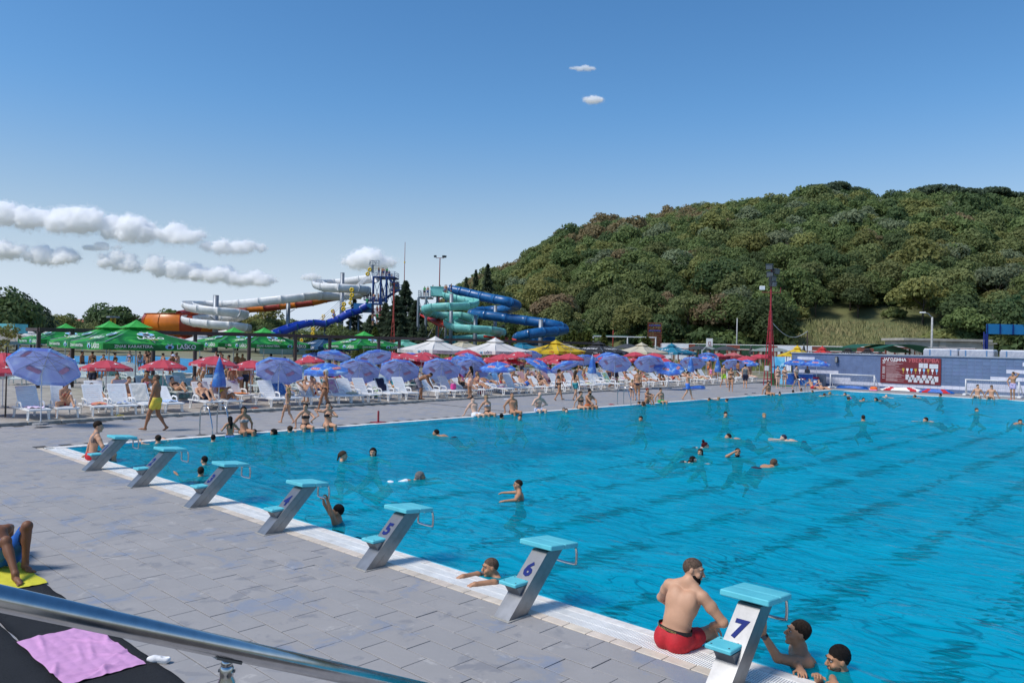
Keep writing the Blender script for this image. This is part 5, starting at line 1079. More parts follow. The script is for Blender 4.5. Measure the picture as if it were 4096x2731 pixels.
def slide(name,label,pix,sec,flsec,mats,step,base,sub=6,flm=None):
    pts=catmull([S(*q) for q in pix],sub); o=np.array([pts[0][0],pts[0][1],0.]); pts=[p-o for p in pts]; t=thing(name,label,'water slide',o)
    i=0;k=0
    while i<len(pts)-1:
        j=min(i+step,len(pts)-1); seg=sweep(pts[i:j+1],sec).build('slide_segment',mats[k%len(mats)],t,True)
        d=nrm(pts[min(i+1,len(pts)-1)]-pts[i]); sweep([pts[i]-d*.09,pts[i]+d*.09],flsec).build('joint_flange',flm or mats[k%len(mats)],seg); i=j;k+=1
    return t,pts,o
def column(px,ptop,dep,r,label,group='slide support columns'):
    q=P(px,dep); top=2.93+(HZ(px)-ptop)/FPX*dep; t=thing('support_column',label,'column',q,0,group); MB().tube([(0,0,-1),(0,0,top)],r,14).build('shaft',galv,t,True); MB().tube([(0,0,top),(0,0,top+.06)],r*1.03,14).build('cap_plate',galv,t)
    for k,(a,z) in enumerate(((0,top*.55),(2.,top*.78))): MB().bar((0,0,z),(3.2*math.cos(a+px),3.2*math.sin(a+px),z+.9),.12).build('bracket_arm',galv,t)
D1=160.
slide('open_flume_slide','white open flume slide spiralling down in two stacked loops',[(1500,1108,160),(1440,1116,164),(1360,1126,170),(1295,1126,168),(1270,1132,161),(1300,1143,153),(1370,1147,151),(1440,1152,154),(1462,1160,160),(1430,1172,167),(1360,1180,168),(1260,1178,164),(1180,1187,161),(1080,1198,161),(985,1208,164),(900,1213,168),(800,1212,168),(748,1215,161),(780,1228,154),(860,1238,152),(940,1246,154),(972,1256,160),(930,1266,167),(850,1268,168),(780,1268,166),(748,1274,160),(790,1285,154),(870,1293,152),(950,1301,154),(985,1312,160),(940,1325,166),(860,1334,166)],usec(1.15,.06,-205,25),usec(1.24,.12,-205,25),[wfl],5,0)
slide('closed_tube_slide','long tube slide in orange and rust red sections leading to the bowl',[(1440,1180,172),(1330,1190,173),(1250,1208,172),(1150,1221,172),(1060,1231,172),(960,1238,174),(860,1246,176),(770,1250,176),(715,1258,172)],osec(.85),osec(.93),[ofl,rfl],4,0)
# bowl
q=P(735,172); z0=2.93+(HZ(735)-1333)/FPX*172; hh=74/FPX*172; R0=8.6; t=thing('bowl_slide','huge orange and rust red bowl slide lying behind the brown pergola','water slide',q)
prof=[(R0*.35,-.9),(R0*.8,-.45),(R0*.92,.05*hh),(R0*.985,.25*hh),(R0*1.01,.5*hh),(R0*.985,.75*hh),(R0*.94,.93*hh),(R0*.91,hh),(R0*.88,hh)]; n=48
for k in range(12):
    m=MB(); m.grid(lambda u,v:((lambda r_,z_,a_:(r_*math.cos(a_),r_*math.sin(a_),z0+z_))(np.interp(u*(len(prof)-1),range(len(prof)),[p_[0] for p_ in prof]),np.interp(u*(len(prof)-1),range(len(prof)),[p_[1] for p_ in prof]),2*math.pi*(k+v)/12)),len(prof)-1,8,0,True)
    s_=m.build('bowl_panel',(ofl,rfl,rfl,ofl,ofl,rfl)[k%6],t,True); a=2*math.pi*k/12; MB().tube([(r*1.012*math.cos(a),r*1.012*math.sin(a),z0+z) for r,z in prof[1:-1]],.07,6).build('rib',(ofl,rfl,rfl,ofl,ofl,rfl)[k%6],s_)
MB().lathe([(R0*.90,hh-.08),(R0*.945,hh-.05),(R0*.945,hh+.05),(R0*.88,hh+.05)],48,0,(0,0,z0)).build('rim',rfl,t,True); MB().tube([(0,0,0),(0,0,z0)],[1.6,1.2],16).build('outlet_funnel',rfl,t,True)
for k in range(8): a=k*math.pi/4; MB().bar((R0*.8*math.cos(a),R0*.8*math.sin(a),-.5),(R0*.7*math.cos(a),R0*.7*math.sin(a),z0-.4),.3).build('leg',galv,t)
# wavy two-lane slide
wp=[(1481,1228,140),(1440,1247,140),(1401,1258,139),(1351,1284,138),(1299,1300,137),(1241,1297,136),(1174,1314,134),(1110,1338,132),(1060,1352,131)]
slide('wave_slide','wide royal blue wave slide running down from the tower',wp,[(-1.7,.8),(-1.6,.0),(-1.3,-.25),(1.3,-.25),(1.6,0),(1.7,.8),(1.62,.8),(1.5,.04),(1.25,-.17),(-1.25,-.17),(-1.5,.04),(-1.62,.8)],[(-1.8,.85),(-1.7,-.05),(-1.35,-.35),(1.35,-.35),(1.7,-.05),(1.8,.85),(1.6,.8),(1.5,.04),(1.25,-.17),(-1.25,-.17),(-1.5,.04),(-1.6,.8)],[b2fl],6,0,flm=b3fl)
# teal open helix, blue closed tube, red chute
slide('open_helix_slide','pale teal open flume slide winding down in front of the blue tube',[(1770,1168,140),(1800,1181,138),(1850,1193,137),(1895,1204,134),(1870,1216,129),(1800,1219,127),(1735,1224,129),(1706,1236,134),(1730,1251,139),(1790,1256,139),(1850,1256,138),(1893,1268,138),(1860,1275,140),(1815,1279,138),(1795,1290,133),(1830,1303,128),(1900,1309,126),(1970,1316,128),(2003,1328,133),(1960,1342,138),(1880,1347,138),(1810,1352,135),(1800,1362,131)],usec(.95,.06,-200,20),usec(1.04,.12,-200,20),[tfl],5,0)
slide('closed_tube_slide','dark blue closed tube slide zigzagging beside the teal flume',[(1800,1158,146),(1850,1168,145),(1900,1180,144),(1960,1193,142),(2030,1207,140),(2066,1222,144),(2030,1236,150),(1960,1242,152),(1905,1246,150),(1888,1256,145),(1940,1261,142),(2040,1274,141),(2136,1287,140),(2220,1300,139),(2258,1317,141),(2220,1326,137),(2160,1330,134),(2100,1340,134),(2068,1353,138),(2120,1362,141),(2220,1366,141)],osec(.86),osec(.93),[bfl],5,0)
MB_=[(1690,1255,142),(1740,1285,138),(1790,1308,132)]
slide('red_chute','red open chute between the conifer and the teal slide',MB_,[(-1.2,.3),(-1.1,-.1),(1.1,-.1),(1.2,.3),(1.1,.3),(1,0),(-1,0),(-1.1,.3)],[(-1.25,.3),(-1.15,-.15),(1.15,-.15),(1.25,.3),(1.1,.3),(1,0),(-1,0),(-1.1,.3)],[rsl],6,0)
slide('red_chute','red chute end showing behind the ivory umbrellas',[(1960,1348,134),(2010,1356,130),(2040,1364,127)],[(-1.2,.3),(-1.1,-.1),(1.1,-.1),(1.2,.3),(1.1,.3),(1,0),(-1,0),(-1.1,.3)],[(-1.25,.3),(-1.15,-.15),(1.15,-.15),(1.25,.3),(1.1,.3),(1,0),(-1,0),(-1.1,.3)],[rsl],6,0)
for px,pt_,dp,r,lb in ((860,1182,160,.56,'grey steel column in the middle of the white slide loops'),(1364,1092,160,.42,'tall grey steel column inside the upper white loop'),(1150,1206,163,.42,'grey steel column under the straight white flume'),(1802,1175,134,.33,'grey steel column inside the teal helix'),(1900,1262,131,.33,'grey steel column through the lower teal loop'),(1979,1222,146,.33,'grey steel column between the blue tube turns'),(2162,1278,138,.4,'grey steel column at the last turn of the blue tube')): column(px,pt_,dp,r,lb)
for k,(px,py,dp) in enumerate(((1175,1326,134),(1298,1308,137),(1355,1292,138),(1400,1266,139),(1432,1262,140))):
    q=P(px,dp); top=2.93+(HZ(px)-py)/FPX*dp; t=thing('slide_post','thin grey post holding up the blue wave slide','post',q,0,'posts under the wave slide'); MB().tube([(0,0,-1),(0,0,top)],.16,10).build('shaft',galv,t,True); MB().bar((-1.2,0,top),(1.2,0,top),.15).build('cross_beam',galv,t)
# ---- blue stair tower
def fpt(px,py,dp): return S(px,py,dp)
def tower(label,plats,legs,stairs,mat,railm,o):
    t=thing('slide_tower',label,'tower',o)
    L=lambda p:np.array(p)-np.array(o)
    for (x0,x1,py,dp,w_) in plats:
        a,b=fpt(x0,py,dp),fpt(x1,py,dp); b[2]=a[2]; d=nrm(b-a); s_=np.cross([0,0,1],d); c=(a+b)/2+s_*w_/2; Rm=np.stack([d,s_,[0,0,1]],1); pl=MB().box(L(c),(np.linalg.norm(b-a),w_,.25),0,Rm).build('platform',mat,t)
        q=MB(); 
        for off in(0,w_):
            for hgt in(.4,.75,1.1): q.bar(L(a+s_*off+np.array([0,0,hgt])),L(b+s_*off+np.array([0,0,hgt])),.06)
            for k in range(6): p=a+(b-a)*k/5+s_*off; q.bar(L(p),L(p+np.array([0,0,1.1])),.06)
        for e in(a,b):
            for hgt in(.4,.75,1.1): q.bar(L(e+np.array([0,0,hgt])),L(e+s_*w_+np.array([0,0,hgt])),.06)
        q.build('railing',railm,pl)
    for (px,py,dp) in legs:
        a=fpt(px,py,dp); b=a.copy(); b[2]=-.5; MB().bar(L(a),L(b),.32).build('leg',mat,t)
    for (p,q_,w_) in stairs:
        a,b=fpt(*p),fpt(*q_); d=b-a; s_=nrm(np.cross([0,0,1],d))*w_; fl=MB(); fl.bar(L(a),L(b),.1,.3); fl.bar(L(a+s_),L(b+s_),.1,.3)
        for k in range(13): u=k/12; c=a+d*u+s_/2; fl.box(L(c),(w_,.35,.05),0,np.stack([nrm(s_),nrm(d*np.array([1,1,0])),[0,0,1]],1))
        st_=fl.build('stair_flight',mat,t); r=MB(); 
        for o_ in(0,1): r.bar(L(a+s_*o_+np.array([0,0,1.1])),L(b+s_*o_+np.array([0,0,1.1])),.06); r.bar(L(a+s_*o_+np.array([0,0,.6])),L(b+s_*o_+np.array([0,0,.6])),.05)
        r.build('hand_rail',railm,st_)
    for i in range(len(legs)-1):
        a,b=fpt(*legs[i]),fpt(*legs[i+1]); z=min(a[2],b[2])
        for k in range(2):
            z1=z*(1-.36*k)-.3; z2=z*(1-.36*(k+1)); MB().bar(L((a[0],a[1],z1)),L((b[0],b[1],z2)),.1).build('brace',mat,t); MB().bar(L((b[0],b[1],z1)),L((a[0],a[1],z2)),.1).build('brace',mat,t)
    return t
o=P(1540,162)
tower('blue steel slide tower with zigzag stairs full of waiting bathers',[(1490,1578,1106,158,6.),(1455,1530,1199,160,4.),(1560,1605,1160,158,4.),(1470,1528,1214,150,3.)],[(1494,1108,158),(1524,1108,158),(1547,1110,158),(1576,1106,164)],[((1545,1104,158),(1596,1160,158),1.6),((1596,1160,160),(1526,1207,160),1.6)],towerb,towerb,o)
t=thing('slide_deck','red railed start deck of the blue wave slide','deck',P(1500,141)); L=lambda p:np.array(p)-P(1500,141)
a,b=S(1484,1262,141),S(1538,1262,141); MB().bar(L(a),L(b),2.6,.25).build('platform',towerr,t); q=MB()
for k in range(16): p=a+(b-a)*k/15; q.bar(L(p),L(p+np.array([0,0,1.25])),.06)
q.bar(L(a+np.array([0,0,1.25])),L(b+np.array([0,0,1.25])),.09); q.build('railing',towerr,t)
for k in(.1,.9): p=a+(b-a)*k; p2=p.copy(); p2[2]=-.5; MB().bar(L(p),L(p2),.25).build('leg',galv,t)
c=S(1455,1232,141); MB().box(L(c),(3.2,2.4,1.6),0,np.stack([CRh,CFh,[0,0,1]],1)).build('start_box',b3fl,t)
o=P(1720,142); tower('grey steel platform at the head of the teal slide',[(1673,1722,1187,136,5.),(1722,1790,1180,140,4.)],[(1674,1190,136),(1705,1188,136),(1750,1186,141),(1785,1184,144)],[],galv,galv,o)
bx=thing('start_box','teal start box at the top of the open helix slide','start box',S(1748,1180,139)); MB().box((0,0,.6),(2.2,1.8,1.6),0,np.stack([CRh,CFh,[0,0,1]],1)).build('tub_wall',tfl,bx); MB().box((0,0,1.42),(2.4,2.,.1),0,np.stack([CRh,CFh,[0,0,1]],1)).build('rim',tfl,bx)
# double tyre rings hoisted on the ropes
yel=M('yellow_vinyl',(.75,.48,.01),.3); blv=M('blue_vinyl',(.1,.45,.6),.3)
def ringpair(px,py,hpx,dep,two,ang):
    q=S(px,py,dep); r=hpx/FPX*dep/4.2; t=thing('double_tube','yellow double swimming ring hoisted on the slide rope','swim ring',q,0,'double rings on the hoist ropes'); u=nrm(np.array([0,0,1.])*math.cos(ang)+CRh*math.sin(ang)); v=np.cross(CFh,u)
    for s in(-1,1):
        for part,mat_ in ((0,yel),(1,blv if two else yel)):
            m=MB(); n=20; Rr=r; c=u*s*r*1.08; rr=r*.42
            pts=[c+(u*math.cos(2*math.pi*k/n)+v*math.sin(2*math.pi*k/n))*Rr*.62+CFh*(0 if part==0 else .0) for k in range(n+1)]
            if part==0: m.tube(pts,rr,8); m.build('ring',mat_,t,True)
            else:
                for k in range(0,n,4): m.tube([c+(u*math.cos(2*math.pi*(k+x)/n)+v*math.sin(2*math.pi*(k+x)/n))*Rr*.74 for x in(0,1,2)],rr*.82,8)
                m.build('colour_patch',mat_,t,True)
for px,py,hp_,two,an in ((1475,1087,37,1,.45),(1408,1170,42,1,-.05),(1402,1204,30,1,.2),(1375,1226,36,0,.1),(1333,1252,32,1,-.3),(1292,1273,32,0,.2),(1252,1325,34,0,.05),(1208,1352,34,1,.1)): ringpair(px,py,hp_,150 if py<1300 else 128,two,an)
t=thing('hoist_ropes','four white hoist ropes slanting up to the tower top','rope',P(1350,150)); L=lambda p:np.array(p)-P(1350,150)
for k in range(4): MB().tube([L(S(1165+k*16,1375,146)),L(S(1340+k*9,1220,151)),L(S(1478+k*4,1092,156))],.06,5).build('rope',whitem,t)
h=thing('rope_hoist','caged hoist wheel on top of the slide tower','winch',S(1490,1062,157)); MB().tube([(0,0,-1.6),(0,0,.2)],.25,8).build('mast_head',galv,h)
m=MB(); n=16; m.tube([CRh*.55*math.cos(2*math.pi*k/n)+np.array([0,0,.4+.55*math.sin(2*math.pi*k/n)]) for k in range(n+1)],.06,6); m.build('wheel',galv,h); m=MB()
for x in(-.6,.0,.6,1.2):
    for y in(-.5,.5): m.bar(CRh*x+CFh*y+np.array([0,0,.0]),CRh*x+CFh*y+np.array([0,0,1.])+CRh*.15,.04)
for z in(0,.5,1.): 
    for y in(-.5,.5): m.bar(CRh*-.6+CFh*y+np.array([0,0,z]),CRh*1.3+CFh*y+np.array([0,0,z]),.04)
m.build('cage',galv,h)
# ---- masts and lamps near the slides
redpole=M('red_oxide_paint',(.33,.045,.03),.6)
t=thing('antenna_mast','very thin red guyed mast rising above the conifer','mast',P(1612,175)); top=2.93+(HZ(1612)-968)/FPX*175; MB().tube([(0,0,0),(0,0,top*.6),(0,0,top)],[.14,.1,.05],6).build('shaft',redpole,t); MB().box((0,0,top*.82),(.22,.22,.4)).build('yellow_band',yel,t)
t=thing('lattice_mast','orange red tapering lattice mast in front of the conifers','mast',P(1572,112)); top=2.93+(HZ(1572)-1132)/FPX*112
for a in range(3): an=a*2.094; MB().tube([(.55*math.cos(an),.55*math.sin(an),0),(.12*math.cos(an),.12*math.sin(an),top*.55)],.05,6).build('leg',redpole,t)
for k in range(9):
    m=MB(); f=k/9; r=.55-.43*f; z=top*.55*f
    for a in range(3): a0,a1=a*2.094,(a+1)*2.094; m.bar((r*math.cos(a0),r*math.sin(a0),z),(r*math.cos(a1),r*math.sin(a1),z+.6),.03)
    m.build('lattice_brace',redpole,t)
MB().tube([(0,0,top*.5),(0,0,top)],[.13,.1],8).build('pole',redpole,t)
def flood(t,p,d,col=None):
    d=nrm(d); x,y,z=frame_from(d); b=MB().box(p,(.55,.42,.28),0,np.stack([x,y,z],1)).build('floodlight',M('lamp_housing',(.02,.021,.022),.4),t); MB().box(np.array(p)+d*.15,(.46,.33,.02),0,np.stack([x,y,z],1)).build('lens',M('lamp_glass',(.12,.14,.15),.1,spec=.8),b)
for s in(-1,1): flood(t,CRh*s*.35+np.array([0,0,top-.2-.5*(s>0)]),CRh*s-CFh+np.array([0,0,-.6]))
t=thing('lamp_mast','red lamp mast with floodlights above the teal slide','mast',P(1753,170)); top=2.93+(HZ(1753)-1032)/FPX*170; MB().tube([(0,0,0),(0,0,top)],[.16,.1],8).build('pole',redpole,t); MB().bar(CRh*-.9+np.array([0,0,top]),CRh*.9+np.array([0,0,top]),.1).build('crossarm',redpole,t)
for x in(-1.05,.75,1.1): flood(t,CRh*x+np.array([0,0,top+.35]),CRh*x*.6-CFh+np.array([0,0,-.5]))
# ---- pergola of brown steel
brn=M('brown_steel',(.06,.035,.03),.55,var=.15,scale=2); PGX=-24.
def on_x(px,X,z=0.):
    lo,hi=-30.,200.
    for _ in range(60):
        m_=(lo+hi)/2
        if prj((X,m_,z))[0]<px: lo=m_
        else: hi=m_
    return np.array([X,lo,z])
t=thing('pergola','long dark brown steel pergola frame behind the market umbrellas','pergola',(PGX,0,.09)); zt=3.08
ys=[on_x(p,PGX)[1] for p in (150,286,610,777,993,1178,1316,1512,1594,1800,2035,2200,2400)]
for y in ys: MB().bar((0,y,0),(0,y,zt-.1),.17).build('post',brn,t)
for a,b in zip(ys[:-1],ys[1:]): 
    MB().box((0,(a+b)/2,zt),(.16,b-a-.02,.22)).build('beam',brn,t)
    if b-a<8: MB().box((-2.2,(a+b)/2,zt),(.16,b-a-.02,.2)).build('rear_beam',brn,t)
for y in ys: 
    if y<ys[6]: MB().box((-1.1,y,zt+.004),(2.,.1,.16)).build('cross_beam',brn,t)
# ============================================================ TILED END WALL AND WHAT STANDS BY IT
WY=57.2
def WPt(px,py,Y=WY): d=ray(px,py); t=(Y-CAM[1])/d[1]; return CAM+d*t
wx0,wx1=WPt(3166,1480)[0],16.5; WH=2.66; cols_=int((wx1-wx0)/.475); rows_=10; rh=WH/rows_; cwid=(wx1-wx0)/cols_
wall=thing('tiled_wall','long wall of blue tiles with stepped white bands behind the far pool end','wall',(wx0,WY,0)); lilm=M('tile_grout',rgb('8f9cba'),.8); blt=M('blue_wall_tile',rgb('66799a'),.3,var=.12,scale=1.5,rnd=.08); wht=M('white_wall_tile',rgb('d5d6e2'),.3,var=.06,rnd=.05)
MB().box(((wx1-wx0)/2,.16,WH/2),(wx1-wx0,.3,WH)).build('core',lilm,wall); MB().box(((wx1-wx0)/2,.13,WH+.04),(wx1-wx0+.1,.42,.08)).build('coping',M('coping_metal',rgb('9aa3b0'),.5),wall)
TB=MB().rbox((0,0,0),(cwid-.012,.012,rh-.012),.003).mesh('wall_tile',blt); TWh=MB().rbox((0,0,0),(cwid-.012,.012,rh-.012),.003).mesh('wall_tile',wht); nt_=0; rest=MB(); rest2=MB()
for r in range(rows_):
    for c in range(cols_):
        x=(c+.5)*cwid; X=wx0+x; w_=(r==8) or (r==1 and 1<=c<=3) or (r==3 and 1<=c<=5) or (r==5 and 1<=c<=7) or (r==7 and 1<=c<=9) or (r==1 and X>11.2) or (r==3 and X>10.1) or (r==5 and X>9.05) or (r==7 and X>8.)
        p=(x,.004,WH-(r+.5)*rh)
        if c>=cols_-30: link('wall_tile',TWh if w_ else TB,wall,p)
        else: (rest2 if w_ else rest).box(p,(cwid-.012,.012,rh-.012))
rest.build('blue_tiles',blt,wall)['kind']='stuff'; rest2.build('white_tiles',wht,wall)['kind']='stuff'
# board of honours
a,b=WPt(3523,1428,WY-.05),WPt(3763,1541,WY-.05); bw_,bh=b[0]-a[0],a[2]-b[2]; bo=np.array([(a[0]+b[0])/2,WY-.05,(a[2]+b[2])/2])
board=thing('notice_board','dark red board with white Cyrillic title, trophies and certificates','board',bo); MB().rbox((0,0,0),(bw_,.05,bh),.006).build('panel',M('maroon_print',(.16,.015,.02),.5,var=.08,scale=1),board)
def brd(s,u,v,w_,mat,bold=.012): me=text_mesh(s,mat,bold=bold); link('lettering',me,board,((u-.5)*bw_,-.03,(.5-v)*bh),scale=w_*bw_/tdim(me)[0])
brd('ЈАГОДИНА',.235,.09,.40,whitem,.03); brd('УВЕК ПРВА',.72,.10,.50,M('rose_print',(.55,.12,.13),.6),.02)
for k,(yr,v) in enumerate((('2008.',.17),('2009.',.20),('2010.',.235),('2010.',.375),('2010.',.415),('2012.',.455),('2012.',.495),('2013.',.535),('2013.',.575),('2015.',.615),('2016.',.725),('2017.',.81))): brd(yr,.06,v,.05,whitem,.01)
m=MB(); r=np.random.default_rng(3)
for v in list(np.arange(.17,.34,.03))+list(np.arange(.375,.62,.04))+list(np.arange(.64,.72,.024))+list(np.arange(.735,.80,.024))+list(np.arange(.82,.92,.024)):
    L=r.uniform(.14,.32); m.box(((.1+L/2-.5)*bw_,-.028,(.5-v)*bh),(L*bw_,.003,.012*bh))
m.build('print_lines',M('pale_rose_print',(.5,.36,.36),.7),board)
paper=M('paper_print',(.6,.62,.65),.6,var=.1,scale=12)
for u,v,w_,h_ in ((.68,.285,.07,.18),(.755,.285,.07,.18),(.885,.30,.14,.17),(.46,.74,.06,.2),(.545,.74,.06,.18),(.505,.83,.06,.19),(.64,.76,.06,.18),(.595,.84,.06,.18),(.69,.85,.06,.18),(.735,.74,.07,.2),(.785,.85,.06,.18),(.83,.74,.07,.17),(.875,.86,.06,.2),(.925,.78,.07,.2)): MB().box(((u-.5)*bw_,-.029,(.5-v)*bh),(w_*bw_,.006,h_*bh)).build('certificate',paper,board)
for k in range(9):
    u=.39+.068*k; m=MB(); s_=bh*.19; P2=[(-.1,-.5),(.1,-.5),(.09,-.4),(.03,-.35),(.03,-.15),(.2,.1),(.22,.5),(-.22,.5),(-.2,.1),(-.03,-.15),(-.03,-.35),(-.09,-.4)]; m.prism([(x*s_,z*s_) for x,z in P2],-.032,-.028,0,lambda p:(p[0],p[2],p[1])); o_=m.build('trophy_print',(goldp,whitem,skyp)[k%3],board); o_.location=((u-.5)*bw_,0,(.5-.50)*bh)
# speaker on the wall
sp=thing('loudspeaker','black loudspeaker box fixed high on the blue tiles','loudspeaker',WPt(3346,1438,WY-.15)); MB().rbox((0,0,0),(.22,.2,.5),.02).build('cabinet',M('speaker_black',(.02,.02,.02),.6),sp); MB().box((0,-.105,0),(.17,.01,.42)).build('grille',greyb,sp); MB().bar((0,.1,.1),(0,.16,.1),.05).build('bracket',galv,sp)
# water polo goals
net=M('net_cord',(.62,.64,.66),.8)
def goal(pxl,pxr,pyb,label):
    A=G(pxl,pyb); B_=G(pxr,pyb+10); y=min(54.9,(A[1]+B_[1])/2); y=55.3; xl,xr=WPt(pxl,pyb,y)[0],WPt(pxr,pyb,y)[0]; t=thing('water_polo_goal',label,'goal',((xl+xr)/2,y,0),0,'water polo goals'); w_=(xr-xl)/2; h_=1.12; d=.75
    for s in(-1,1): MB().tube([(s*w_*.93,-d/2,.12),(s*w_*.93,-d/2,h_)],.045,8).build('post',polew,t,True); MB().tube([(s*w_*.93,-d/2,h_),(s*w_,d/2+.1,.12)],.03,8).build('stay',polew,t,True); MB().rbox((s*w_*.96,0,.07),(.22,d+.4,.14),.03).build('float',white_pl,t)
    MB().tube([(-w_*.96,-d/2,h_),(w_*.96,-d/2,h_)],.045,8).build('crossbar',polew,t,True); MB().rbox((0,d/2,.06),(2*w_*.9,.16,.12),.03).build('rear_float',white_pl,t); n=MB()
    for k in range(31): u=-w_*.93+2*w_*.93*k/30; n.bar((u,-d/2,h_),(u*1.03,d/2+.05,.14),.012)
    for k in range(9): f=k/8; n.bar((-w_*.93,-d/2+(d+.05)*f,h_-(h_-.14)*f),(w_*.93,-d/2+(d+.05)*f,h_-(h_-.14)*f),.012)
    n.build('net',net,t)
goal(3322,3510,1545,'water polo goal with blue rope heaped inside in front of the tiles'); goal(3860,4088,1577,'water polo goal behind the two sitting young men')
def coil(px0,px1,y,cols2,label,n=6):
    x0,x1=WPt(px0,1560,y)[0],WPt(px1,1560,y)[0]; t=thing('lane_rope',label,'lane rope',((x0+x1)/2,y,0)); r=np.random.default_rng(int(px0)); L=(x1-x0)/2
    for k in range(n):
        pts=[]; rr=1-.07*k; 
        for j in range(41): a=2*math.pi*j/40; pts.append((L*rr*math.cos(a)*(1+.03*r.normal()),.32*rr*math.sin(a)+.02*r.normal(),.06+.035*k+.015*math.sin(a*3+k)))
        q=MB(); q.tube(pts,.055,7); q.m=[(0 if (i//7)%9<6 else 1) if True else 0 for i in range(len(q.m))]; q.build('float_string',cols2,t,True)
coil(3525,3690,56.2,[white_pl,redp],'coiled white lane rope with red floats lying by the wall'); coil(3680,3815,56.0,[M('blue_float',(.01,.13,.5),.4),redp],'coiled blue lane rope lying by the wall'); coil(3345,3480,55.75,[MATS['blue_float'],MATS['blue_float']],'blue net rope heaped inside the goal',4)
bg_=thing('bag','red and pink sports bag at the goal corner','bag',(WPt(3495,1557,54.6)[0],54.6,0)); MB().rbox((0,0,.16),(.5,.3,.3),.08).build('bag_body',CL_['orange'],bg_); MB().rbox((.0,-.02,.05),(.56,.34,.1),.03).build('base_panel',CL_['pink'],bg_)
# kiosk
kx=(WPt(3160,1540,56.3)[0]+WPt(3262,1540,56.3)[0])/2; k_=thing('kiosk_counter','blue printed ice cream counter under two blue parasols','counter',(kx,55.9,0)); MB().rbox((0,0,.52),(2.3,.8,.95),.03).build('cabinet',ice,k_); MB().rbox((0,0,1.02),(2.36,.86,.05),.01).build('counter_top',white_pl,k_); MB().box((0,-.02,.05),(2.2,.78,.1)).build('plinth',greyb,k_); link('logo_patch',PATCH,k_,(.35,-.405,.6)); me=text_mesh('Frikom',whitem,bold=.012); link('lettering',me,k_,(.35,-.41,.6),scale=.37/tdim(me)[0])
for px,lb in ((3188,'blue parasol over the ice cream counter next to the banner'),(3266,'blue parasol over the ice cream counter next to the wall')): q=WPt(px,1500,55.4); parasol((q[0],55.4,0),'blue',lb,BG,hub=1.85,tilt=(4,180))
bn=thing('waste_bin','red and blue plastic bin beside the ice cream counter','bin',(WPt(3264,1540,55.5)[0],55.5,0)); MB().rbox((0,0,.35),(.36,.36,.7),.04).build('bin_body',CL_['blue'],bn); MB().rbox((0,0,.74),(.38,.38,.12),.03).build('lid',CL_['red'],bn); MB().box((0,-.185,.45),(.25,.01,.2)).build('label_panel',whitem,bn)
cab=thing('metal_cabinet','grey steel cabinet next to the red bin','cabinet',(WPt(3281,1540,56.)[0],56.2,0)); MB().rbox((0,0,.5),(.55,.5,1.),.01).build('case',galv,cab); MB().box((0,-.255,.5),(.48,.01,.9)).build('door',galv,cab); MB().box((.18,-.265,.55),(.02,.02,.12)).build('handle',boltm,cab)
bnr=thing('banner','pale blue banner with dark blue park lettering behind the mast','banner',(WPt(3116,1500,57.)[0],57.,0)); MB().box((0,0,1.18),(1.15,.03,2.3)).build('sheet',swirl('sky_print',(.05,.35,.60),(.18,.5,.7),(.6,.72,.8),.8,0.),bnr)
for i,s_ in enumerate(('AQUA','PARK')): me=text_mesh(s_,M('deep_blue_print',(.0,.02,.16),.6),bold=.02); link('lettering',me,bnr,(0,-.03,1.45-.45*i),scale=.95/tdim(me)[0])
for s in(-1,1): MB().bar((s*.6,0,0),(s*.6,0,2.4),.05).build('frame_post',galv,bnr)
sh_=thing('cloth','white sheet hung between the banner and the tiled wall','sheet',(WPt(3150,1480,57.)[0],57.,0)); MB().grid(lambda u,v:((u-.5)*.6,.06*math.sin(u*16+v*2),1.15+1.2*v),16,8).build('hung_cloth',CL_['white'],sh_,True); MB().bar((-.4,0,2.36),(.4,0,2.36),.03).build('line',galv,sh_)
gb=thing('wheelie_bin','dark green wheelie bin beside the red mast','bin',(WPt(3098,1540,54.6)[0],54.6,0)); m=MB(); m.add([(-.22,-.25,.06),(.22,-.25,.06),(.22,.25,.06),(-.22,.25,.06),(-.28,-.32,.95),(.28,-.32,.95),(.28,.32,.95),(-.28,.32,.95)],[(0,3,2,1),(4,5,6,7),(0,1,5,4),(1,2,6,5),(2,3,7,6),(3,0,4,7)]); m.build('bin_body',M('dark_green_plastic',(.02,.09,.03),.5),gb); MB().rbox((0,0,.98),(.6,.68,.06),.02).build('lid',MATS['dark_green_plastic'],gb)
for s in(-1,1): MB().tube([(s*.2,.26,.1),(s*.26,.26,.1)],.1,12).build('wheel',boltm,gb)
mt=tag(MB().rbox((WPt(3140,1550,55.)[0],54.7,.012),(1.6,1.1,.02),.005).build('mat',M('green_mat',(.02,.22,.06),.95)),'small green mat in front of the banner','mat')
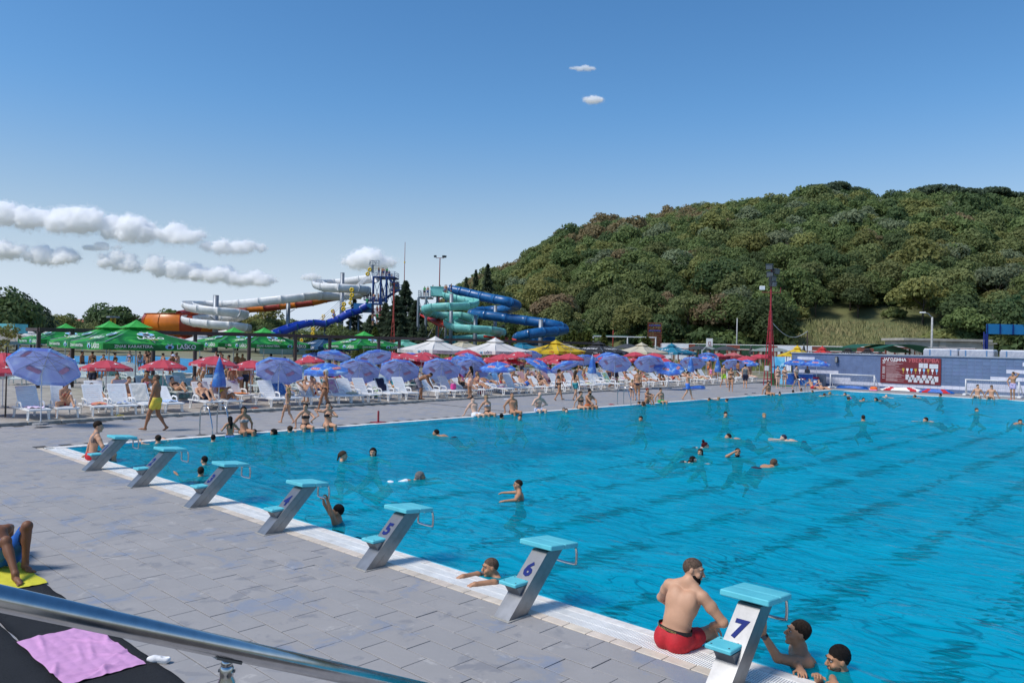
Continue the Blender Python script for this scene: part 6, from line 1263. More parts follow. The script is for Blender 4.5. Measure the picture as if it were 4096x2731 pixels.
# red lattice mast with floodlights
q=G(3077,1541,.09); mst=thing('floodlight_mast','tall red lattice mast carrying black floodlights at the pool corner','mast',q); zt_=9.3; lt=5.9; mred=M('mast_red_paint',(.33,.02,.03),.5,var=.12,scale=3)
for sx in(-1,1):
    for sy in(-1,1): MB().bar((sx*.33,sy*.33,0),(sx*.06,sy*.06,lt),.055).build('leg',mred,mst)
for k in range(6):
    f=(k+.5)/6; r=.33-.27*f; m=MB()
    for p_,q_ in (((-r,-r),(r,-r)),((r,-r),(r,r)),((r,r),(-r,r)),((-r,r),(-r,-r))): m.bar((*p_,lt*f),(*q_,lt*f),.045)
    m.build('cross_brace',mred,mst)
MB().tube([(0,0,2.),(0,0,lt),(0,0,zt_)],[.075,.07,.055],10).build('pole',mred,mst); MB().bar(CRh*-.75+np.array([0,0,7.35]),CRh*.75+np.array([0,0,7.35]),.05).build('crossarm',mred,mst); MB().bar(CRh*.75+np.array([0,0,7.35]),CRh*.75+np.array([0,0,7.75]),.05).build('upright',mred,mst); MB().rbox(CRh*-.72-CFh*.05+np.array([0,0,7.68]),(.42,.1,.32),.03,0,np.stack([CRh,CFh,[0,0,1]],1)).build('white_lamp',white_pl,mst)
for x,z,d in ((-.22,9.35,-1),(.3,9.0,1),(-.15,8.75,-1),(.05,8.42,1),(.08,8.02,1)): flood(mst,CRh*x-CFh*.15+np.array([0,0,z]),CRh*d*.5-CFh+np.array([0,0,-.3]))
MB().rbox((.0,-.45,1.35),(.36,.14,.4),.02).build('junction_box',M('box_grey',(.5,.52,.52),.5),mst)
wire=thing('cable','slack white cable hung from the mast to a brown pole','cable',(q[0],q[1],0)); e=S(3230,1325,73.); p0=np.array([q[0],q[1],5.2]); pts=[p0+(e-p0)*u-np.array([0,0,.9*math.sin(math.pi*u)]) for u in np.linspace(0,1,16)]; MB().tube([p-np.array([q[0],q[1],0]) for p in pts],.02,5).build('line',polew,wire); pb=P(3230,73.); MB().tube([pb-np.array([q[0],q[1],0]),e-np.array([q[0],q[1],0])],.05,6).build('pole',brn,wire)
# things behind the wall
for px,dp,kd,lb,pr,sc_ in ((3190,76,'yellow','yellow market umbrella behind the tiled wall',pr_simple('Jelen',blackp,'1756',redp,1.5,.25),.7),(3290,78,'redsq','bright red market umbrella behind the tiled wall',None,.66),(3392,80,'black','black market umbrella with lettering behind the wall',pr_simple('TUBORG',whitem,None,None,1.7),.66),(3470,80,'black','second black lettered umbrella behind the wall beside the green canopy',pr_simple('TUBORG',whitem,None,None,1.7),.66)): sq_umbrella(P(px,dp,.09),kd,lb,None,sc=sc_,prints=pr)
# wrapped pallets
wrap=M('wrapped_film',(.55,.56,.6),.25,var=.12,scale=3,bump=.6,bscale=9,col2=(.33,.36,.44))
for i,(p0_,p1_) in enumerate(((3700,3838),(3842,3982),(4004,4150),(4155,4300))):
    x0,x1=WPt(p0_,1410,59.)[0],WPt(p1_,1410,59.)[0]; t=thing('wrapped_pallet','stack of goods wrapped in grey white film behind the tiled wall','pallet',((x0+x1)/2,59.2,0),0,'wrapped pallets'); h_=2.93+(HZ(3900)-1400)/FPX*((np.array([(x0+x1)/2,59,0])-CAM)@CF)
    MB().rbox((0,0,h_/2),(x1-x0,1.4,h_),.06).build('load',wrap,t); MB().rbox((0,0,h_+.02),(x1-x0-.1,1.2,.06),.02).build('top_film',white_pl,t)
    for s in(-1,1): MB().box((s*(x1-x0)*.3,-.705,h_/2),(.1,.01,h_*.98)).build('strap',M('film_band',(.12,.25,.45),.4),t)
# fence with coloured bays and curtained cabanas
rzb0=math.atan2(CRh[1],CRh[0])
def FP(px,dep,z=0.): return P(px,dep,z)
fwh=M('fence_white',(.62,.65,.70),.7,var=.06,scale=.5); fgr=M('fence_ivy_green',(.02,.07,.035),.95,var=.3,scale=6,bump=.6,bscale=20); fbr=M('fence_timber',(.20,.05,.03),.8,var=.2,scale=4); curt=M('curtain_cloth',(.55,.48,.38),.9,trans=.2)
A_=FP(2640,128); B2=FP(3580,108); fn=thing('fence','long fence of white, green and timber bays at the foot of the hill','fence',A_); dv=B2-A_; Ln=np.linalg.norm(dv); dv=dv/Ln; nv_=np.cross([0,0,1],dv); ang=math.atan2(dv[1],dv[0]); x=0;k=0; pat=[(5,fwh),(1.1,fbr),(5,fgr),(2.2,fbr),(4.5,fgr),(1.2,fbr)]
while x<Ln:
    w_,m_=pat[k%6]; w_=min(w_,Ln-x+.1); MB().box((0,0,1.75),(w_-.04,.15,3.5)).build('bay_panel',m_,fn,loc=dv*(x+w_/2),rz=ang); x+=w_;k+=1
MB().box((Ln/2,0,3.55),(Ln,.2,.08)).build('capping',white_pl,fn,rz=ang)
for k in range(10):
    p=A_+dv*(4+Ln*k/10.5)-nv_*(-3.)*-1; p=A_+dv*(4+Ln*k/10.5)+nrm(CAM*np.array([1,1,0])-A_*np.array([1,1,0]))*4; c=thing('cabana','timber cabana with tied beige curtains in front of the fence','cabana',p,ang,'curtained cabanas')
    for sx in(-1,1):
        for sy in(-1,1): MB().bar((sx*1.3,sy*1.,0),(sx*1.3,sy*1.,2.7),.14).build('post',fbr,c)
        MB().grid(lambda u,v,s=sx:(s*(1.2-.45*u*(.5+.5*abs(2*v-1))),-1.05+.05*math.sin(u*14),.2+2.4*v),10,8).build('curtain',curt,c,True)
    MB().box((0,0,2.78),(3.,2.4,.12)).build('roof_frame',fbr,c); MB().box((0,0,2.87),(2.8,2.2,.06)).build('roof_cloth',white_pl,c)
for px,dp,kd,lb,gp in ((2796,104,'dark','charcoal parasol in front of the fence beside the hoop','charcoal parasols'),(2906,98,'dark','charcoal parasol in front of the fence','charcoal parasols'),(2511,92,'dark','charcoal parasol behind the cream umbrella','charcoal parasols'),(3060,92,'grey','grey green parasol behind the red mast','grey parasols'),(3105,88,'grey','grey green parasol beside the mast','grey parasols'),(2830,110,'grey','grey green parasol by the basketball post','grey parasols'),(2608,110,'grey','grey green folded parasol by the sign','grey parasols')):
    q=P(px,dp,.05); parasol(q,kd,lb,gp,hub=2.7,tilt=(0,0),text=False)
q=P(3004,100,.05); closed_parasol(q,'closed charcoal parasol between two curtains',MATS['dark_cloth'],h=3.3); q=P(3216,92,.05); closed_parasol(q,'closed charcoal parasol behind the yellow umbrella',MATS['dark_cloth'],h=3.5)
for k,(px,dp) in enumerate(((3610,84),(3690,84),(3760,84),(3825,84))): dup(c,None,P(px,dp),rzb0,label='timber cabana with tied curtains beside the concrete building',group='cabanas by the concrete building').scale=(1,1,1.22)
# green shade canopies behind the wall
for px,w_,dp,lb in ((3500,4.8,70,'dark green arched shade canopy behind the black umbrellas'),(3610,5.6,68,'dark green arched shade canopy beside the cabanas')):
    t=thing('shade_canopy',lb,'canopy',P(px,dp)); MB().grid(lambda u,v:tuple(CRh*(u-.5)*w_+CFh*(v-.5)*4+np.array([0,0,2.75+1.3*math.sin(math.pi*(.25+.6*u))-.45])),12,4).build('canopy_cloth',M('dark_green_cloth',(.01,.10,.06),.8,trans=.15),t,True)
    for s in(-.45,.45): MB().bar(CRh*s*w_,CRh*s*w_+np.array([0,0,2.7]),.08).build('post',polea,t)
# concrete shed, lamp posts, billboard
conc=M('raw_concrete',rgb('a9a49b'),.9,var=.14,scale=.8,bump=.3,bscale=8)
t=thing('concrete_building','unfinished low concrete building at the foot of the grass slope','building',P(3740,92)); Rm=np.stack([CRh,CFh,[0,0,1]],1); rzb=math.atan2(CRh[1],CRh[0]); pw=lambda p:(p/FPX*92); hb=2.93+(HZ(3740)-1356)/FPX*92
MB().box((0,0,hb/2-.15),(pw(320),5,hb-.3)).build('wall',conc,t,rz=rzb); MB().box((0,-.05,hb-.12),(pw(345),5.5,.28)).build('roof_slab',conc,t,rz=rzb); MB().box((-.5,-2.55,hb*.55),(pw(26),.12,hb*.9)).build('pilaster',conc,t,rz=rzb)
an=MB().box((pw(160),-1.,(hb-.5)/2),(pw(36),3.4,hb-.5)).build('annex_wall',M('annex_plaster',rgb('b8b4ac'),.9),t,rz=rzb); MB().box((pw(160),-1.,hb-.42),(pw(52),4.,.12)).build('annex_roof',conc,t,rz=rzb)
for dx in(-6,7): MB().box((pw(160+dx),-2.73,hb*.62),(pw(8),.06,hb*.3)).build('window',M('dark_opening',(.02,.02,.02),.5),an,rz=rzb)
def lamp(px,ptop,dep,label,arm=True,mat_=None):
    t=thing('street_lamp',label,'lamp post',P(px,dep)); top=2.93+(HZ(px)-ptop)/FPX*dep; MB().tube([(0,0,0),(0,0,top)],[.13,.09],10).build('pole',mat_ or M('lamp_concrete',rgb('a7a8a8'),.8),t,True)
    if arm: MB().tube([(0,0,top-.1),-CRh*.4+np.array([0,0,top+.35]),-CRh*.8+np.array([0,0,top+.45])],.05,6).build('arm',galv,t); MB().rbox(-CRh*1.0+np.array([0,0,top+.45]),(.6,.25,.14),.04,0,Rm).build('lamp_head',white_pl,t)
lamp(3727,1268,82,'grey concrete street lamp in front of the concrete building'); lamp(2947,1272,135,'plain grey pole rising behind the fence',False); lamp(2352,1290,170,'small grey street lamp at the foot of the wood'); lamp(2452,1285,150,'thin red lamp pole in front of the wood',False,redpole)
bb=thing('billboard_frame','empty bright blue billboard frame on posts beneath the overhanging branch','billboard',P(4030,80)); bc=M('billboard_blue',(.005,.17,.42),.5,var=.1,scale=1); pb=lambda p:p/FPX*80; z1,z2=2.93+(HZ(4030)-1297)/FPX*80,2.93+(HZ(4030)-1337)/FPX*80
MB().box((pb(20),0,(z1+z2)/2),(pb(210),.12,z1-z2)).build('sheet',bc,bb,rz=rzb)
for k in range(5): MB().box((pb(-85+52*k),-.1,(z1+z2)/2),(.08,.1,z1-z2)).build('frame_bar',bluep,bb,rz=rzb)
for x in(-84,120): MB().bar(CRh*pb(x),CRh*pb(x)+np.array([0,0,z2]),.28).build('post',bluep,bb)
MB().bar(CRh*pb(-90)+CFh*.2+np.array([0,0,z2+.2]),CRh*pb(-130)-CFh*1.5,.1).build('brace',bluep,bb)
# slatted sign tower, court frame, basketball hoop
sg=thing('slatted_sign','tall reddish slatted timber sign with blue park lettering','sign',P(2618,118)); ps=lambda p:p/FPX*118; zt2=2.93+(HZ(2618)-1292)/FPX*118
for k in range(26): MB().box((0,0,.3+(zt2-.3)*k/25),(ps(58),.08,.13)).build('slat',fbr,sg,rz=rzb)
for s in(-.8,0,.8): MB().box((s*ps(29),.08,zt2/2),(.12,.08,zt2)).build('upright',fbr,sg,rz=rzb)
for s_,z in (('AQUAPARK',zt2-.35),('JAGODINA',zt2-1.15)): me=text_mesh(s_,M('bright_blue_print',(.01,.09,.4),.5),bold=.02); link('lettering',me,sg,-CFh*.08+np.array([0,0,z]),rz=rzb,scale=ps(48)/tdim(me)[0])
ct=thing('court_frame','white tubular court frame with green netting roof','frame',P(2510,105)); pc=lambda p:p/FPX*105; zz=2.93+(HZ(2510)-1347)/FPX*105
for x in(-140,0,115): MB().bar(CRh*pc(x*.98),CRh*pc(x*.98)+np.array([0,0,zz]),.13).build('post',polew,ct)
MB().bar(CRh*pc(-140)+np.array([0,0,zz]),CRh*pc(115)+np.array([0,0,zz]),.14).build('top_bar',polew,ct); MB().box(CRh*pc(-70)+CFh*1.5+np.array([0,0,zz+.12]),(pc(140),3.,.15),0,Rm).build('net_roof',MATS['dark_green_cloth'],ct)
hp2=thing('basketball_hoop','white basketball backboard on a leaning steel arm','basketball hoop',P(2838,98)); ph=lambda p:p/FPX*98; z3=2.93+(HZ(2838)-1370)/FPX*98
MB().box((0,0,z3),(.8,.06,1.05),0,Rm).build('backboard',white_pl,hp2); q_=MB(); 
for a,b in (((-.14,-.25),(.14,-.25)),((-.14,.1),(.14,.1)),((-.14,-.25),(-.14,.1)),((.14,-.25),(.14,.1))): q_.bar(CRh*a[0]-CFh*.04+np.array([0,0,z3+a[1]]),CRh*b[0]-CFh*.04+np.array([0,0,z3+b[1]]),.04)
q_.build('target_square',M('line_red',(.25,.03,.02),.6),hp2); m=MB(); m.tube([-CFh*.3+CRh*.25*math.cos(2*math.pi*k/14)+CFh*.25*math.sin(2*math.pi*k/14)+np.array([0,0,z3-.4]) for k in range(15)],.03,6); m.build('rim',MATS['line_red'],hp2); MB().bar(CRh*-.9+CFh*.5,CRh*-.75+CFh*.5+np.array([0,0,z3-.9]),.16).build('post',polea,hp2); MB().bar(CRh*-.78+CFh*.5+np.array([0,0,z3-1.1]),CFh*.05+np.array([0,0,z3]),.12).build('arm',polea,hp2)
# far shelters and left background
hut=thing('shelter','low shelter with a blue canopy beside the orange bowl','shelter',P(505,120)); MB().box((0,0,3.3),(7,5,.18),0,Rm).build('roof',CL_['navy'],hut)
for s in(-1,1): MB().bar(CRh*3*s,CRh*3*s+np.array([0,0,3.3]),.14).build('post',galv,hut)
gh=thing('house','low green roofed house behind the slide columns','house',P(1180,155)); MB().box((0,0,1.7),(12,6,3.4),0,Rm).build('wall',M('house_wall',(.3,.45,.40),.8),gh); m=MB(); 
m.add([tuple(CRh*x+CFh*y+np.array([0,0,z])) for x,y,z in ((-8.5,-5,3.3),(8.5,-5,3.3),(8.5,5,3.3),(-8.5,5,3.3),(-3,0,5.4),(3,0,5.4))],[(0,1,5,4),(1,2,5),(2,3,4,5),(3,0,4)]); m.build('roof',M('sage_roof',(.16,.20,.15),.8),gh); MB().box(CRh*1-CFh*3.02+np.array([0,0,1.6]),(1.2,.06,2.2),0,Rm).build('door',MATS['dark_opening'],gh)
rh_=thing('house','house with a terracotta roof among the far left trees','house',P(250,330)); MB().box((0,0,3.2),(30,10,6.4),0,Rm).build('wall',M('far_wall',(.5,.45,.4),.8),rh_); m=MB(); m.add([tuple(CRh*x+CFh*y+np.array([0,0,z])) for x,y,z in ((-17,-6,6.4),(17,-6,6.4),(17,6,6.4),(-17,6,6.4),(-14,0,9.6),(14,0,9.6))],[(0,1,5,4),(1,2,5),(2,3,4,5),(3,0,4)]); m.build('roof',M('terracotta_roof',(.36,.13,.08),.9),rh_)
for k in range(5): MB().box(CRh*(-11+5.5*k)-CFh*5.03+np.array([0,0,4.6]),(1.6,.06,1.8),0,Rm).build('window',MATS['dark_opening'],rh_)
yt=thing('lattice_mast','small yellow lattice mast left of the orange bowl','mast',P(450,150)); top=2.93+(HZ(450)-1270)/FPX*150
for sx in(-1,1):
    for sy in(-1,1): MB().bar((sx*.5,sy*.5,0),(sx*.3,sy*.3,top),.12).build('leg',yel,yt)
for k in range(7): f=k/7; MB().bar((-.5,-.5,top*f),(.5,-.5,top*(f+.14)),.08).build('lattice_brace',yel,yt)
MB().box((0,0,top+.1),(1.8,1.8,.3)).build('head_frame',galv,yt)
gp=thing('flag_pole','thin green pole at the edge of the left trees','pole',P(139,120)); MB().tube([(0,0,0),(0,0,2.93+(HZ(139)-1284)/FPX*120)],.08,6).build('shaft',M('green_paint',(.02,.2,.08),.5),gp)
dk=thing('drinks_trolley','turquoise stall roof beyond the tan umbrella','stall',P(12,75)); MB().box((0,0,3.4),(3.5,2.,.9),0,Rm).build('roof_box',tfl,dk)
for s in(-1,1): MB().bar(CRh*1.5*s,CRh*1.5*s+np.array([0,0,3.]),.1).build('post',galv,dk)
# ============================================================ TREES BY THE SLIDES, LEFT SKYLINE, SHRUBS
def conifer(q,H,R,label,mat=6,n=2600,group='conifers by the slides',seed=0,name='conifer'):
    r=np.random.default_rng(seed); t=thing(name,label,'tree',q,0,group); f=r.random(n)**.8; z=H*(.06+.94*f); rad=R*(1-f)**.85*(.75+.25*np.sin(f*60+seed))*r.uniform(.45,1.05,n); a=r.uniform(0,6.283,n)
    p=np.stack([rad*np.cos(a),rad*np.sin(a),z-rad*.25],1); out=np.stack([np.cos(a),np.sin(a),-.35+.3*r.normal(size=n)],1); out/=np.linalg.norm(out,axis=1)[:,None]; b=np.cross(out,r.normal(size=(n,3))); b/=np.linalg.norm(b,axis=1)[:,None]; s=(.06*R+.13)*r.uniform(.6,1.3,n)[:,None]
    V=np.stack([p-out*s,p-b*s*.38,p+out*s*1.1,p+b*s*.38],1).reshape(-1,3); link('crown',npmesh('crown',V,np.arange(len(V)).reshape(-1,4),LEAF[mat],smooth=False),t); MB().tube([(0,0,-.3),(0,0,H*.97)],[R*.07+.05,.02],7).build('trunk',bark,t); return t
def base_at(px,dep): q=P(px,dep); q[2]=0; return q
CN=[(1618,1125,150,5.6,'tall dark spruce rising beside the slide tower'),(1540,1215,140,4.6,'bushy dark conifer beneath the red start deck'),(1585,1185,138,5.4,'wide dark conifer left of the tall spruce'),(1660,1205,142,4.8,'dark conifer right of the tall spruce'),(1480,1262,132,3.4,'rounded dark conifer under the wave slide'),(1415,1195,176,4.,'dark tree behind the tyre rings'),(1655,1290,126,2.4,'small spruce on the slope by the red chute'),(1600,1300,122,2.0,'narrow bluish juniper below the spruce'),(1690,1295,124,2.2,'low spruce on the slope below the platform'),(1330,1275,160,3.,'dark shrub tree between the grey columns'),(1945,1057,235,6.,'blue spruce standing tall against the sky'),(1898,1080,240,5.,'second blue spruce on the skyline'),(1860,1110,245,5.,'small spruce on the skyline behind the platform'),(2010,1300,150,3.,'dark conifer between the teal and blue slides')]
for i,(px,pt_,dp,R,lb) in enumerate(CN): conifer(base_at(px,dp),2.93+(HZ(px)-pt_)/FPX*dp,R,lb,6,4200 if i<11 else 2200,seed=i)
SHB=[(1345,1335,105,1.3),(1445,1330,104,1.4),(1500,1310,108,1.6),(1480,1340,100,1.2),(1255,1345,110,1.2),(2010,1345,86,.9),(2040,1350,84,.9),(2295,1325,104,2.1),(2335,1330,103,2.),(2355,1328,100,1.9),(2320,1335,98,1.8),(2415,1332,100,1.2),(2590,1350,92,1.6),(2575,1352,92,1.4),(2260,1340,106,1.5)]
for i,(px,pt_,dp,R) in enumerate(SHB): conifer(base_at(px,dp),2.93+(HZ(px)-pt_)/FPX*dp,R*1.5,'golden green thuja shrub '+('beneath the wave slide' if px<1300 else 'beside the lattice mast' if px<1600 else 'below the teal slide' if px<2100 else 'at the foot of the blue tube slide' if px<2380 else 'under the white court frame'),'' or 7,1300,'thuja shrubs',seed=50+i,name='thuja_shrub')
# left skyline
for i in range(64):
    px=-300+i*34+rng.uniform(-18,18); dp=rng.uniform(150,215); big=(px<90 and i%2)
    if px>1900: break
    if 480<px<1010: dp=rng.uniform(192,230)
    q=base_at(px,dp); li=int(rng.choice([0,5,5,1,2])) if not big else 5; hgt={True:11.,False:rng.uniform(6.5,9.5)}[big]
    if 1000<px<1330: hgt=8.5; li=int(rng.choice([1,2,0]))
    put_tree(q,0,int(rng.integers(0,7)),li,hgt/11.,label='%s %s tree in the belt %s'%('low' if hgt<8 else 'high',KINDN[li],'beyond the children\'s pool' if px<480 else 'behind the orange bowl' if px<1010 else 'behind the slide columns' if px<1480 else 'behind the slide tower'),group='tree belt beyond the slides')
tv=[];tmi=[]
for i in range(44):                                   # low scrub that closes the belt
    px=-150+i*21. if i<30 else 1010+(i-30)*34.; px+=rng.uniform(-12,12); dp=rng.uniform(133,148); V=PROT[i%7][2].reshape(-1,4,3)[::2]; k_=rng.uniform(4.6,6.6)/10.5; V=V*k_; tv.append((V*1.0+base_at(px,dp)).reshape(-1,3)); tmi+=[int(rng.choice([0,5,1,5]))]*len(V)
tv=np.concatenate(tv); tag(link('thicket',npmesh('thicket',tv,np.arange(len(tv)).reshape(-1,4),LEAF,tmi,smooth=False)),'low thicket of scrub closing the tree belt beyond the pools','thicket',kind='stuff')
for px,dp,h_,li,lb in ((30,120,13.,5,'big dark pine at the edge of the left tree belt'),(70,135,13.,6,'broad dark tree beside the left pine'),(440,165,13,5,'tall dark tree left of the orange bowl'),(680,230,15,0,'tree top above the orange bowl'),(1060,185,13,2,'yellowing tree under the white flume'),(950,190,12,5,'dark tree behind the lower white loop')):
    put_tree(base_at(px,dp),0,int(rng.integers(0,7)),li,h_/11.5,label=lb,group='tree belt beyond the slides')
# branch of a near tree hanging in from the side, young plant at the terrace corner
q=base_at(4330,40); t=thing('broadleaf_tree','dark leafy branch of a tree hanging in beside the billboard','tree',q); r=np.random.default_rng(77); Vs=[];
for k in range(26): 
    c=CRh*r.uniform(-3.2,2.6)+CFh*r.uniform(-1.2,1.2)+np.array([0,0,r.uniform(3.1,6.4)]); V,F=crown_quads(r,.55,.35,0,150,.07,3); Vs.append(V+c)
V=np.concatenate(Vs); link('crown',npmesh('crown',V,np.arange(len(V)).reshape(-1,4),LEAF[5],smooth=False),t); m=MB(); m.tube([(0,0,-.2),(.1,0,3.),(-.1,.1,6.)],[.22,.17,.06],8)
for k in range(6): m.tube([np.array([.05,0,2.6+.5*k]),CRh*(-1.4)+np.array([0,0,3.2+.5*k]),CRh*(-2.9+.3*k)+CFh*r.uniform(-.8,.8)+np.array([0,0,3.5+.5*k])],[.06,.04,.012],5)
m.build('trunk',bark,t,True)
q=base_at(28,26.5); t=thing('young_tree','young tree with yellow green leaves at the terrace corner','tree',q); r=np.random.default_rng(5); Vs=[]
for k in range(12): V,F=crown_quads(r,.34,.3,0,60,.06,3); Vs.append(V+np.array([r.normal(0,.3),r.normal(0,.3),2.55+r.uniform(-.25,.55)]))
V=np.concatenate(Vs); link('crown',npmesh('crown',V,np.arange(len(V)).reshape(-1,4),LEAF[2],smooth=False),t); MB().tube([(0,0,0),(.03,0,1.4),(0,0,2.8)],[.03,.022,.01],6).build('trunk',bark,t)
# dry grass on the open slope
n=6000; xx=rng.uniform(3120,3760,n); rr=rng.uniform(128,166,n); V=np.zeros((n,3,3))
for i in range(n):
    q=hp(xx[i],rr[i]); h_=rng.uniform(.35,.8); d=rng.normal(0,.25,2); V[i]=[q+np.array([-.12,0,-.2]),q+np.array([.12,.05,-.2]),q+np.array([d[0],d[1],h_])]
tag(link('dry_grass',npmesh('dry_grass',V.reshape(-1,3),np.arange(3*n).reshape(-1,3),[M('straw_grass',(.34,.29,.14),.9,var=.2,scale=.2,world=True,col2=(.20,.22,.08),trans=.2)],smooth=False)),'dry straw coloured grass on the open slope','grass',kind='stuff')
n=8000; xx=rng.uniform(1500,4400,n); V=np.zeros((n,3,3))
for i in range(n):
    q=hp(xx[i],rng.uniform(112,150)); h_=rng.uniform(.3,1.3); d=rng.normal(0,.3,2); V[i]=[q+np.array([-.3,0,-.1]),q+np.array([.3,.1,-.1]),q+np.array([d[0],d[1],h_])]
tag(link('rough_vegetation',npmesh('rough_vegetation',V.reshape(-1,3),np.arange(3*n).reshape(-1,3),[LEAF[1]],smooth=False)),'rough green vegetation at the foot of the hill','vegetation',kind='stuff')
# ============================================================ PEOPLE IN PLACE
def vox(q,lo=.006): return float(min(.027,max(lo,((np.array(q,float)-CAM)@CF)*.0009)))
def onY(px,py,Y): return WPt(px,py,Y)
LC=lambda q,rz,p:tuple((Matrix.Rotation(-rz,3,'Z')@Vector(np.array(p,float)-np.array(q,float))))     # world point -> a person's own frame
# --- the seated bearded man
q=np.array([18.27,-.06,.0]); t,o=person('bearded man in red shorts sitting with his back turned beside the last block',p_edge(pel=(0,0,.115),U=(.10,.05,1),bend=20,twist=.1,lf=(-.12,.5,-.33),rf=(.2,.5,-.32),lh=(-.2,.42,.2),rh=(.21,.37,.18),re=(1,-.35,.0),le=(-1,-.3,.1),rd=(.35,.6,-.5),ld=(.1,.6,-.4),rn=(-.4,.2,-1),hd=(.92,.38,-.30),hup=(.12,.22,1),curl=.5),q,.0,1.75,'m','light','stubble','buzz',(('shorts','red'),),h=.0085,bulk=1.09,belly=.01,fingers=1,beard='black')
mm=text_mesh('STRONGBOY',M('gold_thread',(.4,.33,.1),.6),bold=.004)
c=o.P-o.F*.0+o.U*.078; wb=MB(); n=40; pts=[c+o.R*.158*1.13*math.cos(2*math.pi*k/n)+o.F*.118*math.sin(2*math.pi*k/n) for k in range(n+1)]
for a,b in zip(pts[:-1],pts[1:]): wb.add([a-o.U*.02,b-o.U*.02,b+o.U*.02,a+o.U*.02],[(0,1,2,3)])
w_=wb.build('waistband',CL_['black'],t); link('lettering',mm,w_,c-o.F*.122,rot=face_R(-o.F,o.U),scale=.17/tdim(mm)[0]); link('lettering',mm,w_,c+o.R*.158*1.13*-.72-o.F*.118*.72+nrm(-o.R*.72-o.F)*.004,rot=face_R(nrm(-o.R*.8-o.F*.8),o.U),scale=.13/tdim(mm)[0])
# --- two men in the water at the last block
def near_man(label,fn,f,hgt,q0,px,py,Y,**k):
    sc=hgt/1.75; fn2=lambda q:fn(lambda p:LC2(q,f,p,sc),lambda v:LC((0,0,0),f,v)); q=place_head(fn2,f,sc,q0,px,py,Y,'m',k.get('bulk',1.)); return person(label,fn2(q),q,f,hgt,'m',fingers=1,**k)
def LC2(q,rz,p,sc): return tuple(np.array(LC(q,rz,p))/sc)
near_man('grinning swimmer with a wristwatch leaning on the edge beside the last block',lambda W_,D:dict(pel=(.05,-.18,-.42),U=(.0,.12,1),bend=8,hd=(.05,.95,.30),hup=(0,-.2,1),lh=W_(onY(3050,2530,.20)),le=D((-.1,-.4,-1)),ld=D((.0,.0,1)),ln=D((-.6,.6,0)),rh=W_((19.5,.05,.03)),re=(.7,.3,-.2),lf=(-.2,-.1,-1.25),rf=(.2,-.3,-1.2),curl=.7),wturn(-.75,-.62),1.80,(19.6,.6,WZ),3190,2532,.62,skin='tan',hair='dark',style='short',wear=(('shorts','navy'),),h=.0085,bulk=1.08,extras=(('watch','l',LC((0,0,0),wturn(-.75,-.62),(.3,-1,.1))),))
near_man('dark haired swimmer resting folded arms on the pool edge',lambda W_,D:dict(pel=(0,-.2,-.46),U=(0,.15,1),bend=6,hd=(-.05,1,.05),lh=W_(onY(3270,2705,.10)),le=D((-1,-.6,.2)),rh=W_(onY(3330,2735,.08)),re=D((-.6,-1,.1)),lf=(-.2,-.1,-1.25),rf=(.2,-.3,-1.2),curl=.5),wturn(-.75,-.62),1.78,(20.1,.7,WZ),3352,2640,.60,skin='tan',hair='black',style='crop',wear=(('shorts','black'),),h=.0085,beard='stubble')
near_man('close cropped man with tattooed shoulders resting both arms on the grating',lambda W_,D:dict(pel=(0,-.3,-.5),U=(0,.35,1),bend=10,hd=(.12,.97,-.10),hup=(.05,.1,1),rh=W_(onY(1830,2303,-.10)),re=D((-.2,.5,1)),lh=W_(onY(1900,2335,-.13)),le=D((.9,.1,.5)),rd=D((-.55,-.7,-.3)),ld=D((-.75,-.5,-.3)),lf=(-.2,-.2,-1.3),rf=(.2,-.3,-1.2),curl=.7),wturn(-.45,-.9),1.76,(15.83,.5,WZ),1962,2268,.36,skin='tan',hair='stubble',style='buzz',wear=(('shorts','navy'),),h=.0085,bulk=1.08,extras=(('tattoo',['ual','uar']),))
near_man('dark haired boy holding the hand grip of the block with both hands',lambda W_,D:dict(pel=(0,-.12,-.45),U=(0,.05,1),hd=(.0,1,.08),lh=W_((11.67,.37,.36)),rh=W_((11.45,.37,.36)),le=D((.3,0,-1)),re=D((-.6,.3,-1)),ld=(0,.25,1),rd=(0,.25,1),ln=(0,1,0),rn=(0,1,0),lf=(-.2,-.1,-1.25),rf=(.2,-.3,-1.2),curl=1.2),wturn(-.72,-.70),1.66,(12.0,.72,WZ),1350,2048,.70,skin='tan',hair='black',style='crop',wear=(('shorts','navy'),),h=.0105,bulk=.88)
# --- reclining man on the yellow towel
q=np.array([11.08,-3.95,.02]); person('dark skinned bather in blue shorts lying on the yellow towel with knees raised',dict(pel=(0,0,.17),U=(0,-.9,.42),F=(0,.42,.9),lf=(-.13,.28,.085),rf=(.12,.68,.085),lk=(-.05,.1,1),rk=(.05,.1,1),lt=(0,1,-.02),rt=(0.1,1,-.02),lh=(-.3,-.62,.06),rh=(.3,-.62,.06),le=(-.5,-1,0),re=(.5,-1,0),hd=(0,.8,.4),hup=(0,-.5,1),curl=.5),q,wturn(1,.1),1.86,'m','deep','black','short',(('longshorts','blue'),),h=.010,fingers=1)
# --- sitting on the near edge by block one
q=G(383,1836); q=np.array([q[0],-.02,0]); person('tattooed young man in red shorts sitting on the corner edge behind the first block',p_edge(U=(0,.02,1),bend=10,lh=(-.42,-.05,.05),rh=(.28,.3,.15),hd=(.25,1,-.05)),q,wturn(.15,1),1.78,'m','light','dark','crop',(('shorts','red'),),h=.015,extras=(('tattoo',['tor'],lambda V,o:(((V-o.ch)@o.F2<-.03)&(np.abs((V-o.P)@o.R)<.022))|(((V-o.ch)@o.R2>.07)&((V-o.ch)@o.U2>-.02))),))
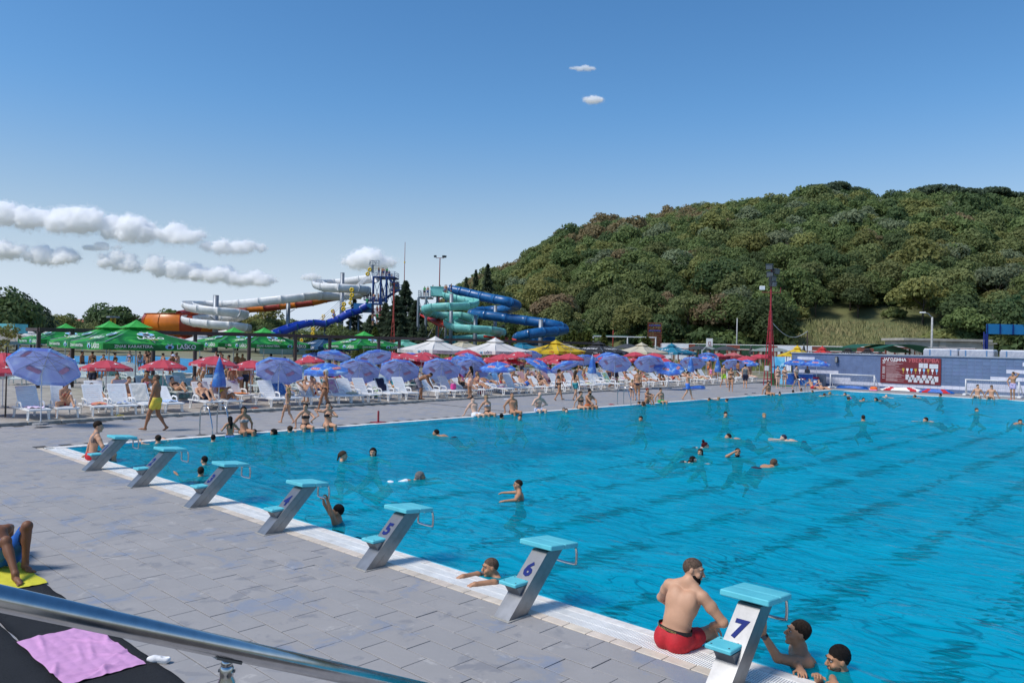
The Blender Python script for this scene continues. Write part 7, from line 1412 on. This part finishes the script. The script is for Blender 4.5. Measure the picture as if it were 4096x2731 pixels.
# --- in the water
SW=[(817,1836,300,'t','m','light','black','crop','boy with wet hair near the third block',()),(804,1880,350,'t','m','tan','dark','crop','boy reaching an arm to the edge by the third block',()),(853,1748,340,'t','m','light','black','crop','small boy bobbing beside the ladder',()),(1018,1724,20,'t','f','light','black','bun','woman with a black bun in the water below the sitting girl',()),(1094,1727,250,'t','f','tan','black','bob','woman with wet black bob close to the pool side',()),
 (1740,1726,290,'s','m','tan','black','short','man swimming alone near the red stand',()),(1373,1818,90,'t','f','light','brown','pony','woman with a brown ponytail looking right',()),(1492,1805,180,'t','f','light','black','longwet','smiling woman with long wet black hair',()),(1687,1898,75,'s','f','tan','grey','bob','grey haired woman in a white swimsuit doing breaststroke',()),(2072,1968,270,'t','m','tan','dark','buzz','slim boy standing chest deep with his arms spread',()),
 (2007,1664,30,'t','m','light','black','short','head of a dark haired swimmer below the sitting couple',()),(2080,1668,180,'t','m','light','dark','short','young swimmer facing the camera below the older man',()),(2255,1634,160,'t','m','light','grey','bald_rim','balding man in the water with a child',()),(2266,1640,170,'t','m','pale','brown','short','child on a green float beside the balding man',()),(2563,1674,200,'t','m','tan','black','short','lone swimmer in mid pool off the second ladder',()),(2572,1612,300,'t','f','tan','brown','longwet','woman holding the second ladder',()),(2555,1610,240,'t','f','tan','dark','bun','girl talking beside the second ladder',()),
 (2836,1596,270,'t','m','tan','black','short','dark haired man in the water off the walking boy',()),(2873,1592,270,'t','f','light','blond','bun','fair haired girl resting on the pool edge',()),(2906,1598,300,'t','f','light','brown','bun','girl with brown tied hair beside the fair one',()),(2903,1656,180,'t','m','light','dark','crop','young man with raised quiff facing the camera',()),(3057,1661,180,'t','f','light','blond','bun','smiling fair woman with tied hair',()),(2909,1741,285,'s','m','light','dark','buzz','heavy man swimming to the left',()),(3130,1745,290,'s','m','pale','navy','cap','swimmer wearing a navy bathing cap',()),
 (2825,1777,95,'s','f','pale','wine','topbun','woman with wine red top bun and sunglasses',('sunglasses',)),(2801,1803,215,'t','f','light','dark','longwet','girl with centre parted wet hair',()),(2776,1830,90,'s','f','light','black','longwet','girl wearing swimming goggles',('goggles',)),(2950,1807,200,'t','m','tan','black','short','bearded swimmer with a hand at his face',()),(3100,1845,60,'s','m','tan','stubble','bald_rim','broad bald man swimming to the right',()),
 (3119,1576,200,'t','f','light','black','topbun','woman with a high black bun below the two women',()),(3172,1565,10,'t','f','light','dark','bun','woman with tied hair seen from behind at the third ladder',()),(3205,1561,200,'t','f','tan','black','topbun','woman in sunglasses beside the third ladder',('sunglasses',)),(3249,1564,250,'t','f','light','brown','bob','girl holding the edge behind the third ladder',()),(3301,1577,90,'s','m','light','brown','short','crawl swimmer at the far corner',()),(3322,1571,80,'s','f','light','blond','bob','fair swimmer with an arm stretched at the far corner',()),(3378,1574,260,'s','m','light','navy','cap','swimmer in a dark cap near the goal',()),
 (3395,1593,80,'t','f','light','brown','bun','woman in a pink sun visor',('visor',)),(3455,1596,180,'s','m','tan','black','short','dark haired swimmer off the notice board',()),(3502,1595,270,'s','f','tan','black','longwet','woman with long black hair off the notice board',()),(3546,1582,180,'s','m','pale','grey','bald','bald pink swimmer near the far edge',()),(3656,1583,300,'s','m','tan','dark','short','swimmer with only his dark hair showing at the far edge',()),(3761,1581,270,'t','m','tan','black','crop','man looking left at the far edge',()),(3907,1639,180,'t','f','light','brown','pony','woman facing the camera in the far right lanes',()),(3699,1676,270,'s','m','light','dark','crop','man swimming left in the far lanes',()),(4082,1684,200,'s','m','tan','black','short','dark haired swimmer at the right hand side',()),(3453,1669,20,'t','m','tan','dark','short','small head far out in the middle lanes',())]
for px,py,ph,md,sx,sk,ha_,stl,lb,ex in SW:
    q=G(px,py,.08); q[2]=WZ; up=.0
    if 'chest deep' in lb: up=.22
    k={}
    if 'hand at his face' in lb: k=dict(rh=(.06,.2,.06+.08),re=(1,.2,-.6))
    if 'resting on the pool edge' in lb: k=dict(lh=(-.35,.35,.05),rh=(.3,.4,.05))
    if 'reaching an arm' in lb: k=dict(lh=(-.62,.15,.0),le=(-1,0,-.3))
    pz=p_tread(.12+up,**k) if md=='t' else p_swim(.11,**(dict(rh=(.25,.7,.02)) if 'stretched' in lb else {}))
    person('%s'%lb,pz,q,turn(ph),1.45 if ('boy' in lb or 'child' in lb or 'girl' in lb) else 1.72,sx,sk,ha_,stl,(('onepiece','white'),) if 'white swimsuit' in lb else ((('onepiece','black'),) if sx=='f' else (('shorts','navy'),)),h=vox(q,.009),bulk=1.22 if ('heavy' in lb or 'broad' in lb) else 1.,extras=ex,beard='black' if 'bearded' in lb else None,group='bathers in the pool')
q=on_x(627,.12); person('woman resting both arms on the corner edge with her back to the pool',p_tread(.14,lh=(-.35,.38,.04),rh=(.35,.38,.04),le=(-1,.2,.2),re=(1,.2,.2)),(.2,q[1],WZ),wturn(-1,0),1.65,'f','light','dark','bun',(('onepiece','black'),),h=.02)
q=on_x(1154,.15); person('woman with a brown bun leaning on the edge beside the sitting woman',p_tread(.14,lh=(-.35,.4,.04),rh=(.3,.42,.04),le=(-1,.2,.2),re=(1,.2,.2)),(.22,q[1],WZ),wturn(-1,0),1.65,'f','light','brown','bun',(('onepiece','black'),),h=.022)
q=on_x(912,.1); person('little girl with long wet hair climbing out by the ladder',dict(pel=(0,-.05,.06),lf=(-.1,.05,-.75),rf=(.1,.1,-.6),lh=(-.27,.12,.3),rh=(.27,.12,.3),hd=(.0,1,.1)),(.18,q[1],WZ),wturn(-1,.1),1.32,'f','tan','black','longwet',(('bottom','swimblue'),),h=.018)
# --- sitting along the pool side
EDG=[(976,1.66,'f','tan','black','long',(('bottom','black'),('top','bw')),95,'dark haired girl in a leopard bikini top sitting by the ladder',dict(hd=(.3,1,0)),()),(1222,1.68,'f','light','dark','bun',(('hightop','black'),('top','black')),120,'woman in a black bikini sitting and turning to her friend',dict(lh=(-.1,.34,.30),hd=(.6,1,0)),()),(1312,1.70,'f','light','dark','bun',(('bottom','black'),('top','black')),110,'woman in a black bikini sitting with a hand at her chest',dict(lh=(-.02,.2,.42),le=(-1,0,-.2),rh=(.32,-.02,.42),re=(1,-.3,0)),()),
 (1901,1.6,'m','pale','dark','crop',(('shorts','white'),),90,'pale boy in white shorts leaning back on his arms at the edge',dict(U=(0,-.4,1),lh=(-.3,-.42,.05),rh=(.3,-.42,.05)),()),(1950,1.66,'f','light','blond','pony',(('hightop','black'),('top','greyfloral')),110,'fair woman in sunglasses and grey floral top sitting at the edge',dict(U=(0,-.3,1),lh=(-.3,-.38,.05),rh=(.3,-.38,.05)),('sunglasses',)),(2052,1.76,'m','tan','stubble','buzz',(('briefs','navy'),),100,'lean older man in dark briefs sitting at the edge',dict(U=(0,-.22,1),lh=(-.36,-.32,.05)),()),(2152,1.74,'m','pale','grey','bald',(('shorts','whiteblue'),),100,'bald man in blue floral shorts looking down at the edge',dict(bend=22,lh=(-.12,.2,.30),rh=(.12,.2,.30),le=(-1,-.2,0),re=(1,-.2,0),hd=(0,.8,-.8)),()),
 (2320,1.62,'f','light','dark','bun',(('bottom','black'),('top','black')),90,'woman in a black bikini sitting close to the man in red',dict(bend=12),()),(2352,1.76,'m','tan','black','crop',(('shorts','orange'),),90,'dark bearded man in bright red orange shorts sitting at the edge',dict(bend=18,lh=(-.1,.45,.25),rh=(.15,.5,.2)),()),(2586,1.62,'f','tan','red','bun',(('bottom','floral'),('top','floral')),90,'red haired woman hugging her knees at the second ladder',dict(bend=14,lf=(-.1,.42,.06),rf=(.1,.42,.06),lh=(-.08,.42,.42),rh=(.08,.42,.42)),()),(2642,1.5,'m','light','black','crop',(('shorts','green'),),100,'boy in blue and green shorts sitting beside the red haired woman',dict(bend=8),()),(3070,1.78,'m','tan','black','crop',(('briefs','black'),),100,'muscular bearded man in black briefs sitting in front of the mast',dict(bend=14,hd=(.5,1,-.3)),())]
for px,hh_,sx,sk,ha_,stl,wr_,ph,lb,kw_,ex in EDG:
    q=on_x(px,-.1); q=np.array([-.1,q[1],0.]); person(lb,p_edge(**kw_),q,wturn(1,-.12 if ph<100 else -.35),hh_,sx,sk,ha_,stl,wr_,h=vox(q),bulk=1.05 if sx=='m' else 1.,extras=ex,beard='black' if 'bearded' in lb else None,group='bathers sitting on the pool side')
for px,sx,lb,wr_,sk,ha_,stl,ex in ((3252,'m','man in a cap and red shorts reclining at the pool corner',(('shorts','red'),),'light','dark','buzz',('cap',)),(3288,'f','woman in a light bikini reclining at the pool corner',(('bottom','red'),('top','greyfloral')),'light','blond','bun',())):
    q=WPt(px,1560,52.6); person(lb,dict(pel=(0,0,.11),U=(0,-.75,1),lf=(-.1,.85,.05),rf=(.1,.85,.05),lk=(0,.2,1),rk=(0,.2,1),lh=(-.25,-.55,.06),rh=(.25,-.55,.06)),(q[0],52.55,0),wturn(.9,-.45),1.74 if sx=='m' else 1.65,sx,sk,ha_,stl,wr_,h=.026,extras=ex)
for px,lb,wr_ in ((3909,'young man in beige shorts sitting on the far edge with arms propped',(('shorts','beige'),)),(3965,'young man in black briefs and sunglasses sitting on the far edge',(('briefs','black'),))):
    q=WPt(px,1590,POOL_Y1+.1); person(lb,p_edge(lf=(-.22,.44,-.3),rf=(.22,.44,-.3),lh=(-.42,-.2,.05),rh=(.42,-.2,.05),hd=(-.7,.7,.1) if 'beige' in lb else (-.4,.9,.1)),(q[0],POOL_Y1+.12,.0),wturn(.1,-1),1.76,'m','light','dark','crop',wr_,h=.026,extras=('sunglasses',) if 'sung' in lb else ())
q=WPt(4051,1598,POOL_Y1+.25); person('young man in purple patterned shorts standing with a hand to his head',p_stand(.02,lh=(-.10,.0,1.72),le=(-1,.2,.2),rh=(.22,.1,.95),re=(1,-.4,0),hd=(.5,1,0)),(q[0],POOL_Y1+.25,0),wturn(-.2,-1),1.80,'m','tan','black','crop',(('shorts','purplepat'),),h=.026)
# --- walking and standing
ST=[(622,1722,262,1.78,'m','brown','stubble','buzz',(('shorts','yellow'),),'p_walk','broad man in yellow shorts walking barefoot along the deck',dict(lh=(-.3,.12,.8),rh=(.32,.1,.82),le=(-1,-.6,0),re=(1,-.6,0)),1.15,.03),(1149,1692,285,1.28,'f','light','blond','long',(('bottom','multi'),('top','multi')),'p_walk','little blond girl in a colourful bikini walking on the deck',{},.9,0),(1300,1640,250,1.72,'f','brown','white','bob',(('bottom','black'),('top','bw')),'p_walk','tanned blond woman in a dark bikini walking past the loungers',{},1.12,.02),
 (1881,1591,300,1.66,'f','tan','black','long',(('dress','orangefloral'),),'p_stand','woman in an orange floral dress standing between loungers',dict(lh=(-.28,.25,.95)),1.,0),(2234,1601,60,1.68,'f','tan','dark','pony',(('bottom','black'),('sport','black')),'p_walk','woman in a black sports top walking away with a ponytail',{},1.,0),(2300,1600,40,1.62,'f','light','brown','long',(('shorts','teal'),('top','yellowtop')),'p_walk','girl in teal shorts and yellow top walking away',{},1.,0),
 (2549,1601,10,1.70,'f','tan','blond','bun',(('bottom','navy'),('top','black')),'p_stand','woman in a dark bikini seen from behind at the second ladder',{},1.05,0),(2527,1600,20,1.15,'f','light','blond','bob',(('bottom','navy'),),'p_stand','small child standing beside her mother at the second ladder',{},.9,0),(2750,1599,100,1.62,'m','light','black','short',(('shorts','bluepat'),),'p_walk','boy in blue shorts walking with hands at his face',dict(lh=(-.06,.25,1.5),rh=(.08,.25,1.5),le=(-1,0,-1),re=(1,0,-1)),1.05,.02),
 (2894,1549,160,1.76,'m','light','black','crop',(('shorts','neon'),),'p_walk','young man in neon yellow green shorts walking between loungers',{},1.,0),(2923,1566,190,1.66,'f','tan','red','bob',(('bottom','black'),('top','black')),'p_walk','woman in a black bikini and sandals walking to the pool',{},1.05,.02),(2980,1552,20,1.78,'m','light','dark','crop',(('longshorts','navy'),('tank','tank')),'p_stand','man in a grey tank top and navy shorts seen from behind',{},1.05,0),(2843,1531,190,1.35,'f','light','dark','bob',(('tank','pink'),('bottom','orange')),'p_stand','girl in a pink and white top standing by the loungers',{},.9,0),(2836,1505,180,1.75,'m','light','dark','short',(('shorts','orange'),),'p_stand','man in orange shorts standing behind the loungers',{},1.,0),
 (3110,1552,170,1.70,'f','pale','dark','bun',(('bottom','black'),('bandeau','black')),'p_stand','pale woman in a black bandeau bikini standing by the mast',{},1.08,.02),(3137,1552,190,1.66,'f','pale','dark','bob',(('bottom','black'),('top','black')),'p_stand','pale woman holding a mint towel over her shoulders',dict(rh=(.12,.2,1.2)),1.,0),(3184,1556,150,1.78,'m','light','black','crop',(('shorts','navy'),('cape','multi')),'p_walk','man with a colourful towel over his shoulders at the counter',dict(lh=(-.22,-.05,1.0),rh=(.22,.2,.8)),1.08,0),(3214,1546,190,1.62,'f','tan','black','topbun',(('tee','tank'),),'p_stand','kiosk woman with a top bun behind the ice cream counter',{},1.,0)]
for px,py,ph,hh_,sx,sk,ha_,stl,wr_,pf,lb,kw_,bk_,by in ST:
    zz_=0.
    q=G(px,py,0.); 
    if q[0]<kerbx(q[1])-.1: zz_=.09; q=G(px,py,.09)
    if 'kiosk' in lb: q=np.array([kx+.2,56.7,0])
    q[2]=zz_+ (0 if 'kiosk' not in lb else 0); person(lb,globals()[pf](**kw_),q,turn(ph),hh_,sx,sk,ha_,stl,wr_,h=vox(q),bulk=bk_,belly=by)
q=on_line(1682,.5); person('tanned man in grey shorts bending forward over a lounger',p_stand(.03,pel=(0,-.12,.93),U=(0,.75,.66),bend=18,lh=(-.15,.55,.62),rh=(.15,.55,.66),hd=(0,.5,-1),hup=(0,1,.4)),q,turn(95),1.78,'m','brown','dark','buzz',(('longshorts','grey'),),h=.024)
# --- on the front loungers
def on_lounger(i,pose,label,sx,sk,ha_,stl,wr_,hh_=1.7,dy=0.,dx=0.,rz=None,**k):
    c=FRONT[i] if isinstance(i,int) else i; q=c+np.array([dy,dx,0.]); person(label,pose,q,LX if rz is None else rz,hh_,sx,sk,ha_,stl,wr_,h=vox(q),group='sunbathers on the loungers',**k)
on_lounger(1,dict(pel=(0,0,.50),U=(0,-.02,1),bend=12,lf=(-.12,.62,.44),rf=(.35,.40,.1),lk=(0,.3,1),rk=(.3,.3,1),lh=(-.05,.28,.86),rh=(.1,.3,.84),hd=(.1,1,-.15)),'woman in a red bikini sitting up on a lounger with a bottle','f','light','brown','long',(('bottom','red'),('top','red')),1.68,dy=.12)
on_lounger(6,p_lounge(40,lf=(-.12,.55,.43),rf=(.14,.72,.43)),'man in navy shorts reclining with knees raised beside the closed parasol','m','light','black','short',(('longshorts','navy'),),1.8)
on_lounger(7,p_lounge(38,lf=(-.16,.8,.43),rf=(.16,.5,.43),lh=(-.1,.05,.86),rh=(.1,.05,.86)),'woman in a yellow bikini reading on a lounger','f','tan','blond','bun',(('bottom','leaf'),('top','yellowtop')),1.68,bulk=1.1)
on_lounger(10,p_lounge(38,lf=(-.1,.5,.43),rf=(.12,.5,.43),lh=(-.12,-.62,.95),rh=(.12,-.62,.95),le=(-1,0,.3),re=(1,0,.3)),'man in white shorts reclining with hands behind his head','m','light','dark','short',(('longshorts','white'),),1.78)
on_lounger(18,p_lounge(45,lf=(-.1,.85,.43),rh=(.05,-.15,1.0)),'woman in black shading her face on a lounger by the pink bag','f','light','brown','long',(('onepiece','black'),),1.66)
on_lounger(22,p_lounge(35,lf=(-.1,.55,.43),rf=(.12,.7,.43)),'man in blue patterned shorts lying back on a lounger','m','light','dark','short',(('longshorts','bluepat'),),1.78)
on_lounger(23,dict(pel=(0,0,.5),U=(0,-.25,1),bend=10,lf=(-.1,.62,.43),rf=(.12,.72,.43),lk=(0,.2,1),rk=(0,.2,1),lh=(-.1,.35,.72),rh=(.1,.35,.72)),'woman in a black swimsuit sitting up reading on a lounger','f','light','blond','bun',(('onepiece','black'),),1.68)
on_lounger(19,p_lounge(36),'man in white shorts sunbathing behind the low blue parasol','m','tan','dark','short',(('shorts','white'),),1.76)
on_lounger(29,p_lie(F=(0,0,-1),lf=(-.1,.9,.47),rf=(.1,.9,.47),hd=(.5,-.3,.2),hup=(0,-1,.2),pel=(0,-.1,.47)),'woman in a plum bikini lying face down on a lounger','f','tan','dark','bun',(('bottom','red'),),1.66); on_lounger(30,p_lounge(34,lf=(-.1,.9,.43),rf=(.1,.86,.43)),'dark haired woman stretched out on a purple towel','f','tan','black','long',(('bottom','red'),('top','red')),1.68)
on_lounger(31,p_sit(pel=(0,0,.48),bend=25),'man in black briefs sitting hunched on a lounger','m','brown','dark','short',(('briefs','black'),),1.74); on_lounger(32,p_lounge(30,lf=(-.1,.6,.43),rf=(.1,.7,.43)),'man in red trunks lying back under the big blue parasol','m','light','brown','short',(('shorts','red'),),1.76); on_lounger(36,p_lounge(20,lf=(-.1,.92,.43),rf=(.12,.9,.43)),'pale man in red trunks lying flat on the last lounger','m','pale','grey','short',(('shorts','red'),),1.76); on_lounger(33,p_lounge(34),'woman sunbathing on the lounger with the yellow towel','f','light','brown','bun',(('bottom','navy'),('top','navy')),1.66)
on_lounger(np.array([*G(10,1668,.09)[:2],.09])+np.array([-.9,-.3,0]),dict(pel=(0,0,.62),U=(0,.85,.5),F=(0,.4,-1),lf=(-.2,-.35,.40),rf=(.2,-.3,.40),lh=(-.2,.5,.48),rh=(.2,.5,.48),lk=(0,1,-.4),rk=(0,1,-.4)),'woman in a floral wrap bending over the lounger beside the big tilted parasol','f','pale','brown','bun',(('dress','floral'),),1.66,rz=wturn(-.8,.5))
LGL={i:'white front row lounger holding the '+lb.split(' towel')[0]+' towel' for i,k,m_,lb in TW}
LGL.update({1:'white front row lounger under the woman in a red bikini',6:'white front row lounger under the man in navy shorts',7:'white front row lounger under the woman reading in yellow',10:'white front row lounger under the man with hands behind his head',17:'white front row lounger holding the bright pink bag',18:'white front row lounger under the woman shading her face',22:'white front row lounger under the man in blue patterned shorts',23:'white front row lounger under the woman reading in black',29:'white front row lounger under the woman lying face down',31:'white front row lounger under the hunched man',36:'last white lounger of the front row under a pale man'})
for i,lb in LGL.items(): LOBJ[i]['label']=lb
# --- second and third rows: sunbathers alike but for their place
rp=np.random.default_rng(21); prot=[]
KP=[('m','tan','dark','short',(('shorts','blue'),),lambda:p_lounge(36)),('f','light','dark','bun',(('bottom','black'),('top','black')),lambda:p_lounge(40,lf=(-.1,.55,.43))),('m','light','brown','short',(('shorts','red'),),lambda:p_sit(bend=15)),('f','tan','blond','long',(('bottom','pink'),('top','pink')),lambda:p_sit(bend=8,lh=(-.1,.3,.8))),('m','brown','black','short',(('shorts','black'),),lambda:p_lie()),('f','light','brown','pony',(('onepiece','teal'),),lambda:p_lounge(48))]
NMS=['man in blue trunks reclining','woman in a black bikini reclining with a knee up','man in red trunks sitting up','fair woman in a pink bikini sitting up','man in black trunks lying flat','woman in a teal swimsuit leaning back']
for i,(sx,sk,ha_,stl,wr_,pf) in enumerate(KP):
    t,_=person(NMS[i]+' behind the front loungers',pf(),SECOND[i*7%len(SECOND)],LX,1.7,sx,sk,ha_,stl,wr_,h=.026,group='sunbathers in the rows behind'); prot.append(t)
used={i*7%len(SECOND) for i in range(6)}
for j,c in enumerate(SECOND):
    if j in used or rp.random()>.8: continue
    k=int(rp.integers(0,6)); dup(prot[k],None,c,LX+(rp.uniform(-.3,.3)))
# standing crowd by the children's pool and between the umbrellas
t,_=person('man in dark trunks standing among the umbrellas behind the loungers',p_stand(.05),P(375,38,.09),turn(170),1.76,'m','brown','black','short',(('shorts','navy'),),h=.027,group='standing bathers behind the loungers'); s1_=t
t,_=person('woman in a purple bikini standing among the umbrellas behind the loungers',p_walk(.15),P(465,44,.09),turn(80),1.66,'f','tan','dark','bun',(('bottom','purplepat'),('top','purplepat')),h=.027,group='standing bathers behind the loungers'); s2_=t
for px,dp,a,k in ((330,52,90,0),(585,60,200,0),(600,61,170,1),(690,58,260,0),(1400,47,10,0),(1340,52,180,1),(1710,62,90,0),(2090,66,180,0),(2690,70,170,1),(2720,71,190,0),(2550,72,60,0),(850,40,150,0),(1530,60,200,0),(1480,70,90,1),(210,60,80,0),(520,64,180,1),(2450,80,120,0),(2640,84,200,0),(3000,78,180,1)): dup((s1_,s2_)[k],None,P(px,dp,.09),turn(a))
rk=np.random.default_rng(31)
for k in range(30):
    dup((s1_,s2_)[k%2],None,P(rk.uniform(120,1250),rk.uniform(46,62),.1),rk.uniform(0,6.28))
for k in range(26):
    c=P(rk.uniform(60,1250),rk.uniform(42,56),.09); lounger(c,rk.uniform(-.4,.4)+LX,56,'greenish white sun lounger standing loose near the children\'s pool','loungers by the children\'s pool',LPG)
for k in range(34):
    px=rk.uniform(900,3020); y=on_line(px,rk.choice([2.2,4.6,7.2,10.])); dup((s1_,s2_)[k%2] if k%3 else prot[2+k%2],None,y,rk.uniform(0,6.28))
wader=person('wader bent over in a pale sun hat at the children\'s pool',p_stand(.05,bend=25,lh=(-.1,.3,1.25),rh=(.1,.3,.9)),P(685,52,.09),turn(120),1.74,'m','brown','dark','short',(('shorts','navy'),),h=.027,extras=('sunhat',))
# --- waiting on the slide towers
tw_=[]
for nm,po,sx,wr_ in (('bather in blue trunks waiting on the slide tower',p_stand(.03),'m',(('shorts','blue'),)),('bather in a dark bikini waiting on the slide tower',p_stand(.05,lh=(-.15,.2,1.)),'f',(('bottom','navy'),('top','navy'))),('attendant in a green shirt on the slide tower',p_stand(.02,lh=(-.2,.3,1.05)),'m',(('tee','green'),('shorts','black')))):
    t,_=person(nm,po,(0,0,-50),0.,1.72,sx,'tan','dark','short',wr_,h=.03,group='people on the slide towers'); tw_.append([t,0])
QP=[(1515,1102,159,0),(1528,1104,160,1),(1534,1104,160,0),(1548,1104,160,2),(1543,1108,159,0),(1556,1116,159,0),(1567,1128,159,1),(1583,1157,160,0),(1590,1158,160,1),(1595,1158,161,0),(1545,1160,161,0),(1530,1180,161,1),(1532,1192,161,0),(1560,1157,161,0),(1456,1197,161,0),(1466,1197,161,1),(1474,1197,162,0),(1482,1197,162,0),(1494,1197,162,1),(1495,1208,151,0),(1513,1208,151,1),(1468,1228,143,2),(1508,1258,142,1),(1520,1258,142,0),(1698,1184,138,2),(1711,1184,138,0),(1731,1178,141,0),(1761,1178,142,2),(1780,1176,143,0),(1786,1176,143,1),(1805,1172,144,0),(1335,1278,138,0),(1490,1300,118,0),(1508,1295,118,2)]
for px,py,dp,k in QP:
    q=S(px,py,dp); t,u=tw_[k]; a=turn(rng.uniform(0,360))
    if u==0: t.location=tuple(q); t.rotation_euler=(0,0,a); tw_[k][1]=1
    else: dup(t,None,q,a)

# towels and bags scattered over the rows behind
cols2=[('turquoise',(.03,.42,.45)),('orange',(.75,.22,.04)),('magenta',(.5,.03,.25)),('white',(.75,.75,.74)),('navy',(.015,.03,.12)),('yellow',(.72,.55,.08)),('lime green',(.25,.5,.06)),('sky blue',(.2,.45,.75))]
tm2={}
for j,c in enumerate(SECOND):
    if rp.random()>.6: continue
    nm,cc=cols2[int(rp.integers(0,8))]; bk=rp.random()<.55
    if (nm,bk) not in tm2:
        m=MB()
        if bk: m.grid(lambda u,v:(-.25+.5*u,-.2-.66*v*.6-.06,.42+.66*v+.02*math.sin(u*9+v*4)) if v<.92 else (-.25+.5*u,-.72,.98-(v-.92)*3),8,14)
        else: m.grid(lambda u,v:(-.26+.52*u,-.1+.75*v+.03*math.sin(u*7),.385+.025*abs(math.sin(u*8+v*6))),10,12)
        tm2[(nm,bk)]=m.mesh('towel',tmat('row_'+nm.replace(' ','_'),cc),True)
    tag(link('towel',tm2[(nm,bk)],None,c,LX),'%s towel %s in the rows behind the front loungers'%(nm,'over a lounger back' if bk else 'on a lounger seat'),'towel','towels on the rear loungers')
for j in range(22):
    c=SECOND[int(rp.integers(0,len(SECOND)))]+np.array([rp.uniform(.2,.8),.5,0]); nm,cc=cols2[int(rp.integers(0,8))]
    t=thing('bag','%s beach bag on the ground between rear loungers'%nm,'bag',c,rp.uniform(0,3),'beach bags between the rear loungers'); MB().rbox((0,0,.17),(.22,.4,.34),.05).build('bag_body',tmat('row_'+nm.replace(' ','_'),cc),t); MB().tube(catmull([(0,-.13,.32),(0,-.07,.48),(0,.07,.48),(0,.13,.32)],4),.012,5).build('handle',tmat('row_'+nm.replace(' ','_'),cc),t)
t=thing('closed_parasol','folded blue parasol lying on the deck behind the walking boy','parasol',G(2780,1556,0),wturn(*(-CRh[:2]))); m=MB(); m.tube([(0,-.7,.1),(0,-.3,.12),(0,.5,.06),(0,.9,.03)],[.12,.16,.08,.02],10); m.build('folded_canopy',ice,t,True); MB().tube([(0,-1.2,.05),(0,-.6,.1)],.018,6).build('pole',polew,t)
